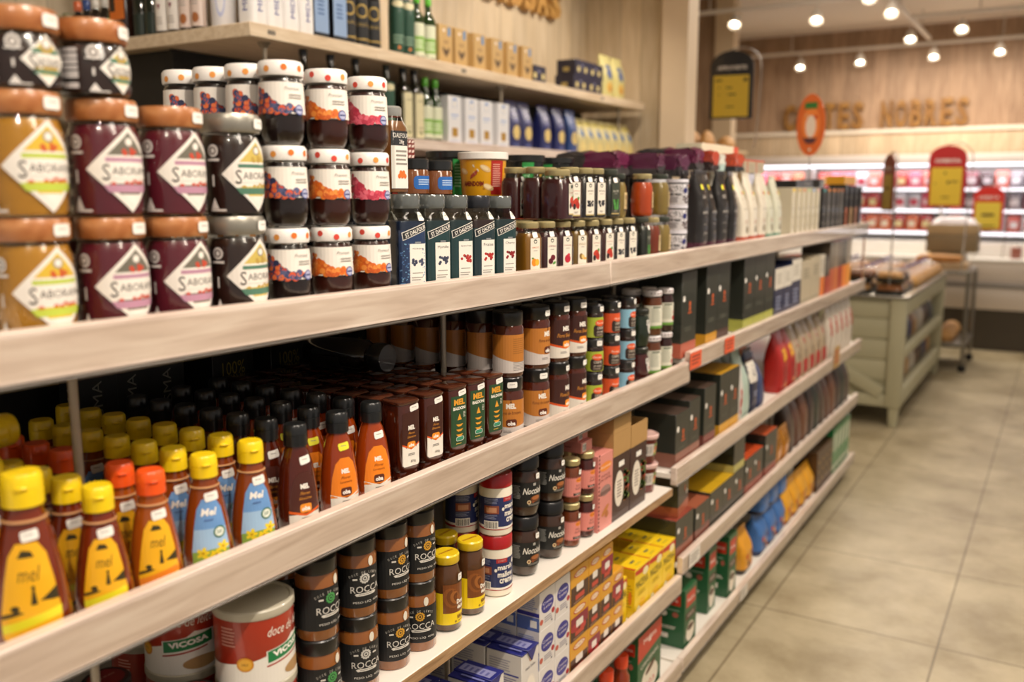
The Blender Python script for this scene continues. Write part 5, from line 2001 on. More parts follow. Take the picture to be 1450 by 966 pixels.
def brownbox(f_, s, t):
    f = Sc(f_, 2.2, 1.0)
    f.ell(-.006, .085, .013, .05, M('#e4dccc', .45), n=24); f.lines(-.012, .06, .002, .11, 6, M('#8a7a70', .5))
    rnd = random.Random(8)
    for _ in range(26):
        f.ell(.014 + rnd.uniform(-.005, .007), rnd.uniform(.045, .125), .005, .006, M(rnd.choice(['#5a7a3a', '#3e5a2c', '#c8803a', '#a8442c', '#8a9a4a']), .4), n=8, up=False)
    f.rrect(-.008, .145, .008, .16, .002, STICK)


prev = ys[-1] + R
X = XF - .006
y = prev + .046
put(carton('biscuit_box', 'box', .11, .088, .205, '#d98a80', pinkbox), X - .055, y, S3z(y), 'upright pink biscuit box beside the small pink jars', rot=0)
y2 = y + .044 + .058
y3_ = y2 + .1165
put(carton('tea_box', 'box', .13, .112, .180, '#3a1e1a', brownbox), X - .066, y2, S3z(y2), 'brown box with white oval and leaves, left of two')
put(carton('tea_box', 'box', .13, .112, .180, '#3a1e1a', brownbox), X - .066, y3_, S3z(y3_), 'brown box with white oval and leaves, right of two')


def tray(w, l, h, col='#b08a54', th=.003):
    P = Proto('cardboard_tray', 'tray')
    m = M(col, .7, mottle=.05, bscale=30)
    P.part('wall', MB().box(l / 2 - th, l / 2, -w / 2, w / 2, 0, h, m)); P.part('wall', MB().box(-l / 2, -l / 2 + th, -w / 2, w / 2, 0, h, m))
    P.part('wall', MB().box(-l / 2 + th, l / 2 - th, -w / 2, -w / 2 + th, 0, h, m)); P.part('wall', MB().box(-l / 2 + th, l / 2 - th, w / 2 - th, w / 2, 0, h, m))
    P.part('base', MB().box(-l / 2 + th, l / 2 - th, -w / 2 + th, w / 2 - th, 0, th, m))
    return P


T1 = tray(.112, .135, .062)
put(T1, X - .067, y2, S3z(y2) + .1805, 'kraft cardboard tray on the left brown box, lower')
put(T1, X - .067, y2, S3z(y2) + .243, 'kraft cardboard tray, topmost of two on the left brown box')
put(T1, X - .067, y3_, S3z(y3_) + .1805, 'open kraft cardboard tray on the right brown box')
pl = carton('biscuit_box', 'box', .15, .06, .028, '#cf8076', lambda f, s, t: (f.rect(-.024, .004, -.004, .024, STICK), [f.rect(-.022 + k * .003, .006, -.0205 + k * .003, .022, M('#333', .5) if False else M('#33302e', .5)) for k in range(6)], s.lines(-.05, .004, .05, .024, 3, M('#a85a52', .5))))
yb = ys[-1] + .02
for k in range(3):
    put(pl, X - .092 - [0, .012, -.006][k], [yb - .028, yb - .030, yb - .020][k], S3z(yb) + .2255 + k * .0285, f'pink biscuit box lying flat above the pink jars, {["bottom", "middle", "top"][k]} of the pile', 'pink boxes lying flat', rot=[0, .04, -.05][k])
TB = tub()
R = .042
X = XF - .006 - R
y = max(2.462, y3_ + .057 + R + .002)
for t in range(2):
    put(TB, X, y, S3z(y) + .0 + t * .0885, f'red jelly tub with pale pink lid, {["lower", "upper"][t]} front one', 'jelly tubs', rot=-.6)
    put(TB, X - .090, y + .010, S3z(y) + t * .0885, f'red jelly tub with pale pink lid, {["lower", "upper"][t]} one near the shelf end', 'jelly tubs', rot=.1)

# ================================================================== FOURTH SHELF (near bay)
def S4z(y):
    return z4a(y) - .030


def gable_carton(fruit):
    """drinks carton with a folded blue top"""
    P = Proto('milk_carton', 'carton')
    w, dpt, h = .080, .095, .165
    P.part('carton', MB().box(-dpt / 2, dpt / 2, -w / 2, w / 2, 0, h, paper('#dcd8d2'), .001))
    bl = paper('#262a78')
    top = MB()
    top.box(-dpt / 2, dpt / 2 + .001, -w / 2, w / 2, h + .0002, h + .004, bl, .0008)
    top.box(-dpt / 2, dpt / 2 + .004, -w * .22, w * .30, h + .0042, h + .0075, bl, .0008)
    for sg in (1, -1):
        b0 = len(top.v)
        top.v += [(dpt / 2 + .0012, -w * .22, h + .004), (dpt / 2 + .0012, w * .30, h + .004), (dpt / 2 + .0012, w * .04, h - .024), (dpt / 2 + .0035, -w * .22, h + .004), (dpt / 2 + .0035, w * .30, h + .004), (dpt / 2 + .0035, w * .04, h - .024)]
        for q in ((3, 5, 4), (0, 1, 2), (0, 3, 4, 1), (1, 4, 5, 2), (2, 5, 3, 0)):
            top.face(tuple(b0 + i for i in q), bl)
        break
    P.part('folded_top', top)
    tp = Dec(lambda u, v, off: (-v, u, h + .0076 + off)); tp.rect(-.010, -.042, .018, .040, M('#8a8cb8', .4)); tp.lines(-.006, -.036, .014, .034, 5, M('#5c5f98', .5))
    tp.rect(-.030, -.04, -.024, .02, M('#7074b0', .4)); P.part('top_print', tp.mb)
    f = Dec(plane_front(dpt / 2)); s = Dec(plane_side(w / 2), mb=f.mb)
    f.rect(-w / 2, 0, w / 2, .055, bl); f.ell(0, .070, .024, .038, paper('#e6e0d6'), n=24); f.ell(0, .070, .020, .033, M('#f0e8da', .4), n=24)
    f.text('nata bebe', 0, .128, .044, M('#77727c', .5), maxh=.009)
    f.ell(0, .146, .006, .006, M('#d88a6a', .5)); f.ell(0, .146, .004, .004, paper('#dcd8d2'))
    if fruit == 'berry':
        f.poly([(0, .05), (.014, .066), (.011, .080), (0, .083), (-.011, .080), (-.014, .066)], M('#b0242c', .35))
    else:
        f.poly([(-.011, .06), (.011, .056), (.013, .078), (-.009, .084)], M('#e8b82c', .35)); f.poly([(-.012, .054), (.012, .050), (.012, .056), (-.011, .060)], M('#8a4a1c', .35))
    s.rect(-dpt / 2, 0, dpt / 2, .05, bl); s.rect(-dpt / 2 + .008, .112, dpt / 2 - .008, .116, M('#4a4c98', .5)); s.lines(-dpt / 2 + .008, .056, dpt / 2 - .008, .108, 9, M('#8a88a8', .5)); s.lines(-dpt / 2 + .008, .12, dpt / 2 - .02, .15, 5, M('#a8a6b0', .5))
    P.part('print', f.mb)
    return P


G1, G2 = gable_carton('berry'), gable_carton('flan')
gx = XI - .004 - .05
ys = [1.345, 1.462, 1.5625, 1.72]
for i, y in enumerate(ys):
    put((G1, G1, G1, G2)[i], gx, y, S4z(y), f'milk carton with folded blue top, {["strawberry picture, leftmost", "strawberry picture, half hidden in the middle", "strawberry picture, right", "yellow dessert picture"][i]}', 'blue-topped milk cartons', rot=.0)
    for k in (1, 2, 3):
        if clear_of_pole(gx - .1005 * k, y, .055):
            put(G1, gx - .1005 * k, y, S4z(y), f'milk carton with folded blue top, {NUM[k]} row back, {ORD[i]} column', 'blue-topped milk cartons')


def small_white_unused(f, s, t):
    f.ell(0, .075, .0155, .025, M('#35348a', .4), n=20); w = M('#e8e4e0', .4)
    f.text('Creme', 0, .083, .024, w, h=.007, shear=.2); f.text('Leite', 0, .071, .021, w, h=.007, shear=.2)
    f.ell(.014, .045, .004, .008, M('#b02c34', .4)); f.ell(-.015, .028, .004, .009, M('#c05a4a', .4)); f.lines(-.008, .02, .012, .04, 3, M('#9a96a0', .5)); f.rect(.009, .014, .012, .019, M('#2c2c58', .5))
    s.rect(-.03, .04, .03, .055, M('#35348a', .4)); s.lines(-.026, .06, .026, .105, 8, M('#8a9ac8', .5)); s.rect(-.03, 0, .03, .038, M('#5a70b0', .4)); s.rect(.006, .01, .024, .03, STICK)


xw = XI - .004 - .031


def small_white_short(f_, s, t):
    f = Sc(f_, 1.95, 1.0)
    f.ell(0, .058, .0155, .021, M('#35348a', .4), n=20); w = M('#e8e4e0', .4)
    f.text('Creme', 0, .064, .023, w, h=.0065, shear=.2); f.text('Leite', 0, .053, .020, w, h=.0065, shear=.2)
    f.ell(.014, .032, .004, .007, M('#b02c34', .4)); f.ell(-.015, .022, .004, .007, M('#c05a4a', .4)); f.lines(-.008, .014, .012, .03, 3, M('#9a96a0', .5)); f.rect(.009, .008, .012, .012, M('#2c2c58', .5))
    s.rect(-.03, .036, .03, .046, M('#35348a', .4)); s.lines(-.026, .05, .026, .084, 7, M('#8a9ac8', .5)); s.rect(-.03, 0, .03, .034, M('#5a70b0', .4)); s.rect(.006, .008, .024, .026, STICK)


ys = [1.796, 1.874]
CW = carton('cream_carton', 'carton', .062, .076, .0965, '#dedad6', small_white_short)
for i, y in enumerate(ys):
    for t in range(3):
        for k in range(3):
            if k == 0 or clear_of_pole(xw - .064 * k, y, .036):
                put(CW, xw - .064 * k, y, S4z(y) + t * .097, f'small white cream carton with navy badge, {["bottom", "middle", "top"][t]}, {["left", "right"][i]} column, {NUM[k]} row', 'white cream cartons')


def mousse(c2, wide=1.8):
    def dr(f_, s, t):
        f = Sc(f_, wide, 1.06)
        f.rect(-.0197, 0, .0197, .046, M('#4a2c20', .4, coat=.2))
        f.ell(0, .073, .014, .009, M('#b8322c', .4), n=16); f.ell(0, .073, .012, .0068, M('#f0e0c0', .4), n=16); f.text('ROSCA', 0, .073, .020, M('#b8322c', .4), h=.007)
        if c2:
            f.rect(-.0197, .030, .0197, .060, M('#8a2a3c', .4)); f.ell(-.010, .032, .010, .010, M('#a82c34', .35)); f.ell(.008, .024, .007, .009, M('#c03a3c', .35))
        f.rrect(-.008, .030, .008, .048, .003, M('#e6ded4', .4)); f.rect(-.010, .010, .010, .022, M('#c04a3a', .4))
        f.lines(-.014, .002, .014, .008, 1, M('#a8806a', .4))
        s.lines(-.02, .05, .02, .085, 5, M('#a87c2c', .5))
    return dr


M1, M2 = carton('dessert_box', 'box', .05, .0715, .096, '#d89c28', mousse(0)), carton('dessert_box', 'box', .05, .0715, .096, '#d89c28', mousse(1))
M3, M4 = carton('dessert_box', 'box', .05, .098, .096, '#d89c28', mousse(0, 2.45)), carton('dessert_box', 'box', .05, .098, .096, '#d89c28', mousse(1, 2.45))
xm = XI - .004 - .025
ys = [1.966, 2.053, 2.1265, 2.2]
for i, y in enumerate(ys):
    for t in range(3 if i < 3 else 2):
        for k in range(3):
            pr = (M2 if i else M4) if (i + t) % 3 == 1 and k == 0 else (M1 if i else M3)
            if k == 0 or clear_of_pole(xm - .052 * k, y, .033):
                put(pr, xm - .052 * k, y, S4z(y) + t * .0965, f'orange and brown dessert box, {["bottom", "middle", "top"][t]}, {ORD[i]} column, {NUM[k]} row', 'orange dessert boxes')


def maiz(f_, s_, t):
    f = Sc(f_, 1.72, 1.03); s = Sc(s_, .46, 1.03); t = Sc(t, 1.72, .46)
    k = M('#3a3a2a', .5)
    f.poly([(-.03, .128), (.03, .118), (.03, .14), (-.03, .14)], M('#c4341c', .4)); f.text('MAIZENA', 0, .096, .052, k, h=.022)
    f.ell(.014, .122, .012, .012, M('#f2e6b0', .4)); f.lines(-.016, .06, .016, .074, 3, M('#b89a1c', .5)); f.ell(.0, .03, .014, .018, M('#e8b81c', .4)); f.ell(-.014, .022, .007, .010, M('#e8e0c0', .4))
    t.rect(-.031, -.05, -.026, .05, M('#c4341c', .4)); t.rrect(-.008, .012, .008, .030, .002, M('#6a6a4a', .5)); t.lines(-.01, -.03, .012, -.01, 2, M('#a89a3c', .5))
    s.rect(-.05, .118, .05, .14, M('#d8a81c', .4)); s.lines(-.04, .03, .04, .1, 8, M('#b8981c', .5)); s.ell(.02, .06, .012, .02, M('#e8842c', .4))


MZ = carton('starch_box', 'box', .048, .1040, .150, '#f0cc1c', maiz)
xz = XI - .004 - .024
for i, y in enumerate([2.262, 2.3715, 2.477, 2.5825]):
    for k in range(0 if i else 0, 6 if i else 2):
        if clear_of_pole(xz - .049 * k, y, .058):
            put(MZ, xz - .049 * k - (0 if i else .012), y - (0 if i else .002), S4z(y), f'yellow starch box, {ORD[i]} from the left, {NUM[k]} row', 'yellow starch boxes', scale=None if i else (1, .55, .94))

# ================================================================== BOTTOM SHELF (near bay)
def melitta(side_red=True, h=.17, w=.075, dpt=.055, orig=True):
    def dr(f, s, t):
        r = M('#c0331f', .4, coat=.2); cr = M('#e4dccb', .45); wt = M('#efe6da', .45)
        if orig:
            f.poly([(-w / 2, h * .62), (w / 2, h * .72), (w / 2, h), (-w / 2, h)], r)
            f.text('Melitta', 0, h * .87, w * .55, wt, h=h * .075); f.poly([(-.010, h * .80), (-.002, h * .80), (-.005, h * .9)], wt); f.poly([(.001, h * .80), (.009, h * .80), (.004, h * .89)], wt)
            f.text('ORIGINAL', 0, h * .55, w * .78, wt, h=h * .06, rot=.12)
            f.ell(0.002, h * .24, w * .36, h * .22, cr, n=24); f.ell(.006, h * .40, w * .22, h * .045, M('#5a3a24', .4), n=16, rot=.3); f.text('103', .008, h * .18, w * .34, M('#c0331f', .45), h=h * .08)
        else:
            f.rect(-w * .38, h * .68, w * .38, h * .92, r); f.text('Melitta', 0, h * .79, w * .6, wt, h=h * .07)
            f.rect(-w * .4, h * .46, w * .4, h * .58, M('#4a3226', .45)); f.text('FORTE', 0, h * .52, w * .5, wt, h=h * .05)
            f.ell(0, h * .22, w * .34, h * .17, cr, n=20); f.ell(0, h * .3, w * .26, h * .055, M('#4a2c1c', .4), n=16)
        if side_red:
            s.rect(-dpt * .36, h * .72, dpt * .36, h * .9, r); s.text('Melitta', 0, h * .81, dpt * .55, wt, h=h * .05)
        s.ell(-dpt * .18, h * .56, dpt * .12, h * .05, wt); s.ell(dpt * .2, h * .56, dpt * .1, h * .045, M('#a85a4a', .45)); s.lines(-dpt * .4, h * .3, dpt * .3, h * .36, 2, wt); s.lines(-dpt * .35, h * .62, dpt * .35, h * .66, 1, M('#8aa890', .5))
        s.rect(-dpt * .3, h * .14, -dpt * .02, h * .22, wt)
    return dr


S5a = .135 - .02
MO = carton('coffee_box', 'coffee box', .075, .18, .215, '#1f5a34', melitta(h=.215, w=.18, dpt=.075))
MO2 = carton('coffee_box', 'coffee box', .055, .075, .17, '#1f5a34', melitta(h=.17))
xo = XI - .004 - .0375
put(MO, xo, 2.445, S5a, 'largest green coffee filter box with red top and number on the bottom shelf')
put(MO, xo - .10, 2.20, S5a, 'green coffee filter box left of the largest one, mostly under the shelf above')
put(MO2, xo - .05, 2.582, S5a, 'green coffee box with red panel, just right of the largest one')
Po = wine_bottle('sauce_bottle', 'bottle', '#8a3418', '#c8a06a', r=.026, h=.185, cap='#e8481c', neck=.019, shoulder=.66)
for k in range(2):
    put(Po, -1.012, [2.20, 2.30][k], S5a, f'small bottle with orange cap at the bottom shelf, {["left", "right"][k]} one', 'orange-capped bottles')

# ================================================================== FAR BAY: SHELVES TWO TO FIVE
XFB = -.981


def ye(px, py, X=XFB):
    return at(px, py, X=X).y


def bean_box(foot, footh=.045, top=None, dots=True):
    def dr(f, s, t, w, dpt, h):
        o = M('#b8562a', .45)
        if foot:
            f.rect(-w / 2, 0, w / 2, footh, paper(foot)); s.rect(-dpt / 2, 0, dpt / 2, footh, paper(foot))
        if top:
            t.rect(-w / 2, -dpt / 2, w / 2, dpt / 2, paper(top))
        q = .012
        f.ell(.006, h * .62, q * .8, q * .75, o, n=12); f.ell(.006, h * .62 - q * 1.3, q * .8, q * .6, o, n=12)
        f.rect(-.012, h * .62 - q * 2.5, .022, h * .62 - q * 2.1, o)
        f.rrect(-w * .42, h * .66, -w * .42 + .018, h * .66 + .017, .003, STICK)
        f.lines(-w * .3, h * .3, w * .3, h * .36, 2, M('#5a5c50', .5))
    return dr


def bbox(px0, px1, pyr, h, foot, lab, base, col='#2c2f28', top=None, dpt=.14, grp='dark coffee boxes', x=XFB, ymin=None, footh=.045, name='coffee_box', draw=None, rot=0.0):
    y0, y1 = ye(px0, pyr, x), ye(px1, pyr, x)
    if ymin is not None:
        y0 = max(y0, ymin)
        y1 = max(y1, y0 + .03)
    w = y1 - y0 - .0015
    dr = draw or bean_box(foot, footh, top)
    put(carton(name, 'box', dpt, w, h, col, lambda f, s, t: dr(f, s, t, w, dpt, h), m=M(col, .38, coat=.3)), x - dpt / 2, (y0 + y1) / 2, base, lab, grp, rot=rot)
    return y1


b2, b3, b4, b5 = ZB[2] - .02, ZB[3] - .02, ZB[4] - .02, ZB[5] - .012
# second level
y = bbox(965, 986, 440, .262, '#b8604a', 'tall dark coffee box with salmon foot next to the cherry preserves', b2)
y = bbox(1000, 1016, 430, .268, '#c8901c', 'tall dark coffee box with golden yellow foot', b2)
y = bbox(1016, 1033, 425, .268, '#4a2f28', 'tall dark coffee box with brown foot right of the yellow-footed one', b2, ymin=y)
y = bbox(1053, 1068, 415, .27, '#a8aa4a', 'tall dark coffee box with lime foot, left of three', b2)
y = bbox(1068, 1083, 410, .27, '#a8aa4a', 'tall dark coffee box with lime foot, middle of three', b2, ymin=y)
y = bbox(1083, 1096, 405, .27, '#a8aa4a', 'tall dark coffee box with lime foot, right of three', b2, ymin=y)


def bluewhite(f, s, t, w, dpt, h):
    f.rect(-w / 2, h * .58, w / 2, h, paper('#d8d2c4')); f.lines(-w * .3, h * .68, w * .3, h * .9, 4, M('#a8a294', .5)); f.lines(-w * .3, h * .15, w * .3, h * .45, 4, M('#8a90a8', .5)); f.rect(-w / 2, 0, w / 2, h * .06, M('#a8442c', .5))


y = bbox(1097, 1110, 405, .20, None, 'blue and white coffee carton, left of three', b2, col='#232a4a', draw=bluewhite, ymin=y, grp='blue and white cartons')
y = bbox(1110, 1121, 400, .20, None, 'blue and white coffee carton, middle of three', b2, col='#232a4a', draw=bluewhite, ymin=y, grp='blue and white cartons')
y = bbox(1121, 1134, 398, .22, None, 'blue and white coffee carton, right and tallest of three', b2, col='#232a4a', draw=bluewhite, ymin=y, grp='blue and white cartons')


def beige(f, s, t, w, dpt, h):
    f.lines(-w * .3, h * .6, w * .3, h * .85, 4, M('#8a8270', .5)); f.rect(-w / 2, h * .1, w / 2, h * .16, M('#9a927c', .5))


y = bbox(1135, 1149, 395, .2, None, 'beige coffee carton, left of two', b2, col='#b8ac92', draw=beige, ymin=y, grp='beige cartons')
y = bbox(1149, 1161, 390, .21, None, 'beige coffee carton, right of two', b2, col='#b8ac92', draw=beige, ymin=y, grp='beige cartons')


def orangefoot(c):
    def dr(f, s, t, w, dpt, h):
        f.rect(-w / 2, h * .05, w / 2, h * .5, M(c, .45)); f.lines(-w * .3, h * .6, w * .3, h * .9, 5, M('#8a8478', .5))
    return dr


cc = [('#cfc6b4', '#d8742c', .21), ('#3a322c', '#a8402c', .2), ('#6a5c4c', '#b85a3a', .26), ('#8a7a68', '#c8703a', .26), ('#5a4a40', '#a83a24', .26), ('#2c2622', '#e8842c', .26), ('#a89a88', '#e89a34', .26)]
for k, px in enumerate((1162, 1169, 1175, 1181, 1187, 1193, 1199)):
    if y > YE - .08:
        break
    c, o, hh = cc[k]
    y = bbox(px, px + 6, 380 - k * 2, hh, None, f'slim capsule carton with orange-toned panel, {ORD[k]} of the group at the shelf end', b2, col=c, draw=orangefoot(o), ymin=y, grp='slim capsule cartons')
put(carton('price_board', 'sign', .004, .035, .245, '#8a4a3a', lambda f, s, t: f.rect(.008, 0, .0175, .245, M('#d8b85a', .5))), XFB + .01, YE - .022, b2 + .001, 'narrow reddish and yellow upright card at the end of the second shelf')

# third level
y = bbox(956, 975, 640, .17, '#8a5a4a', 'dark coffee box with brownish foot, third shelf, first from the left', b3, top='#4a3a32')
y = bbox(975, 990, 630, .19, '#8a5a4a', 'dark coffee box with brownish foot, third shelf, second from the left', b3, top='#4a3a32', ymin=y)
y = bbox(996, 1012, 615, .205, '#7a4038', 'dark coffee box with brown foot, third shelf, third from the left', b3, top='#4a3a32', ymin=y)
y = bbox(1018, 1032, 600, .225, '#d09a24', 'dark coffee box with yellow foot and top, third shelf, left of two', b3, top='#c8961c', ymin=y)
y = bbox(1032, 1045, 595, .225, '#d09a24', 'dark coffee box with yellow foot and top, third shelf, right of two', b3, top='#c8961c', ymin=y)
bbox(978, 1000, 560, .27, '#b87a1c', 'tall dark box with amber side at the back of the third shelf', b3, x=XFB - .20, col='#7a5a1c')
PKR = bag('coffee_bag', 'coffee bag', .05, .075, .20, '#d0ccc4', seed=11, draw=lambda d: (d.poly([(-.012, .05), (.012, .06), (.006, .13), (-.006, .12)], M('#b0322c', .45)), d.ell(0, .04, .008, .01, M('#b0322c', .45))), slump=.05)
put(PKR, XFB - .03, y + .040, b3, 'white bag with red print and a red clip, next to the mint bag')
MINT = bag('coffee_bag', 'coffee bag', .075, .10, .24, '#a8bcae', seed=12, slump=-.08)
put(MINT, XFB - .045, y + .132, b3, 'mint green coffee bag, front one', 'mint green coffee bags')
put(MINT, XFB - .14, y + .13 if False else y + .165, b3, 'mint green coffee bag leaning behind the front one, left', 'mint green coffee bags')
put(MINT, XFB - .14, y + .27, b3, 'mint green coffee bag leaning behind the front one, right', 'mint green coffee bags')


def bw(d):
    d.rect(-.045, .12, .045, .2, M('#d8d2c6', .45)); d.text('01', .0, .155, .03, M('#3a3c48', .5), h=.03); d.rect(-.045, .2, .045, .21, M('#4a2a22', .5)); d.lines(-.02, .06, .025, .085, 2, M('#9aa0b8', .5))


BWB = bag('coffee_bag', 'coffee bag', .075, .10, .235, '#20263f', seed=13, draw=bw, slump=-.02)
yb = y + .19
put(BWB, XFB - .045, yb + .045, b3, 'navy coffee bag with white upper half', 'navy and white bags')
BLB = bag('coffee_bag', 'coffee bag', .075, .09, .20, '#2c3c66', seed=14, slump=-.12)
put(BLB, XFB - .045, yb + .145, b3, 'blue coffee bag slumped beside the navy one', 'navy and white bags')
OR = bag('coffee_bag', 'coffee bag', .07, .09, .25, '#c86a24', foot='#d8a85a', seed=15, slump=-.03)
put(OR, XFB - .12, yb + .22, b3, 'orange coffee bag behind the blue one')
rb = lambda d: (d.poly([(-.02, .13), (.03, .14), (.03, .19), (-.02, .18)], M('#d8a02c', .45)), d.lines(-.035, .04, .035, .11, 5, M('#8a1a18', .45)), d.ell(.0, .03, .02, .012, M('#c87a4a', .45)))
RBG = [bag('coffee_bag', 'coffee bag', .085, .13, .255, '#a8201c', seed=s, draw=rb, slump=sl) for s, sl in ((16, -.04), (17, -.14))]
y0 = ye(1112, 560)
put(RBG[0], XFB - .045, y0, b3, 'big glossy red coffee bag, left one', 'red coffee bags')
put(RBG[1], XFB - .045, y0 + .145, b3, 'big glossy red coffee bag, right and leaning', 'red coffee bags')
br = lambda d: (d.rect(-.04, .02, .04, .085, M('#a82c28', .45)), d.ell(0, .17, .008, .02, M('#a83a2c', .45)), d.lines(-.02, .1, .02, .13, 3, M('#8a7a66', .45)))
BRB = [bag('coffee_bag', 'coffee bag', .075, .10, .25, '#a8957a', seed=s, draw=br, slump=sl) for s, sl in ((18, -.12), (19, -.10), (20, -.14))]
yy = y0 + .27
for k in range(5):
    if yy > YE - .06:
        break
    put(BRB[k % 3], XFB - .045, yy, b3, f'kraft coffee bag with red foot, third shelf, {ORD[k]} of the row', 'kraft bags with red foot')
    yy += .125
WR = bag('coffee_bag', 'coffee bag', .075, .10, .26, '#cfc4b4', seed=21, draw=lambda d: d.rect(-.02, .12, .02, .21, M('#b83a2c', .45)), slump=.03)
kk = 0
while yy < YE - .06:
    put(WR, XFB - .045, yy, b3, f'cream bag with red panel, third shelf, {ORD[kk]} after the kraft bags', 'cream bags at the end')
    kk += 1
    yy += .125

# fourth level
y = bbox(957, 981, 760, .135, '#8a4a34', 'dark coffee box with reddish top under the tilted one, fourth shelf', b4, top='#8a4030', dpt=.2)
yk = ye(970, 720)
put(carton('coffee_box', 'box', .2, .135, .105, '#30342d', lambda f, s, t: (f.rect(-.0675, 0, .0675, .032, paper('#a8583a')), s.rect(-.1, 0, .1, .032, paper('#a8583a')), f.ell(.02, .075, .008, .012, M('#b8562a', .45)), f.rrect(.036, .05, .052, .066, .003, STICK)), m=M('#30342d', .38, coat=.3)), XFB - .115, y - .07, b4 + .136, 'dark coffee box with rust foot lying askew on top, left end of fourth shelf', rot=.12)
y = bbox(985, 1005, 720, .125, '#7a4438', 'dark coffee box with rust-coloured top, fourth shelf', b4, top='#a05a40', ymin=y + .012)
y = bbox(1006, 1024, 700, .135, '#2c2f28', 'dark coffee box with yellow top, fourth shelf, left of two', b4, top='#c8a01c', ymin=y)
y = bbox(1024, 1040, 690, .135, '#2c2f28', 'dark coffee box with yellow top, fourth shelf, right of two', b4, top='#c8a01c', ymin=y)
yb_ = y
y = bbox(1040, 1054, 670, .135, '#2c2f28', 'dark coffee box without coloured top, fourth shelf', b4, ymin=y)
put(carton('coffee_box', 'box', .130, .13, .125, '#262a24', lambda f, s, t: (s.rect(-.065, 0, .065, .028, paper('#b8b068')), f.rect(-.065, 0, .065, .028, paper('#b8b068')), s.rrect(-.06, .07, -.01, .1, .004, M('#343a32', .4)), s.rrect(.01, .07, .06, .1, .004, M('#343a32', .4))), m=M('#262a24', .3, coat=.4)), XFB - .067, y - .066, b4 + .136, 'dark box with pale yellow foot stacked on the yellow-topped boxes')
y = bbox(1056, 1068, 650, .15, '#8a4030', 'dark coffee box with orange top, fourth shelf, left of the pair', b4, top='#c04a20', ymin=y)
y = bbox(1068, 1081, 640, .15, '#8a4030', 'dark coffee box with orange top, fourth shelf, right of the pair', b4, top='#c04a20', ymin=y)
y = bbox(1084, 1100, 630, .185, '#8a4030', 'taller dark coffee box with orange top, fourth shelf', b4, top='#b85028', ymin=y)
DKB = [bag('coffee_bag', 'coffee bag', .08, .10, .25, c, seed=s, slump=sl) for c, s, sl in (('#2a3026', 22, -.05), ('#4a3a30', 23, -.10), ('#5a3a2c', 24, -.12), ('#6a4430', 25, -.03), ('#3a2c28', 26, .0))]
yy = y + .056
GF = bag('coffee_bag', 'coffee bag', .085, .11, .14, '#d8902c', seed=27, slump=.15, rough=.18, metal=.7)
put(GF, XFB - .045, yy, b4, 'crumpled shiny gold foil bag, fourth shelf')
put(DKB[0], XFB - .14, yy, b4, 'dark green coffee bag behind the gold foil bag', 'dark coffee bags')
yy += .14
put(GF, XFB - .045, yy - .02, b4, 'second crumpled gold foil bag, smaller in view')
yy += .10
k = 1
while yy < YE - .07:
    put(DKB[k % 5], XFB - .045, yy, b4, f'brown-black coffee bag on the fourth shelf, {ORD[k - 1]} after the gold foil', 'dark coffee bags')
    yy += .122
    k += 1

# bottom level
def grn(px0, px1, py, h, lab, w=None, x=XFB, rot=0., dpt=.075):
    y0, y1 = ye(px0, py, x), ye(px1, py, x)
    w = w or (y1 - y0)
    put(carton('coffee_box', 'box', dpt, w, h, '#1f5a34', melitta(h=h, w=w, dpt=dpt, orig=False)), x - dpt / 2, y0 + w / 2, b5, lab, 'green coffee boxes', rot=rot)
    return y0 + w


y = grn(970, 986, 860, .205, 'green coffee box with cup picture, bottom shelf, nearest full one', dpt=.11)
grn(965, 985, 800, .205, 'green coffee box deeper on the bottom shelf, left', x=XFB - .19)
y = max(y + .13, ye(1018, 820))
grn(1003, 1018, 820, .24, 'green coffee box turned side-on at mid bottom shelf', x=XFB - .02, w=.085, dpt=.11)
y = grn(1032, 1049, 790, .24, 'green coffee box with white cup, beside the yellow bag', w=.095)
YB = lambda c, s, foot, lab, yy, xx=XFB - .05, hh=.165, g=None: put(bag('coffee_bag', 'coffee bag', .09, .13, hh, c, foot=foot, seed=s, draw=lambda d: [d.ell(u, v, .009, .013, M(cc_, .45), n=9) for u, v, cc_ in ((-.03, .07, '#c8442c'), (.0, .06, '#d8a04a'), (.03, .075, '#6a2c3a'), (-.012, .04, '#2c2a3a'), (.02, .035, '#c8703a'))]), xx, yy, b5, lab, g)
yy = ye(1064, 770)
YB('#d8961c', 31, '#2c2018', 'yellow bag with dark foot on the bottom shelf, standing alone', yy)
yy = max(ye(1086, 750), yy + .14)
bi = 0
while yy < ye(1112, 720):
    YB('#3a6cae', 32 + bi, '#1c2a52', f'blue bag on the bottom shelf, {ORD[bi]} of the blue ones, lower', yy, g='blue bags')
    put(bag('coffee_bag', 'coffee bag', .09, .13, .12, '#3a6cae', foot='#1c2238', seed=41 + bi), XFB - .05, yy, b5 + .178, f'blue bag stacked on the {ORD[bi]} lower blue bag', 'blue bags')
    yy += .138
    bi += 1
bi = 0
while yy < ye(1152, 690):
    YB('#e0a01c', 52 + bi, '#7a3a2c', f'yellow bag with fruit picture, bottom shelf, {ORD[bi]} after the blue ones', yy, g='yellow bags')
    yy += .138
    bi += 1
bi = 0
while yy < ye(1180, 660):
    put(carton('coffee_box', 'box', .12, .085, .21, '#4a3018', lambda f, s, t: [f.ell(0, .05 + k * .05, .008, .010, M('#b8902c', .4)) for k in range(3)]), XFB - .061, yy - .02, b5, f'brown and gold box, bottom shelf, {ORD[bi]} of the group', 'brown and gold boxes')
    yy += .088
    bi += 1
bi = 0
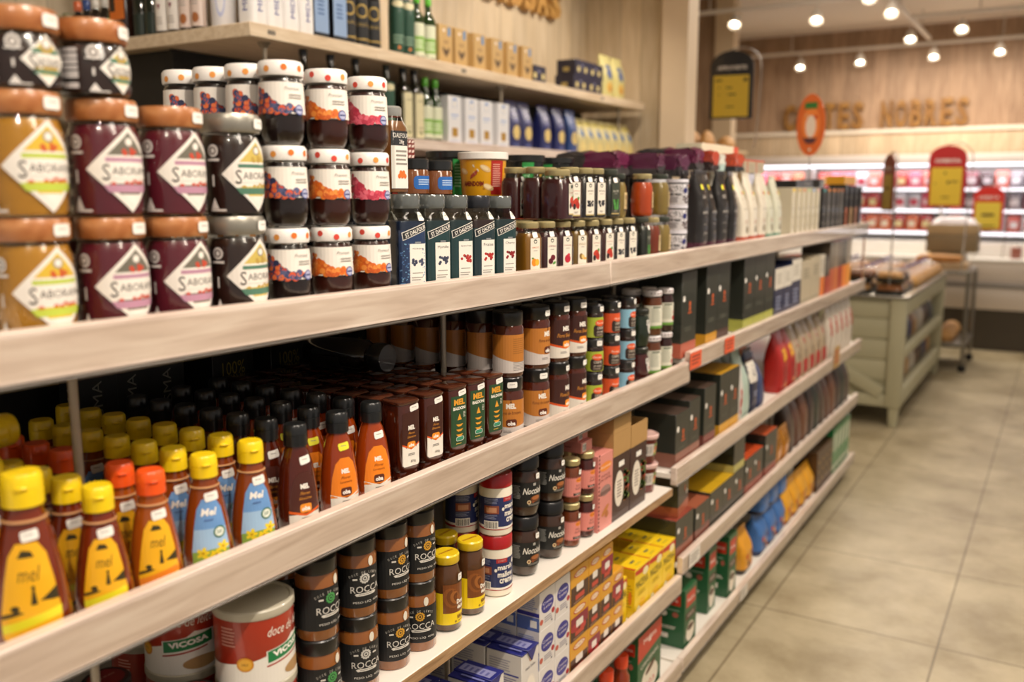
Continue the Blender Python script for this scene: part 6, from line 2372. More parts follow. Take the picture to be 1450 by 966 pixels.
while yy < YE - .05:
    put(carton('tea_box', 'box', .12, .085, .25, '#1f7a42', lambda f, s, t: (f.rect(-.03, .02, .03, .22, M('#c8d0b8', .45)), f.rect(-.02, .05, .02, .12, M('#2c8a4a', .45)))), XFB - .061, yy - .02, b5, f'bright green and white box at the far bottom corner, {ORD[bi]}', 'green and white boxes')
    yy += .088
    bi += 1

# orange and white paper price tags clipped on the lips
def ptag(px, py, zt, w, h, col, lab, ink='#8a3a2a'):
    y = at(px, py, X=XL).y
    mb = MB().box(0, .0012, -w / 2, w / 2, -h / 2, h / 2, M(col, .5))
    d = Dec(plane_front(.0012), mb=mb); d.lines(-w * .38, -h * .3, w * .38, h * .35, 3, M(ink, .5))
    o = solo('price_tag', mb, lab, 'price tag', 'paper price tags', loc=(XL + .0026, y, zt))
ptag(984, 507, ZB[2] - .028, .10, .052, '#e0623c', 'orange price tag on the second lip, left of two')
ptag(1032, 487, ZB[2] - .028, .10, .052, '#e0623c', 'orange price tag on the second lip, right of two')
ptag(983, 770, ZB[4] - .028, .10, .05, '#e4ded4', 'white price tag at the start of the fourth far lip', '#9a948c')
ptag(1052, 840, ZB[5] - .025, .09, .045, '#ddd6ca', 'clear white price tag on the bottom lip', '#9a948c')
ptag(1184, 505, ZB[3] - .0, .13, .11, '#b8935a', 'kraft and red hanging card on the third lip near the far end', '#b84a34')

# ================================================================== WALL SHELVES
UXF = UX - .02


def uy(px, py, X=UXF):
    return at(px, py, X=X).y


def olive(dark, lab, cap, **k):
    return wine_bottle('oil_bottle', 'bottle', dark, lab, cap=cap, **k)


def lab_dark(d, w, v0, v1):
    g = M('#b89a4a', .45)
    d.rect(-w, v0, w, v1, M('#17181a', .45)); d.ell(0, v0 + (v1 - v0) * .7, w * .5, w * .5, g, n=18); d.ell(0, v0 + (v1 - v0) * .7, w * .36, w * .36, M('#17181a', .45), n=18)
    d.rect(-w * .8, v0 + .01, w * .8, v0 + .016, g); d.text('OLIO', 0, v0 + (v1 - v0) * .4, w, g, h=.012)


def lab_green(d, w, v0, v1):
    d.rect(-w, v0, w, v0 + (v1 - v0) * .75, M('#1f4a38', .45)); d.ell(0, v1 - .02, w * .6, .014, paper('#d8d0a8')); d.lines(-w * .5, v0 + .03, w * .5, v0 + .07, 3, M('#8aa890', .5)); d.ell(.0, v0 + .016, .007, .007, M('#d87a2c', .5))


def lab_pale(d, w, v0, v1):
    d.lines(-w * .5, v0 + .02, w * .5, v0 + .05, 2, M('#a8a080', .5)); d.text('AZEITE', 0, v1 - .03, w * 1.2, M('#6a6448', .5), maxh=.012); d.ell(0, v0 + .02, .006, .008, M('#5a6a3a', .5))


def lab_lgreen(d, w, v0, v1):
    d.rect(-w, v0 + .02, w, v0 + (v1 - v0) * .6, M('#8ab85a', .45)); d.lines(-w * .6, v0 + .03, w * .6, v0 + .07, 3, M('#e0e8c8', .5))


BO = {
    'bluebox': carton('oil_tin', 'tin', .07, .075, .27, '#10141c', lambda f, s, t: (f.rect(-.0375, .02, .0375, .17, paper('#8ea8cc')), f.lines(-.02, .08, .02, .14, 4, M('#4a6a9a', .5)))),
    'dark': olive('#0d0f0c', '#17181a', '#15161a', r=.036, h=.31, draw=lab_dark, lh=(.05, .6)),
    'green': olive('#12200f', '#1f4a38', '#20281c', r=.033, h=.31, draw=lab_green, lh=(.04, .72)),
    'bright': olive('#1a3414', '#d8dcc0', '#5cb82c', r=.033, h=.27, draw=lab_lgreen, lh=(.04, .55)),
    'pale': olive('#16180f', '#d8d0a8', '#151613', r=.034, h=.31, draw=lab_pale, lh=(.02, .62), square=4),
    'sauce': wine_bottle('sauce_bottle', 'bottle', '#120c0a', '#e6e0d8', r=.03, h=.225, cap='#141414', lh=(.06, .6), draw=lambda d, w, a, b: (d.poly([(-.008, b - .03), (.008, b - .03), (0, b - .05)], M('#7a2a3a', .5)), d.lines(-.014, a + .02, .014, a + .05, 3, M('#a8a098', .5)))),
    'sauce2': wine_bottle('sauce_bottle', 'bottle', '#120c0a', '#dcc8bc', r=.03, h=.225, cap='#141414', lh=(.06, .6), draw=lambda d, w, a, b: (d.ell(.002, a + .03, .014, .018, M('#a8683a', .45)), d.lines(-.014, b - .05, .014, b - .02, 3, M('#a8a098', .5)))),
    'greencap': wine_bottle('sauce_bottle', 'bottle', '#101a12', '#1c2a20', r=.028, h=.21, cap='#0e5a3c', lh=(.05, .4), neck=.016),
}
# front edge of the top board, left to right
lst = [(448, 'bluebox', 'navy oil tin with pale blue label, left of two'), (474, 'bluebox', 'navy oil tin with pale blue label, right of two'),
       (491, 'dark', 'black oil bottle with gold ring label, left of three'), (508, 'dark', 'black oil bottle with gold ring label, middle of three'), (526, 'dark', 'black oil bottle with gold ring label, right of three'),
       (562, 'green', 'dark green oil bottle, left of two beside the bright-capped ones'), (577, 'green', 'dark green oil bottle, right of two beside the bright-capped ones'),
       (591, 'bright', 'oil bottle with bright green cap on top board, left'), (607, 'bright', 'oil bottle with bright green cap on top board, right')]
prev = 0
for px, k, lab in lst:
    hw = {'bluebox': .038, 'dark': .037, 'green': .034, 'bright': .034}[k]
    y = max(uy(px, 100, UXF - .05), prev + hw + .001)
    prev = y + hw
    put(BO[k], UXF - .05, y, UT, lab, 'oil bottles on the top board', rot=-.5 if k != 'bluebox' else 0)
# white tall bottles printed MIDAS
MP = Proto('oil_bottle', 'bottle')
MP.part('bottle', MB().loft([(0, .034, .034, 4), (.005, .038, .038, 4), (.19, .038, .038, 4), (.225, .02, .02, 2), (.25, .016, .016, 2)], M('#e8e6e4', .35, coat=.4), 28))
MP.part('cap', MB().loft([(.245, .017), (.275, .017), (.278, .015)], plastic('#d8b83c'), 16))
d = Dec(plane_front(.038)); d.text('MIDAS', 0, .10, .11, M('#3a4a9a', .45), h=.022, rot=math.pi / 2)
d2 = Dec(plane_side(.038), mb=d.mb); d2.text('MIDAS', 0.005, .10, .11, M('#3a4a9a', .45), h=.022, rot=math.pi / 2)
MP.part('print', d.mb)
ys_ = [2.366, 2.444, 2.522, 2.600]
for k, y in enumerate(ys_[:5]):
    put(MP, UXF - .045, y, UT, f'white bottle with vertical blue lettering on the top board, {ORD[k]} from the shelf corner', 'white lettered bottles', rot=0)
# along the near end of the top board (parallel to the cross direction)
en = [(318, 'tin'), (284, 'sauce2'), (268, 'sauce2'), (252, 'sauce'), (236, 'sauce'), (222, 'greencap'), (206, 'greencap')]
JO = Proto('sauce_jar', 'jar')
JO.part('jar', MB().loft([(0, .038, .038, 4), (.05, .042, .042, 4), (.16, .042, .042, 4), (.17, .03, .03, 2)], M('#2a1812', .15, coat=.9), 26))
JO.part('cap', MB().loft([(.17, .028), (.2, .028), (.203, .026)], plastic('#1c1c1c'), 20))
dj = Dec(plane_side(.042)); dj.rect(-.042, .07, .042, .155, paper('#e8781c')); dj.rect(-.04, .1, -.01, .15, M('#3a2a1c', .5)); dj.rrect(-.035, .05, -.01, .062, .002, STICK)
JO.part('label', dj.mb)
TW = Proto('tube_tin', 'tin')
TW.part('can', MB().loft([(0, .041), (.003, .043), (.24, .043), (.243, .041)], M('#e6e4e6', .35, coat=.4), 28))
dj = Dec(lambda u, v, off: ((.043 + off) * math.sin(u / .043 + .3), -(.043 + off) * math.cos(u / .043 + .3), v), du=.006)
dj.ell(.012, .1, .018, .07, M('#b8bedc', .45), n=24); dj.ell(.012, .1, .013, .055, M('#e6e4e6', .45), n=24)
TW.part('label', dj.mb)
TW.part('lid', MB().loft([(.243, .040), (.25, .040), (.252, .038)], plastic('#e0dce0'), 24))
yE = 2.345
xprev = UXF - .045 - .04
for i, (px, k) in enumerate(en):
    x = at(px, 45, Y=yE).x
    hw = {'tin': .044}.get(k, .0305)
    x = min(x, xprev - hw - .002)
    xprev = x - hw
    pr = TW if k == 'tin' else BO[k]
    lab = {'tin': 'white tube tin with pale blue oval at the shelf end', 'sauce2': 'dark sauce bottle with pinkish label', 'sauce': 'dark sauce bottle with white label', 'greencap': 'dark sauce bottle with green cap'}[k]
    put(pr, x, yE, UT, f'{lab}, {ORD[i]} from the shelf corner', 'bottles at the near end of the top board', rot=-1.35 if k != 'tin' else 0)
x = at(181, 45, Y=yE).x
x = min(x, xprev - .044)
put(JO, x, yE, UT, 'large dark jar with orange label at the near end of the top board')
kinds = [('#3a4a1c', '#7ab84a', '#e8e4dc'), ('#1c1612', '#c8503a', '#c8c4bc'), ('#1a1412', '#8aa84a', '#d8d4cc'), ('#14181c', '#d86a4a', '#2c4a8a'), ('#1c1a18', '#6a4a9a', '#d86a3a'), ('#6a6a4a', '#c8c0a0', '#8a8a6a'), ('#6a6a4a', '#c8c0a0', '#8a8a6a')]
xprev = x - .044
for i, (g, l1, c) in enumerate(kinds):
    r = .026 if i < 5 else .032
    x = xprev - r - .003
    xprev = x - r
    pr = wine_bottle('sauce_bottle', 'bottle', g, l1, r=r, h=.17 if i < 5 else .13, cap=c, neck=.013 if i < 5 else .022, lh=(.08, .5), shoulder=.6)
    put(pr, x, yE, UT, f'small blurred sauce bottle left of the orange-label jar, {ORD[i]} one leftwards', 'small sauce bottles at the end', rot=-1.2)

# kraft pasta cartons on the top board
def kraft(f, s, t):
    f.rect(.012, .120, .034, .158, M('#5a8ab8', .45)); f.rect(-.024, .135, -.008, .148, paper('#efe8dc'))
    for k in (-1, 0, 1):
        f.ell(k * .015, .045 + abs(k) * .009, .0075, .019, M('#5a4630', .5), n=9, rot=-k * .5)
    f.lines(-.018, .085, .018, .1, 2, M('#8a6c42', .5))


KB = carton('pasta_box', 'box', .08, .100, .165, '#c8a468', kraft)
pk_ = prev
prev = pk_ - .05
for k, px in enumerate((629, 655, 681, 706, 727, 748)):
    y = uy(px, 90, UXF - .01)
    if prev:
        y = max(y, prev + .1015)
    prev = y
    sc = max(1, 1)
    put(KB, UXF - .055, y, UT, f'kraft pasta carton with small blue mark, {ORD[k]} of six on top board', 'kraft pasta cartons', scale=(1, 1.0, 1.0))


def navy(f, s, t):
    for u in (-.05, .035):
        f.rrect(u - .016, .02, u + .016, .048, .004, paper('#d8c88a'))
    f.ell(-.008, .055, .01, .008, M('#8a88a8', .5)); s.rrect(-.02, .02, .02, .045, .004, paper('#b8a868'))


NB = carton('pasta_box', 'box', .12, .18, .085, '#17183a', navy)
NB1 = carton('pasta_box', 'box', .12, .13, .085, '#17183a', navy)
y0 = prev + .13
put(NB1, UXF - .075, y0, UT, 'navy pasta box standing lowest beside the kraft cartons', 'navy pasta boxes')
y1 = uy(824, 120, UXF - .01)
y1 = max(y1, y0 + .16)
put(NB, UXF - .075, y1, UT, 'navy pasta box with yellow windows, lower left of the pile', 'navy pasta boxes')
put(NB, UXF - .075, y1 + .183, UT, 'navy pasta box with yellow windows, lower right of the pile', 'navy pasta boxes')
put(NB, UXF - .075, y1 + .02, UT + .086, 'navy pasta box, upper left of the pile', 'navy pasta boxes')
put(NB, UXF - .08, y1 + .205, UT + .086, 'navy pasta box, upper right of the pile', 'navy pasta boxes')
PB_ = bag('pasta_bag', 'pasta bag', .08, .15, .235, '#d8cf8a', seed=61, draw=lambda d: (d.poly([(-.03, .11), (.03, .11), (.03, .19), (-.03, .19)], M('#3a5a9a', .45)), d.ell(0, .06, .04, .03, M('#e0b85a', .45)), d.ell(.01, .05, .02, .02, M('#c88a3a', .45))))
yv = y1 + .39
for k in range(2):
    put(PB_, UXF - .06, min(yv + .165 * k, 5.56), UT, f'pale yellow pasta bag with blue panel on top board, {["left", "right"][k]}', 'pale pasta bags')

# middle board
y = 2.45
k = 0
prev = 0
for px, kd, lab in [(432, 'dark', 'dark oil bottle half hidden in shade, first'), (470, 'dark', 'dark oil bottle half hidden in shade, second'), (505, 'dark', 'dark oil bottle half hidden in shade, third'), (548, 'green', 'green oil bottle on the middle board near the amber jar'),
                    (571, 'pale', 'square oil bottle with cream label, left of two'), (587, 'pale', 'square oil bottle with cream label, right of two'), (602, 'bright', 'oil bottle with bright green cap on the middle board, left'), (616, 'bright', 'oil bottle with bright green cap on the middle board, right')]:
    y = max(uy(px, 160, UXF - .05), prev + .074)
    prev = y
    put(BO[kd], UXF - .05, y, UM, lab, 'oil bottles on the middle board', rot=-.4 if kd != 'pale' else 0)


def ricebox(f, s, t):
    f.rect(-.014, .155, .014, .195, paper('#5a8ac8')); f.ell(0, .170, .012, .018, M('#e8e4dc', .45)); f.rect(-.03, .118, .03, .124, M('#8aa8d8', .5)); f.lines(-.028, .102, .028, .112, 1, M('#a8bcd8', .5))
    f.rect(-.022, .025, .022, .065, M('#a8802c', .6, mottle=.3, bscale=160)); f.lines(-.03, .01, .03, .016, 1, M('#a8a8a8', .5)); f.rect(-.045, .0, .045, .008, M('#c8cce0', .5))


RBX = carton('rice_box', 'box', .07, .104, .205, '#e0e0e2', ricebox)
prev = prev + .025
for k, px in enumerate((644, 668, 689, 713)):
    y = max(uy(px, 165, UXF - .01), prev + .060 if k == 0 else prev + .106)
    prev = y
    put(RBX, UXF - .045, y, UM, f'white rice carton with grain window and blue badge, {ORD[k]} of four', 'white rice cartons')
    put(RBX, UXF - .125, y - .01, UM, f'white rice carton in the second row behind the {ORD[k]} front one', 'white rice cartons')


def bluebag(d):
    d.ell(.0, .075, .034, .036, M('#d8c07a', .5, mottle=.2, bscale=140), n=20); d.ell(0, .165, .014, .008, M('#a8a8c8', .45)); d.lines(-.02, .125, .02, .145, 2, M('#7a80b8', .45)); d.rect(-.03, .01, .03, .02, M('#4a5a9a', .45))


BB = [bag('pasta_bag', 'pasta bag', .08, .112, .22, c, seed=s, draw=bluebag) for c, s in (('#23285e', 71), ('#252c66', 72), ('#2a4a86', 73))]
y = prev + .10
for k, px in enumerate((733, 750, 777, 797, 815)):
    yy = max(uy(px, 175, UXF - .01), y if k == 0 else y + .118)
    y = yy
    put(BB[min(k // 2, 2)], UXF - .055, yy, UM, f'blue pasta bag with round window, {ORD[k]} of five on the middle board', 'blue pasta bags')
CB = bag('pasta_bag', 'pasta bag', .075, .105, .185, '#d8cc94', seed=75, draw=lambda d: (d.ell(0, .115, .022, .03, M('#2f6cae', .45), n=14, rot=.4), d.ell(0, .04, .04, .03, M('#e4d08a', .5, mottle=.25, bscale=120), n=16), d.rect(-.04, .16, .04, .175, M('#c8b83c', .45))), slump=-.1)
k = 0
y += .118
while y < 5.58 and k < 8:
    put(CB, UXF - .055, y, UM, f'cream pasta bag with blue oval, {ORD[k]} from the left on the middle board', 'cream pasta bags')
    y += .112
    k += 1
# wooden letters on the plank wall, cut off by the top of the picture
def letter(ch, size, depth, m):
    c = bpy.data.curves.new('letter', 'FONT')
    c.body, c.size, c.extrude, c.resolution_u, c.offset = ch, size, depth / 2, 2, .012
    o = bpy.data.objects.new('letter', c)
    me = bpy.data.meshes.new_from_object(o)
    me.materials.clear()
    me.materials.append(m)
    bpy.data.objects.remove(o)
    return me
LW = wood_mat('letter_timber', '#a87a3c', '#c0924e', '#cfa664', scale=(1, 1, 1), grain=12)
for k, ch in enumerate('MASSAS'):
    me = letter(ch, .23, .05, LW)
    y = 4.36 + k * .158
    o = bpy.data.objects.new('wooden_letter', me)
    COL.objects.link(o)
    o.location = (-2.842, y, 2.70)
    wl_ = max(v.co.x for v in me.vertices) - min(v.co.x for v in me.vertices)
    o.scale = (.138 / wl_, 1, 1)
    o.rotation_euler = (math.pi / 2, 0, math.pi / 2)
    tag(o, f'carved wooden wall letter above the kraft cartons, {ORD[k]} from the left', 'letter', 'wooden wall letters')

# ================================================================== THE FAR END OF THE STORE
# ---- refrigerated counter along the far wall
FR = Proto('refrigerated_counter', 'fridge')
cw = M('#ddd2c6', .45, coat=.2)
FR.part('base', MB().box(-4.2, 2.6, 10.66, 11.5, 0, .425, M('#4a4236', .55)))
FR.part('panel', MB().box(-4.2, 2.6, 10.62, 10.68, .427, .655, cw, .004).box(-4.2, 2.6, 10.63, 10.68, .70, .915, cw, .004))
FR.part('bumper_rail', MB().box(-4.2, 2.6, 10.585, 10.64, .655, .70, M('#8f8a84', .35, metal=.5), .006), label='grey bumper rail')
FR.part('counter_top', MB().box(-4.2, 2.6, 10.60, 11.0, .917, .95, M('#f2efe8', .3, coat=.4), .004).box(-4.2, 2.6, 10.9, 11.02, .95, 1.10, M('#efece6', .35), .004))
FR.part('back_wall', MB().box(-4.2, 2.6, 11.46, 11.5, .43, 1.95, M('#e9e6e2', .5)))
FR.part('header', MB().box(-4.2, 2.6, 10.95, 11.5, 1.93, 2.03, M('#dcd4ce', .45), .005))
for z in (1.20, 1.44, 1.67):
    FR.part('shelf', MB().box(-4.2, 2.6, 11.08, 11.46, z - .02, z, M('#e8eaf0', .3, coat=.3), .003))
    FR.part('light_strip', MB().box(-4.2, 2.6, 11.055, 11.078, z - .028, z - .004, M('#f2f4ff', .4, emit=1.0)), label='glowing white light strip')
FR.part('light_strip', MB().box(-4.2, 2.6, 11.0, 11.05, 1.905, 1.928, M('#f4f4ff', .4, emit=1.8)), label='glowing white light strip')
for x in (-4.0, -2.6, -1.2, .2, 1.6):
    FR.part('divider', MB().box(x - .012, x + .012, 11.04, 11.46, .96, 1.93, M('#c8c4c0', .4, metal=.3)))
put(FR, 0, 0, 0, 'long white refrigerated counter with lit shelves along the far wall')
lamp('AREA', (-1.2, 11.13, 1.90), 7, col=(1, .97, .98), size=4.6, size_y=.12, aim=(-1.2, 11.3, 1.0), name='fridge_light')

# packaged meat on its shelves: every tray a thing of its own
rnd = random.Random(21)


def meat_tray(col, film):
    P = Proto('meat_pack', 'packed meat')
    P.part('tray', MB().loft([(0, .05, .07, 4), (.022, .06, .085, 4)], M(film, .4), 18))
    mb = MB()
    for k in range(5):
        mb.loft([(.018, .02, .035, 2), (.034, .022, .038, 2), (.046, .012, .02, 2)], M(col, .3, coat=.6), 12, off=(rnd.uniform(-.03, .03), rnd.uniform(-.045, .045)))
    P.part('meat', mb)
    P.part('label', MB().box(-.02, .02, -.03, .03, .047, .0485, M('#efe9e4', .4)))
    return P


def meat_bag(col, lc):
    P = Proto('meat_pack', 'packed meat')
    P.part('pouch', MB().loft([(0, .028, .055, 4), (.02, .034, .065, 3), (.09, .026, .062, 3), (.14, .004, .06, 3)], M(col, .25, coat=.7, mottle=.3, bscale=30), 20))
    d = Dec(lambda u, v, off: (-(.035 + off) if True else 0, -u, v))
    P.part('label', MB().box(-.038, -.034, -.035, .035, .035, .085, M(lc, .4)))
    return P


VAR = [('pink', meat_bag('#d8506a', '#f0e6e6')), ('red', meat_bag('#b8281e', '#e8d8a0')), ('dark', meat_bag('#4a2a2e', '#d8d0d4')), ('white', meat_bag('#d8d4d8', '#c8485a')), ('orange', meat_bag('#d86a3a', '#f2e2c8')), ('coral', meat_bag('#e06a5a', '#f4f0f0')),
       ('grey', meat_bag('#8a8088', '#e8e6ea')), ('maroon', meat_bag('#7a2c3a', '#e6dce0'))]
weights_left = ['pink', 'pink', 'red', 'coral', 'orange', 'white']
weights_right = ['white', 'dark', 'grey', 'maroon', 'grey', 'coral']
vd = dict(VAR)
rows = [(1.672, 11.20, 'top'), (1.442, 11.20, 'second'), (1.202, 11.20, 'third')]
for z, yy, rn in rows:
    x = -3.2
    n = {}
    while x < -.02:
        w = (weights_left if x < -1.05 else weights_right)
        if rn == 'third':
            w = ['red', 'orange', 'red', 'coral', 'orange', 'white'] if x < -1.05 else weights_right
        c = rnd.choice(w)
        n[c] = n.get(c, 0) + 1
        if all(abs(x - q) > .085 for q in (-4.0, -2.6, -1.2, .2)):
            put(vd[c], x, yy + rnd.uniform(-.02, .02), z, f'{c} packed meat on the {rn} fridge shelf, {ORD[min(n[c] - 1, 11)]} {c} one from the left', f'{c} meat packs, {rn} shelf', rot=math.pi / 2 + rnd.uniform(-.15, .15), scale=(1.2, 1.08, 1.3))
        x += .142
MT = [meat_tray('#a8281e', '#efe8e4'), meat_tray('#c85a4a', '#f4f2f0')]
x = -3.1
k = 0
while x < 0:
    if all(abs(x - q) > .11 for q in (-4.0, -2.6, -1.2, .2)):
        put(MT[k % 2], x, 11.14, 1.102 if False else .9512 + .0, f'{["red", "pale red"][k % 2]} meat tray in the open well of the counter, number {k + 1} along' if False else f'{["red", "pale red"][k % 2]} meat tray in the counter well, {ORD[min(k // 2, 11)]} of its colour from the left', 'meat trays in the well', rot=math.pi / 2)
        k += 1
    x += .2
W2 = struct('trim_4', (-4.2, 2.6, 11.03, 11.45, .93, .949, M('#e8e4e0', .4)))

# ---- sign letters on the far wall
LW2 = wood_mat('far_letter_timber', '#70481a', '#8a6026', '#9c7234', scale=(1, 1, 1), grain=12)
xx = -3.075
for k, ch in enumerate('CORTES NOBRES'):
    if ch == ' ':
        xx += .16
        continue
    me = letter(ch, .37, .05, LW2)
    x0 = min(v.co.x for v in me.vertices); x1 = max(v.co.x for v in me.vertices)
    s = .125 / (x1 - x0)
    o = bpy.data.objects.new('wooden_letter', me)
    COL.objects.link(o)
    o.scale = (s, 1.12, 1)
    o.location = (xx - x0 * s, 11.572, 2.375)
    o.rotation_euler = (math.pi / 2, 0, 0)
    tag(o, f'large wooden letter {ch} on the far wall' + {'E': ', in the ' + ('left' if k < 7 else 'right') + ' word', 'O': ', in the ' + ('left' if k < 7 else 'right') + ' word', 'R': ', in the ' + ('left' if k < 7 else 'right') + ' word', 'S': ', ending the ' + ('left' if k < 7 else 'right') + ' word'}.get(ch, ''), 'letter', 'wooden sign letters')
    xx += .158

# ---- ceiling tracks with spotlights
def track(p, q, lab):
    mb = MB()
    a, b = Vector(p), Vector(q)
    if abs(a.x - b.x) > abs(a.y - b.y):
        mb.box(a.x, b.x, a.y - .018, a.y + .018, a.z - .016, a.z + .016, M('#e6dfd4', .5), .002)
    else:
        mb.box(a.x - .018, a.x + .018, a.y, b.y, a.z - .016, a.z + .016, M('#e6dfd4', .5), .002)
    pr = Proto('lighting_track', 'lighting track')
    pr.part('rail', mb)
    for t in (.15, .5, .85):
        c = a + (b - a) * t
        pr.part('hanger', MB().tube([(c.x, c.y, c.z + .01), (c.x, c.y, 3.495)], .006, M('#cfc8bc', .5), 8))
    put(pr, 0, 0, 0, lab)


track((-3.9, 8.4, 3.24), (2.4, 8.4, 3.24), 'white ceiling lighting track crossing nearest the column')
track((-3.9, 11.3, 3.235), (2.4, 11.3, 3.235), 'white ceiling lighting track in front of the wooden letters')
track((-1.46, 7.2, 3.28), (-1.46, 11.25, 3.28), 'white ceiling lighting track running away from the camera')
track((-1.42, 9.68, 3.26), (2.4, 9.68, 3.26), 'white ceiling lighting track between the two cross tracks')


def spot(x, y, z, aim, lab, power=9):
    P = Proto('spotlight', 'spotlight')
    d = (Vector(aim) - Vector((x, y, z))).normalized()
    q = d.to_track_quat('Z', 'Y').to_matrix().to_4x4()
    wm = M('#ded6ca', .45)
    h = MB().loft([(-.10, .030), (-.095, .036), (-.02, .052), (.0, .056)], wm, 20, cap=(True, False)).loft([(0, .056), (-.012, .049)], wm, 20, cap=(False, False)).xf(q)
    P.part('housing', h)
    P.part('lamp', MB().loft([(-.014, .031), (-.010, .029)], M('#fff2dc', .4, emit=14.0), 20).xf(q), label='glowing round lamp face')
    P.part('stem', MB().tube([(0, 0, .05), (0, 0, 3.225 - z)], .007, wm, 8))
    put(P, x, y, z, lab, 'track spotlights')
    c = Vector((x, y, z)) + d * .02
    lamp('SPOT', tuple(c), power, size=.04, aim=tuple(Vector(aim)), spot=95)


sp = [(1040, 36, 8.4, 'leftmost, beside the column'), (1156, 30, 8.4, 'second on the near cross track'), (1262, 20, 8.4, 'third on the near cross track'),
      (1289, 57, 10.0, 'on the lengthwise track, lower one'), (1231, -1, 7.8, 'on the lengthwise track, cut by the top of the picture'), (1362, 43, 9.68, 'alone on the short right-hand track'),
      (1133, 97, 11.3, 'above the first wooden letters'), (1218, 90, 11.3, 'above the gap between the two wooden words'), (1322, 82, 11.3, 'above the second wooden word'), (1416, 75, 11.3, 'right of the wooden letters')]
for px, py, Y, lab in sp:
    p = at(px, py, Y=Y)
    spot(p.x, p.y, p.z, (p.x + .12, p.y - (1.1 if Y < 11 else .7), p.z - 1.6), f'white ceiling spotlight, {lab}', power=1.5 if px == 1040 else 7)

# ---- pale green island cabinet
IC = Proto('island_cabinet', 'cabinet')
gm = M('#b9b597', .5, mottle=.04, bscale=5)
x0, x1, y0, y1 = -1.95, -.90, 6.72, 9.05
for lx in (x0, x1 - .09):
    for ly in (y0, y1 - .09):
        IC.part('leg', MB().loft([(0, .028, .028, 6), (.14, .036, .036, 6)], gm, 16, off=(lx + .045, ly + .045)))
IC.part('post', MB().box(x1 - .10, x1, y0, y0 + .09, .14, .90, gm, .004))
IC.part('post', MB().box(x1 - .10, x1, y1 - .09, y1, .14, .90, gm, .004))
IC.part('post', MB().box(x0, x0 + .10, y0, y0 + .09, .14, .90, gm, .004))
IC.part('post', MB().box(x0, x0 + .10, y1 - .09, y1, .14, .90, gm, .004))
IC.part('rail', MB().box(x1 - .035, x1 - .004, y0 + .09, y1 - .09, .78, .90, gm, .003))
IC.part('rail', MB().box(x1 - .035, x1 - .004, y0 + .09, y1 - .09, .475, .545, gm, .003))
IC.part('rail', MB().box(x1 - .035, x1 - .004, y0 + .09, y1 - .09, .14, .26, gm, .003))
IC.part('shelf', MB().box(x0 + .02, x1 - .04, y0 + .04, y1 - .04, .22, .24, gm))
IC.part('shelf', MB().box(x0 + .02, x1 - .04, y0 + .04, y1 - .04, .50, .52, gm))
ep = MB()
for k in range(4):
    z = .325 + k * .145
    ep.box(x0 + .10, x1 - .10, y0 + .025, y0 + .045, z + .006, min(z + .139, .898), gm, .004)
ep.box(x0 + .10, x1 - .10, y0 + .03, y0 + .04, .14, .90, M('#a19d80', .55))
ep.box(x0 + .10, x1 - .10, y0 + .012, y0 + .030, .14, .225, gm, .004)
IC.part('shade_or_end_panel', ep)
br_ = MB().box(-.60, .60, -.012, .006, -.045, .045, gm, .003).xf(Matrix.Translation((x1 - .10 - .39, y0 + .014, .42)) @ Matrix.Rotation(math.radians(27), 4, 'Y') @ Matrix.Scale(.68, 4, (1, 0, 0)))
IC.part('diagonal_brace', br_)
IC.part('shade_or_back_panel', MB().box(x0 + .01, x0 + .03, y0 + .09, y1 - .09, .14, .9, gm))
IC.part('top', MB().box(x0 - .01, x1 + .012, y0 - .012, y1 + .012, .902, .925, M('#a8a49a', .25, metal=.7), .004), label='brushed metal top')
put(IC, 0, 0, 0, 'pale green slatted island cabinet with metal top and open side shelves')
# packs in its two open shelves
cp_ = ['#4a2c1c', '#8a5a2c', '#d8cfc0', '#3a2a24', '#c8a06a', '#6a4a34', '#2c3c6a', '#b8b0a4']
for lvl, z in (('upper', .522), ('lower', .242)):
    for k in range(13):
        c = cp_[(k * 3 + (2 if z > .3 else 0)) % 8]
        pr = bag('bread_pack', 'bread pack', .10, .13, .19, c, seed=80 + k, slump=.06 * ((k % 3) - 1))
        put(pr, x1 - .12, y0 + .20 + k * .158, z, f'packed bread in the {lvl} opening of the green cabinet, {ORD[k] if k < 12 else "last"} from the front', f'packs in the {lvl} opening')
# bread and packs on top
def clam(col, seed):
    P = Proto('cake_container', 'container')
    P.part('base', MB().loft([(0, .09, .075, 4), (.03, .10, .085, 4)], M('#1c1a18', .3, coat=.5), 22))
    P.part('cake', MB().loft([(.028, .085, .07, 4), (.055, .082, .068, 3), (.068, .06, .05, 2.4)], M(col, .6, mottle=.3, bscale=30), 22))
    P.part('clear_lid', MB().loft([(.031, .099, .084, 4), (.075, .085, .07, 4), (.085, .07, .058, 4)], glass_mat(), 22))
    return P


CL = [clam(c, 1) for c in ('#a8683a', '#6a3a1c', '#c89458')]
k = 0
for iy in range(3):
    for ix in range(4):
        for t in range(2 if iy < 2 else 1):
            put(CL[(k + t) % 3], x1 - .13 - ix * .215, y0 + .12 + iy * .19, .926 + t * .087, f'clear cake container on the green cabinet, {["front", "second", "third"][iy]} row, {ORD[ix]} from the right{", upper" if t else ""}', 'cake containers')
            k += 1


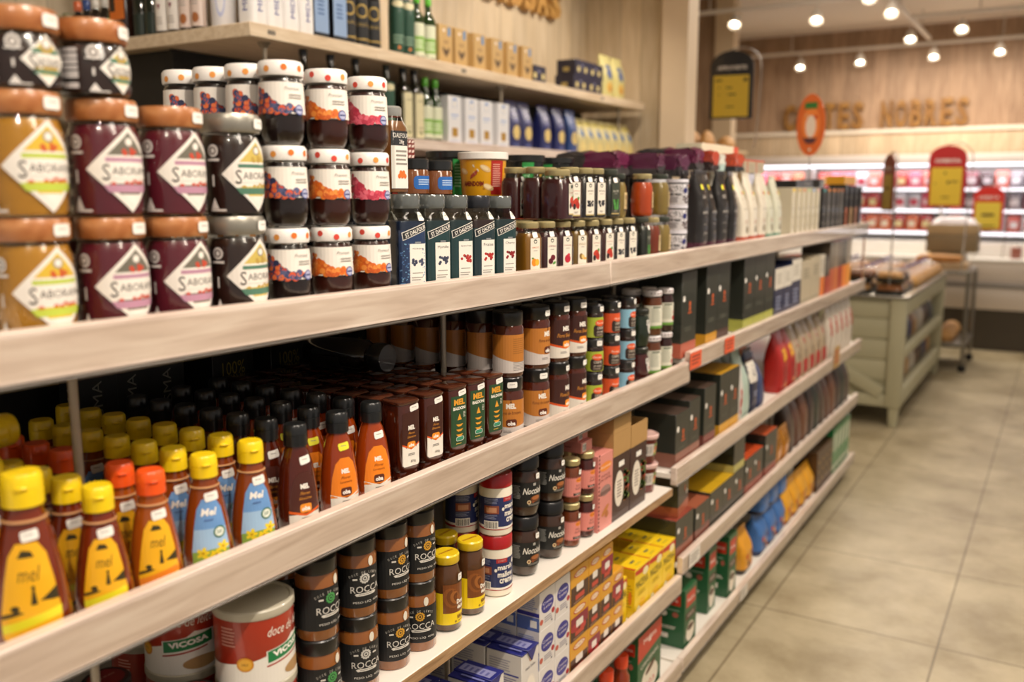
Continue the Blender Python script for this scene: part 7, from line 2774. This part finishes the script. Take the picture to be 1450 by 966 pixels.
def bun_bag(seed, tie='#2c3a9a'):
    P = Proto('bread_bag', 'bread bag')
    r_ = random.Random(seed)
    mb = MB()
    m = M('#c89a5c', .55, mottle=.25, bscale=25)
    for a in range(3):
        for b in range(2):
            mb.loft([(.0, .03, .03, 2), (.02, .05, .045, 2), (.05, .05, .045, 2), (.075, .03, .028, 2), (.082, .008, .008, 2)], m, 16, off=((a - 1) * .085, (b - .5) * .085))
    P.part('buns', mb)
    P.part('film', MB().loft([(0, .12, .085, 3), (.05, .135, .10, 3), (.085, .12, .085, 2.6), (.11, .06, .04, 2), (.125, .012, .012, 2), (.15, .03, .03, 2)], glass_mat('#f6f6fa'), 24))
    P.part('tie', MB().loft([(.117, .016), (.133, .016)], plastic(tie), 12))
    return P


BBG = [bun_bag(1), bun_bag(2, '#3a4ab8'), bun_bag(3, '#2c3a9a')]
k = 0
for iy in range(7):
    for ix in range(3):
        put(BBG[k % 3], x1 - .15 - ix * .29, y0 + .74 + iy * .225, .926, f'clear bag of buns with blue tie on the cabinet, row {["one", "two", "three", "four", "five", "six", "seven"][iy]}, {ORD[ix]} from the right', 'bags of buns')
        k += 1

# ---- narrow steel trolley behind it
TR = Proto('steel_trolley', 'trolley')
sm = M('#8f8a80', .3, metal=.8)
tx0, tx1, ty0, ty1 = -1.55, -.71, 8.74 + .45, 9.95
for lx in (tx0 + .02, tx1 - .02):
    for ly in (ty0 + .02, ty1 - .02):
        leg = TR.part('leg', MB().tube([(lx, ly, .09), (lx, ly, .89)], .019, sm, 12))
        TR.part('caster', MB().loft([(0, .03), (.03, .036), (.06, .03)], M('#1a1918', .5), 14, off=(lx, ly)).tube([(lx, ly, .055), (lx, ly, .1)], .012, sm, 8), parent=leg)
TR.part('top', MB().box(tx0, tx1, ty0, ty1, .885, .925, sm, .006))
TR.part('lower_shelf', MB().box(tx0, tx1, ty0, ty1, .24, .26, sm, .004))
put(TR, 0, 0, 0, 'steel trolley table on casters behind the green cabinet')
bx = carton('bread_crate', 'crate', .5, .34, .06, '#cdb089')
put(bx, -1.0, 9.41, .926, 'pale wooden bread tray on the steel trolley')
def baguettes():
    P = Proto('baguette', 'bread')
    mb = MB().tube([(-.2, 0, .03), (-.17, 0, .034), (0, 0, .036), (.17, 0, .034), (.2, 0, .03)], [.008, .027, .034, .027, .008], M('#c08a4a', .6, mottle=.3, bscale=30), 14)
    P.part('loaf', mb)
    return P
BG = baguettes()
for k in range(3):
    put(BG, -1.0, 9.32 + k * .085, .9865, f'baguette on the pale bread tray, {ORD[k]} from the front', 'baguettes on the tray')
# bread loaf low behind the green cabinet
LF = Proto('bread_loaf', 'bread')
LF.part('loaf', MB().loft([(0, .07, .11, 3), (.05, .085, .12, 2.6), (.10, .06, .09, 2.2), (.12, .02, .03, 2)], M('#c8975a', .6, mottle=.3, bscale=20), 20))
for k in range(3):
    put(LF, -.90, 9.36 + k * .26, .2612, f'round loaf on the trolley\'s lower shelf, {ORD[k]} from the front', 'loaves on the lower shelf')

# ---- bread rack behind the gondola
RK_ = Proto('bread_rack', 'rack')
rm = wood_mat('rack_timber', '#b89868', '#ccb084', '#d8c09a', scale=(1, 6, 6), grain=8)
for lx in (-2.56, -2.06):
    for ly in (6.2, 6.62):
        RK_.part('post', MB().box(lx - .025, lx + .025, ly - .025, ly + .025, 0, 1.912, rm, .003))
for z in (.3, .8, 1.3, 1.892):
    RK_.part('shelf', MB().box(-2.59, -2.02, 6.16, 6.655, z, z + .025, rm, .003))
put(RK_, 0, 0, 0, 'tall wooden bread rack standing behind the gondola')
for k, px in enumerate((966, 984, 1003, 1030)):
    p = at(px, 212, Y=6.45)
    put(LF, p.x, 6.42, 1.918, f'round crusty loaf on top of the wooden bread rack, {ORD[k]} from the left', 'loaves on the rack', scale=(.52, .8, 1.15) if k < 3 else (.7, .7, .8))

# ---- hanging and standing promotion signs
def promo(w, h, board, head, lines_, paper_col, stem, title, lab, x, y, z, rot=0.0):
    """arched board with a paper sheet, held by a clear bent rod"""
    P = Proto('promotion_sign', 'sign')
    mb = MB()
    pts = []
    r_ = w / 2
    for k in range(17):
        a = math.pi * k / 16
        pts.append((r_ * math.cos(a), h - r_ * .72 + r_ * .72 * math.sin(a)))
    pts = [(r_, 0)] + pts + [(-r_, 0)]
    n = len(pts)
    m = plastic(board)
    for yy in (-.006, .006):
        for u, v in pts:
            mb.v.append((u, yy, v))
    mb.face(tuple(range(n)), m)
    mb.face(tuple(reversed(range(n, 2 * n))), m)
    for k in range(n):
        j = (k + 1) % n
        mb.face((k, k + n, j + n, j), m)
    P.part('board', mb)
    d = Dec(lambda u, v, off: (u, -.006 - off, v), base=.0008, step=.0005)
    d.rect(-w * .42, h * .03, w * .40, h * .64, paper(paper_col))
    d.text(title, 0, h * .75, w * .68, M('#e8e2da', .5), h=h * .06, bold=.03)
    k_ = M('#4a3f1a', .5)
    for (u, v, ww, hh) in lines_:
        d.rect((u - ww / 2) * w, (v - hh / 2) * h, (u + ww / 2) * w, (v + hh / 2) * h, k_)
    P.part('print', d.mb)
    pl_ = [(w * .56, .008, -stem), (w * .62, .008, 0), (w * .66, .008, h * .6)]
    for k in range(9):
        a = math.pi * k / 8 * .75
        pl_.append((w * .20 + w * .46 * math.cos(a), .008, h * .78 + h * .26 * math.sin(a)))
    P.part('clear_rod', MB().tube(pl_, .0055, M('#cfcac2', .12, coat=1.0, trans=.75), 8))
    put(P, x, y, z, lab, rot=rot)


A_ = [at(1005, 170, Y=6.3), at(1064, 170, Y=6.3), at(1036, 72, Y=6.3)]
w_ = A_[1].x - A_[0].x
promo(w_, A_[2].z - A_[0].z, '#1c1b1c', '', [(-.3, .57, .16, .025), (.32, .57, .09, .05), (-.05, .46, .14, .02), (-.28, .46, .03, .015), (.02, .36, .18, .02), (-.28, .36, .03, .015), (-.02, .18, .18, .015)], '#e2c238', A_[0].z - 1.92, 'APROVEITE',
      'black arched sign with yellow sheet above the bread rack', (A_[0].x + A_[1].x) / 2, 6.3, A_[0].z, rot=math.radians(8))
A_ = [at(1311, 293, Y=8.6), at(1364, 293, Y=8.6), at(1338, 206, Y=8.6)]
promo(A_[1].x - A_[0].x, A_[2].z - A_[0].z, '#b4201c', '', [(-.05, .55, .05, .04), (.04, .40, .06, .05), (.2, .41, .2, .02), (-.3, .38, .05, .015), (-.02, .16, .2, .015)], '#dcbc34', A_[0].z - .926, 'OFERTA',
      'larger red arched sign with yellow sheet above the green cabinet', (A_[0].x + A_[1].x) / 2, 8.62, A_[0].z, rot=math.radians(6))
A_ = [at(1375, 326, Y=10.75), at(1419, 326, Y=10.75), at(1398, 264, Y=10.75)]
promo(A_[1].x - A_[0].x, A_[2].z - A_[0].z, '#c8281c', '', [(0, .35, .4, .06), (0, .1, .5, .03)], '#dcc440', A_[0].z - .952, 'OFERTA',
      'smaller red arched sign with yellow sheet near the refrigerated counter', (A_[0].x + A_[1].x) / 2, 10.75, A_[0].z, rot=math.radians(2))
# edge-on sign left of the red one
A_ = [at(1232, 300, Y=6.4), at(1249, 300, Y=6.4), at(1241, 216, Y=6.4)]
promo(.20, A_[2].z - A_[0].z, '#8a3a24', '', [(0, .4, .3, .05)], '#b8a03c', A_[0].z - 1.0, 'OFERTA', 'narrow sign seen almost edge-on at the end of the top shelf', A_[0].x + .04, 6.8, A_[0].z, rot=math.radians(-62))

# oval orange wobbler
OV = Proto('promotion_sign', 'sign')
p0, p1 = at(1128, 177, Y=5.35), at(1169, 177, Y=5.35)
zt_, zb_ = at(1150, 133, Y=5.35).z, at(1150, 221, Y=5.35).z
ow, oh = (p1.x - p0.x) / 2, (zt_ - zb_) / 2
mb = MB()
for yy in (-.003, .003):
    for k in range(28):
        a = 2 * math.pi * k / 28
        mb.v.append((ow * math.cos(a), yy, oh * math.sin(a)))
m = plastic('#dd6a22')
mb.face(tuple(range(28)), m); mb.face(tuple(reversed(range(28, 56))), m)
for k in range(28):
    j = (k + 1) % 28
    mb.face((k, k + 28, j + 28, j), m)
OV.part('board', mb)
d = Dec(lambda u, v, off: (u, -.003 - off, v), base=.0008, step=.0005)
d.ell(0, oh * .02, ow * .62, oh * .55, M('#f0883a', .45), n=24); d.ell(0, -oh * .05, ow * .36, oh * .36, paper('#ecd8c4'), n=20)
d.rect(-ow * .45, oh * .52, ow * .4, oh * .72, M('#3a7a34', .5)); d.poly([(-ow * .5, -oh * .42), (ow * .5, -oh * .42), (ow * .25, -oh * .6), (-ow * .25, -oh * .6)], M('#5a3438', .5))
d.ell(-ow * .3, oh * .3, ow * .12, oh * .06, M('#e8a06a', .45)); d.ell(ow * .35, oh * .25, ow * .12, oh * .06, M('#c8401c', .45)); d.ell(0, -oh * .8, ow * .1, oh * .05, M('#e8d0b0', .45))
OV.part('print', d.mb)
OV.part('clear_rod', MB().tube([(0, .006, -oh * .9), (.0, .006, zb_ * 0 - ((zb_ + zt_) / 2 - 1.465))], .004, M('#cfcac2', .12, coat=1.0, trans=.75), 8))
put(OV, (p0.x + p1.x) / 2, 5.35, (zb_ + zt_) / 2, 'oval orange promotional sign on a clear rod above the top shelf')

# ---- acrylic bins and boxes on the counter between the signs
CR = Proto('bread_crate', 'crate')
CR.part('body', MB().box(-.22, .22, -.16, .16, 0, .17, M('#8a7a5c', .6, mottle=.1, bscale=10), .004))
CR.part('upper_tray', MB().box(-.22, .22, -.155, .155, .172, .26, M('#b8a27c', .6, mottle=.1, bscale=10), .004))
CR.part('cover', MB().loft([(.262, .2, .14, 4), (.31, .17, .12, 3), (.33, .1, .07, 2)], M('#ece8f0', .4, coat=.3), 24))
p = at(1348, 330, Y=9.6)
put(CR, p.x, 9.77, 1.066, 'stacked brown bread crates with white cover at the back of the trolley')
P = carton('product_box', 'box', .3, .3, .137, '#8f8468')
put(P, -.96, 9.77, .9265, 'flat brown carton under the stacked bread crates')
for k, (px, c) in enumerate(((1322, '#d8b070'), (1346, '#b0603c'), (1378, '#c8c4bc'), (1440, '#8a4a3a'))):
    p = at(px, 345, Y=10.80)
    Pj = Proto('sauce_jar', 'jar')
    Pj.part('jar', MB().loft([(0, .045), (.01, .05), (.11, .05), (.125, .036)], M(c, .3, coat=.5), 20))
    Pj.part('lid', MB().loft([(.12, .04), (.15, .04)], M('#efeae2', .4), 18))
    put(Pj, p.x, 10.80, .951, f'jar with white lid on the refrigerated counter, {ORD[k]} from the left', 'jars on the counter')
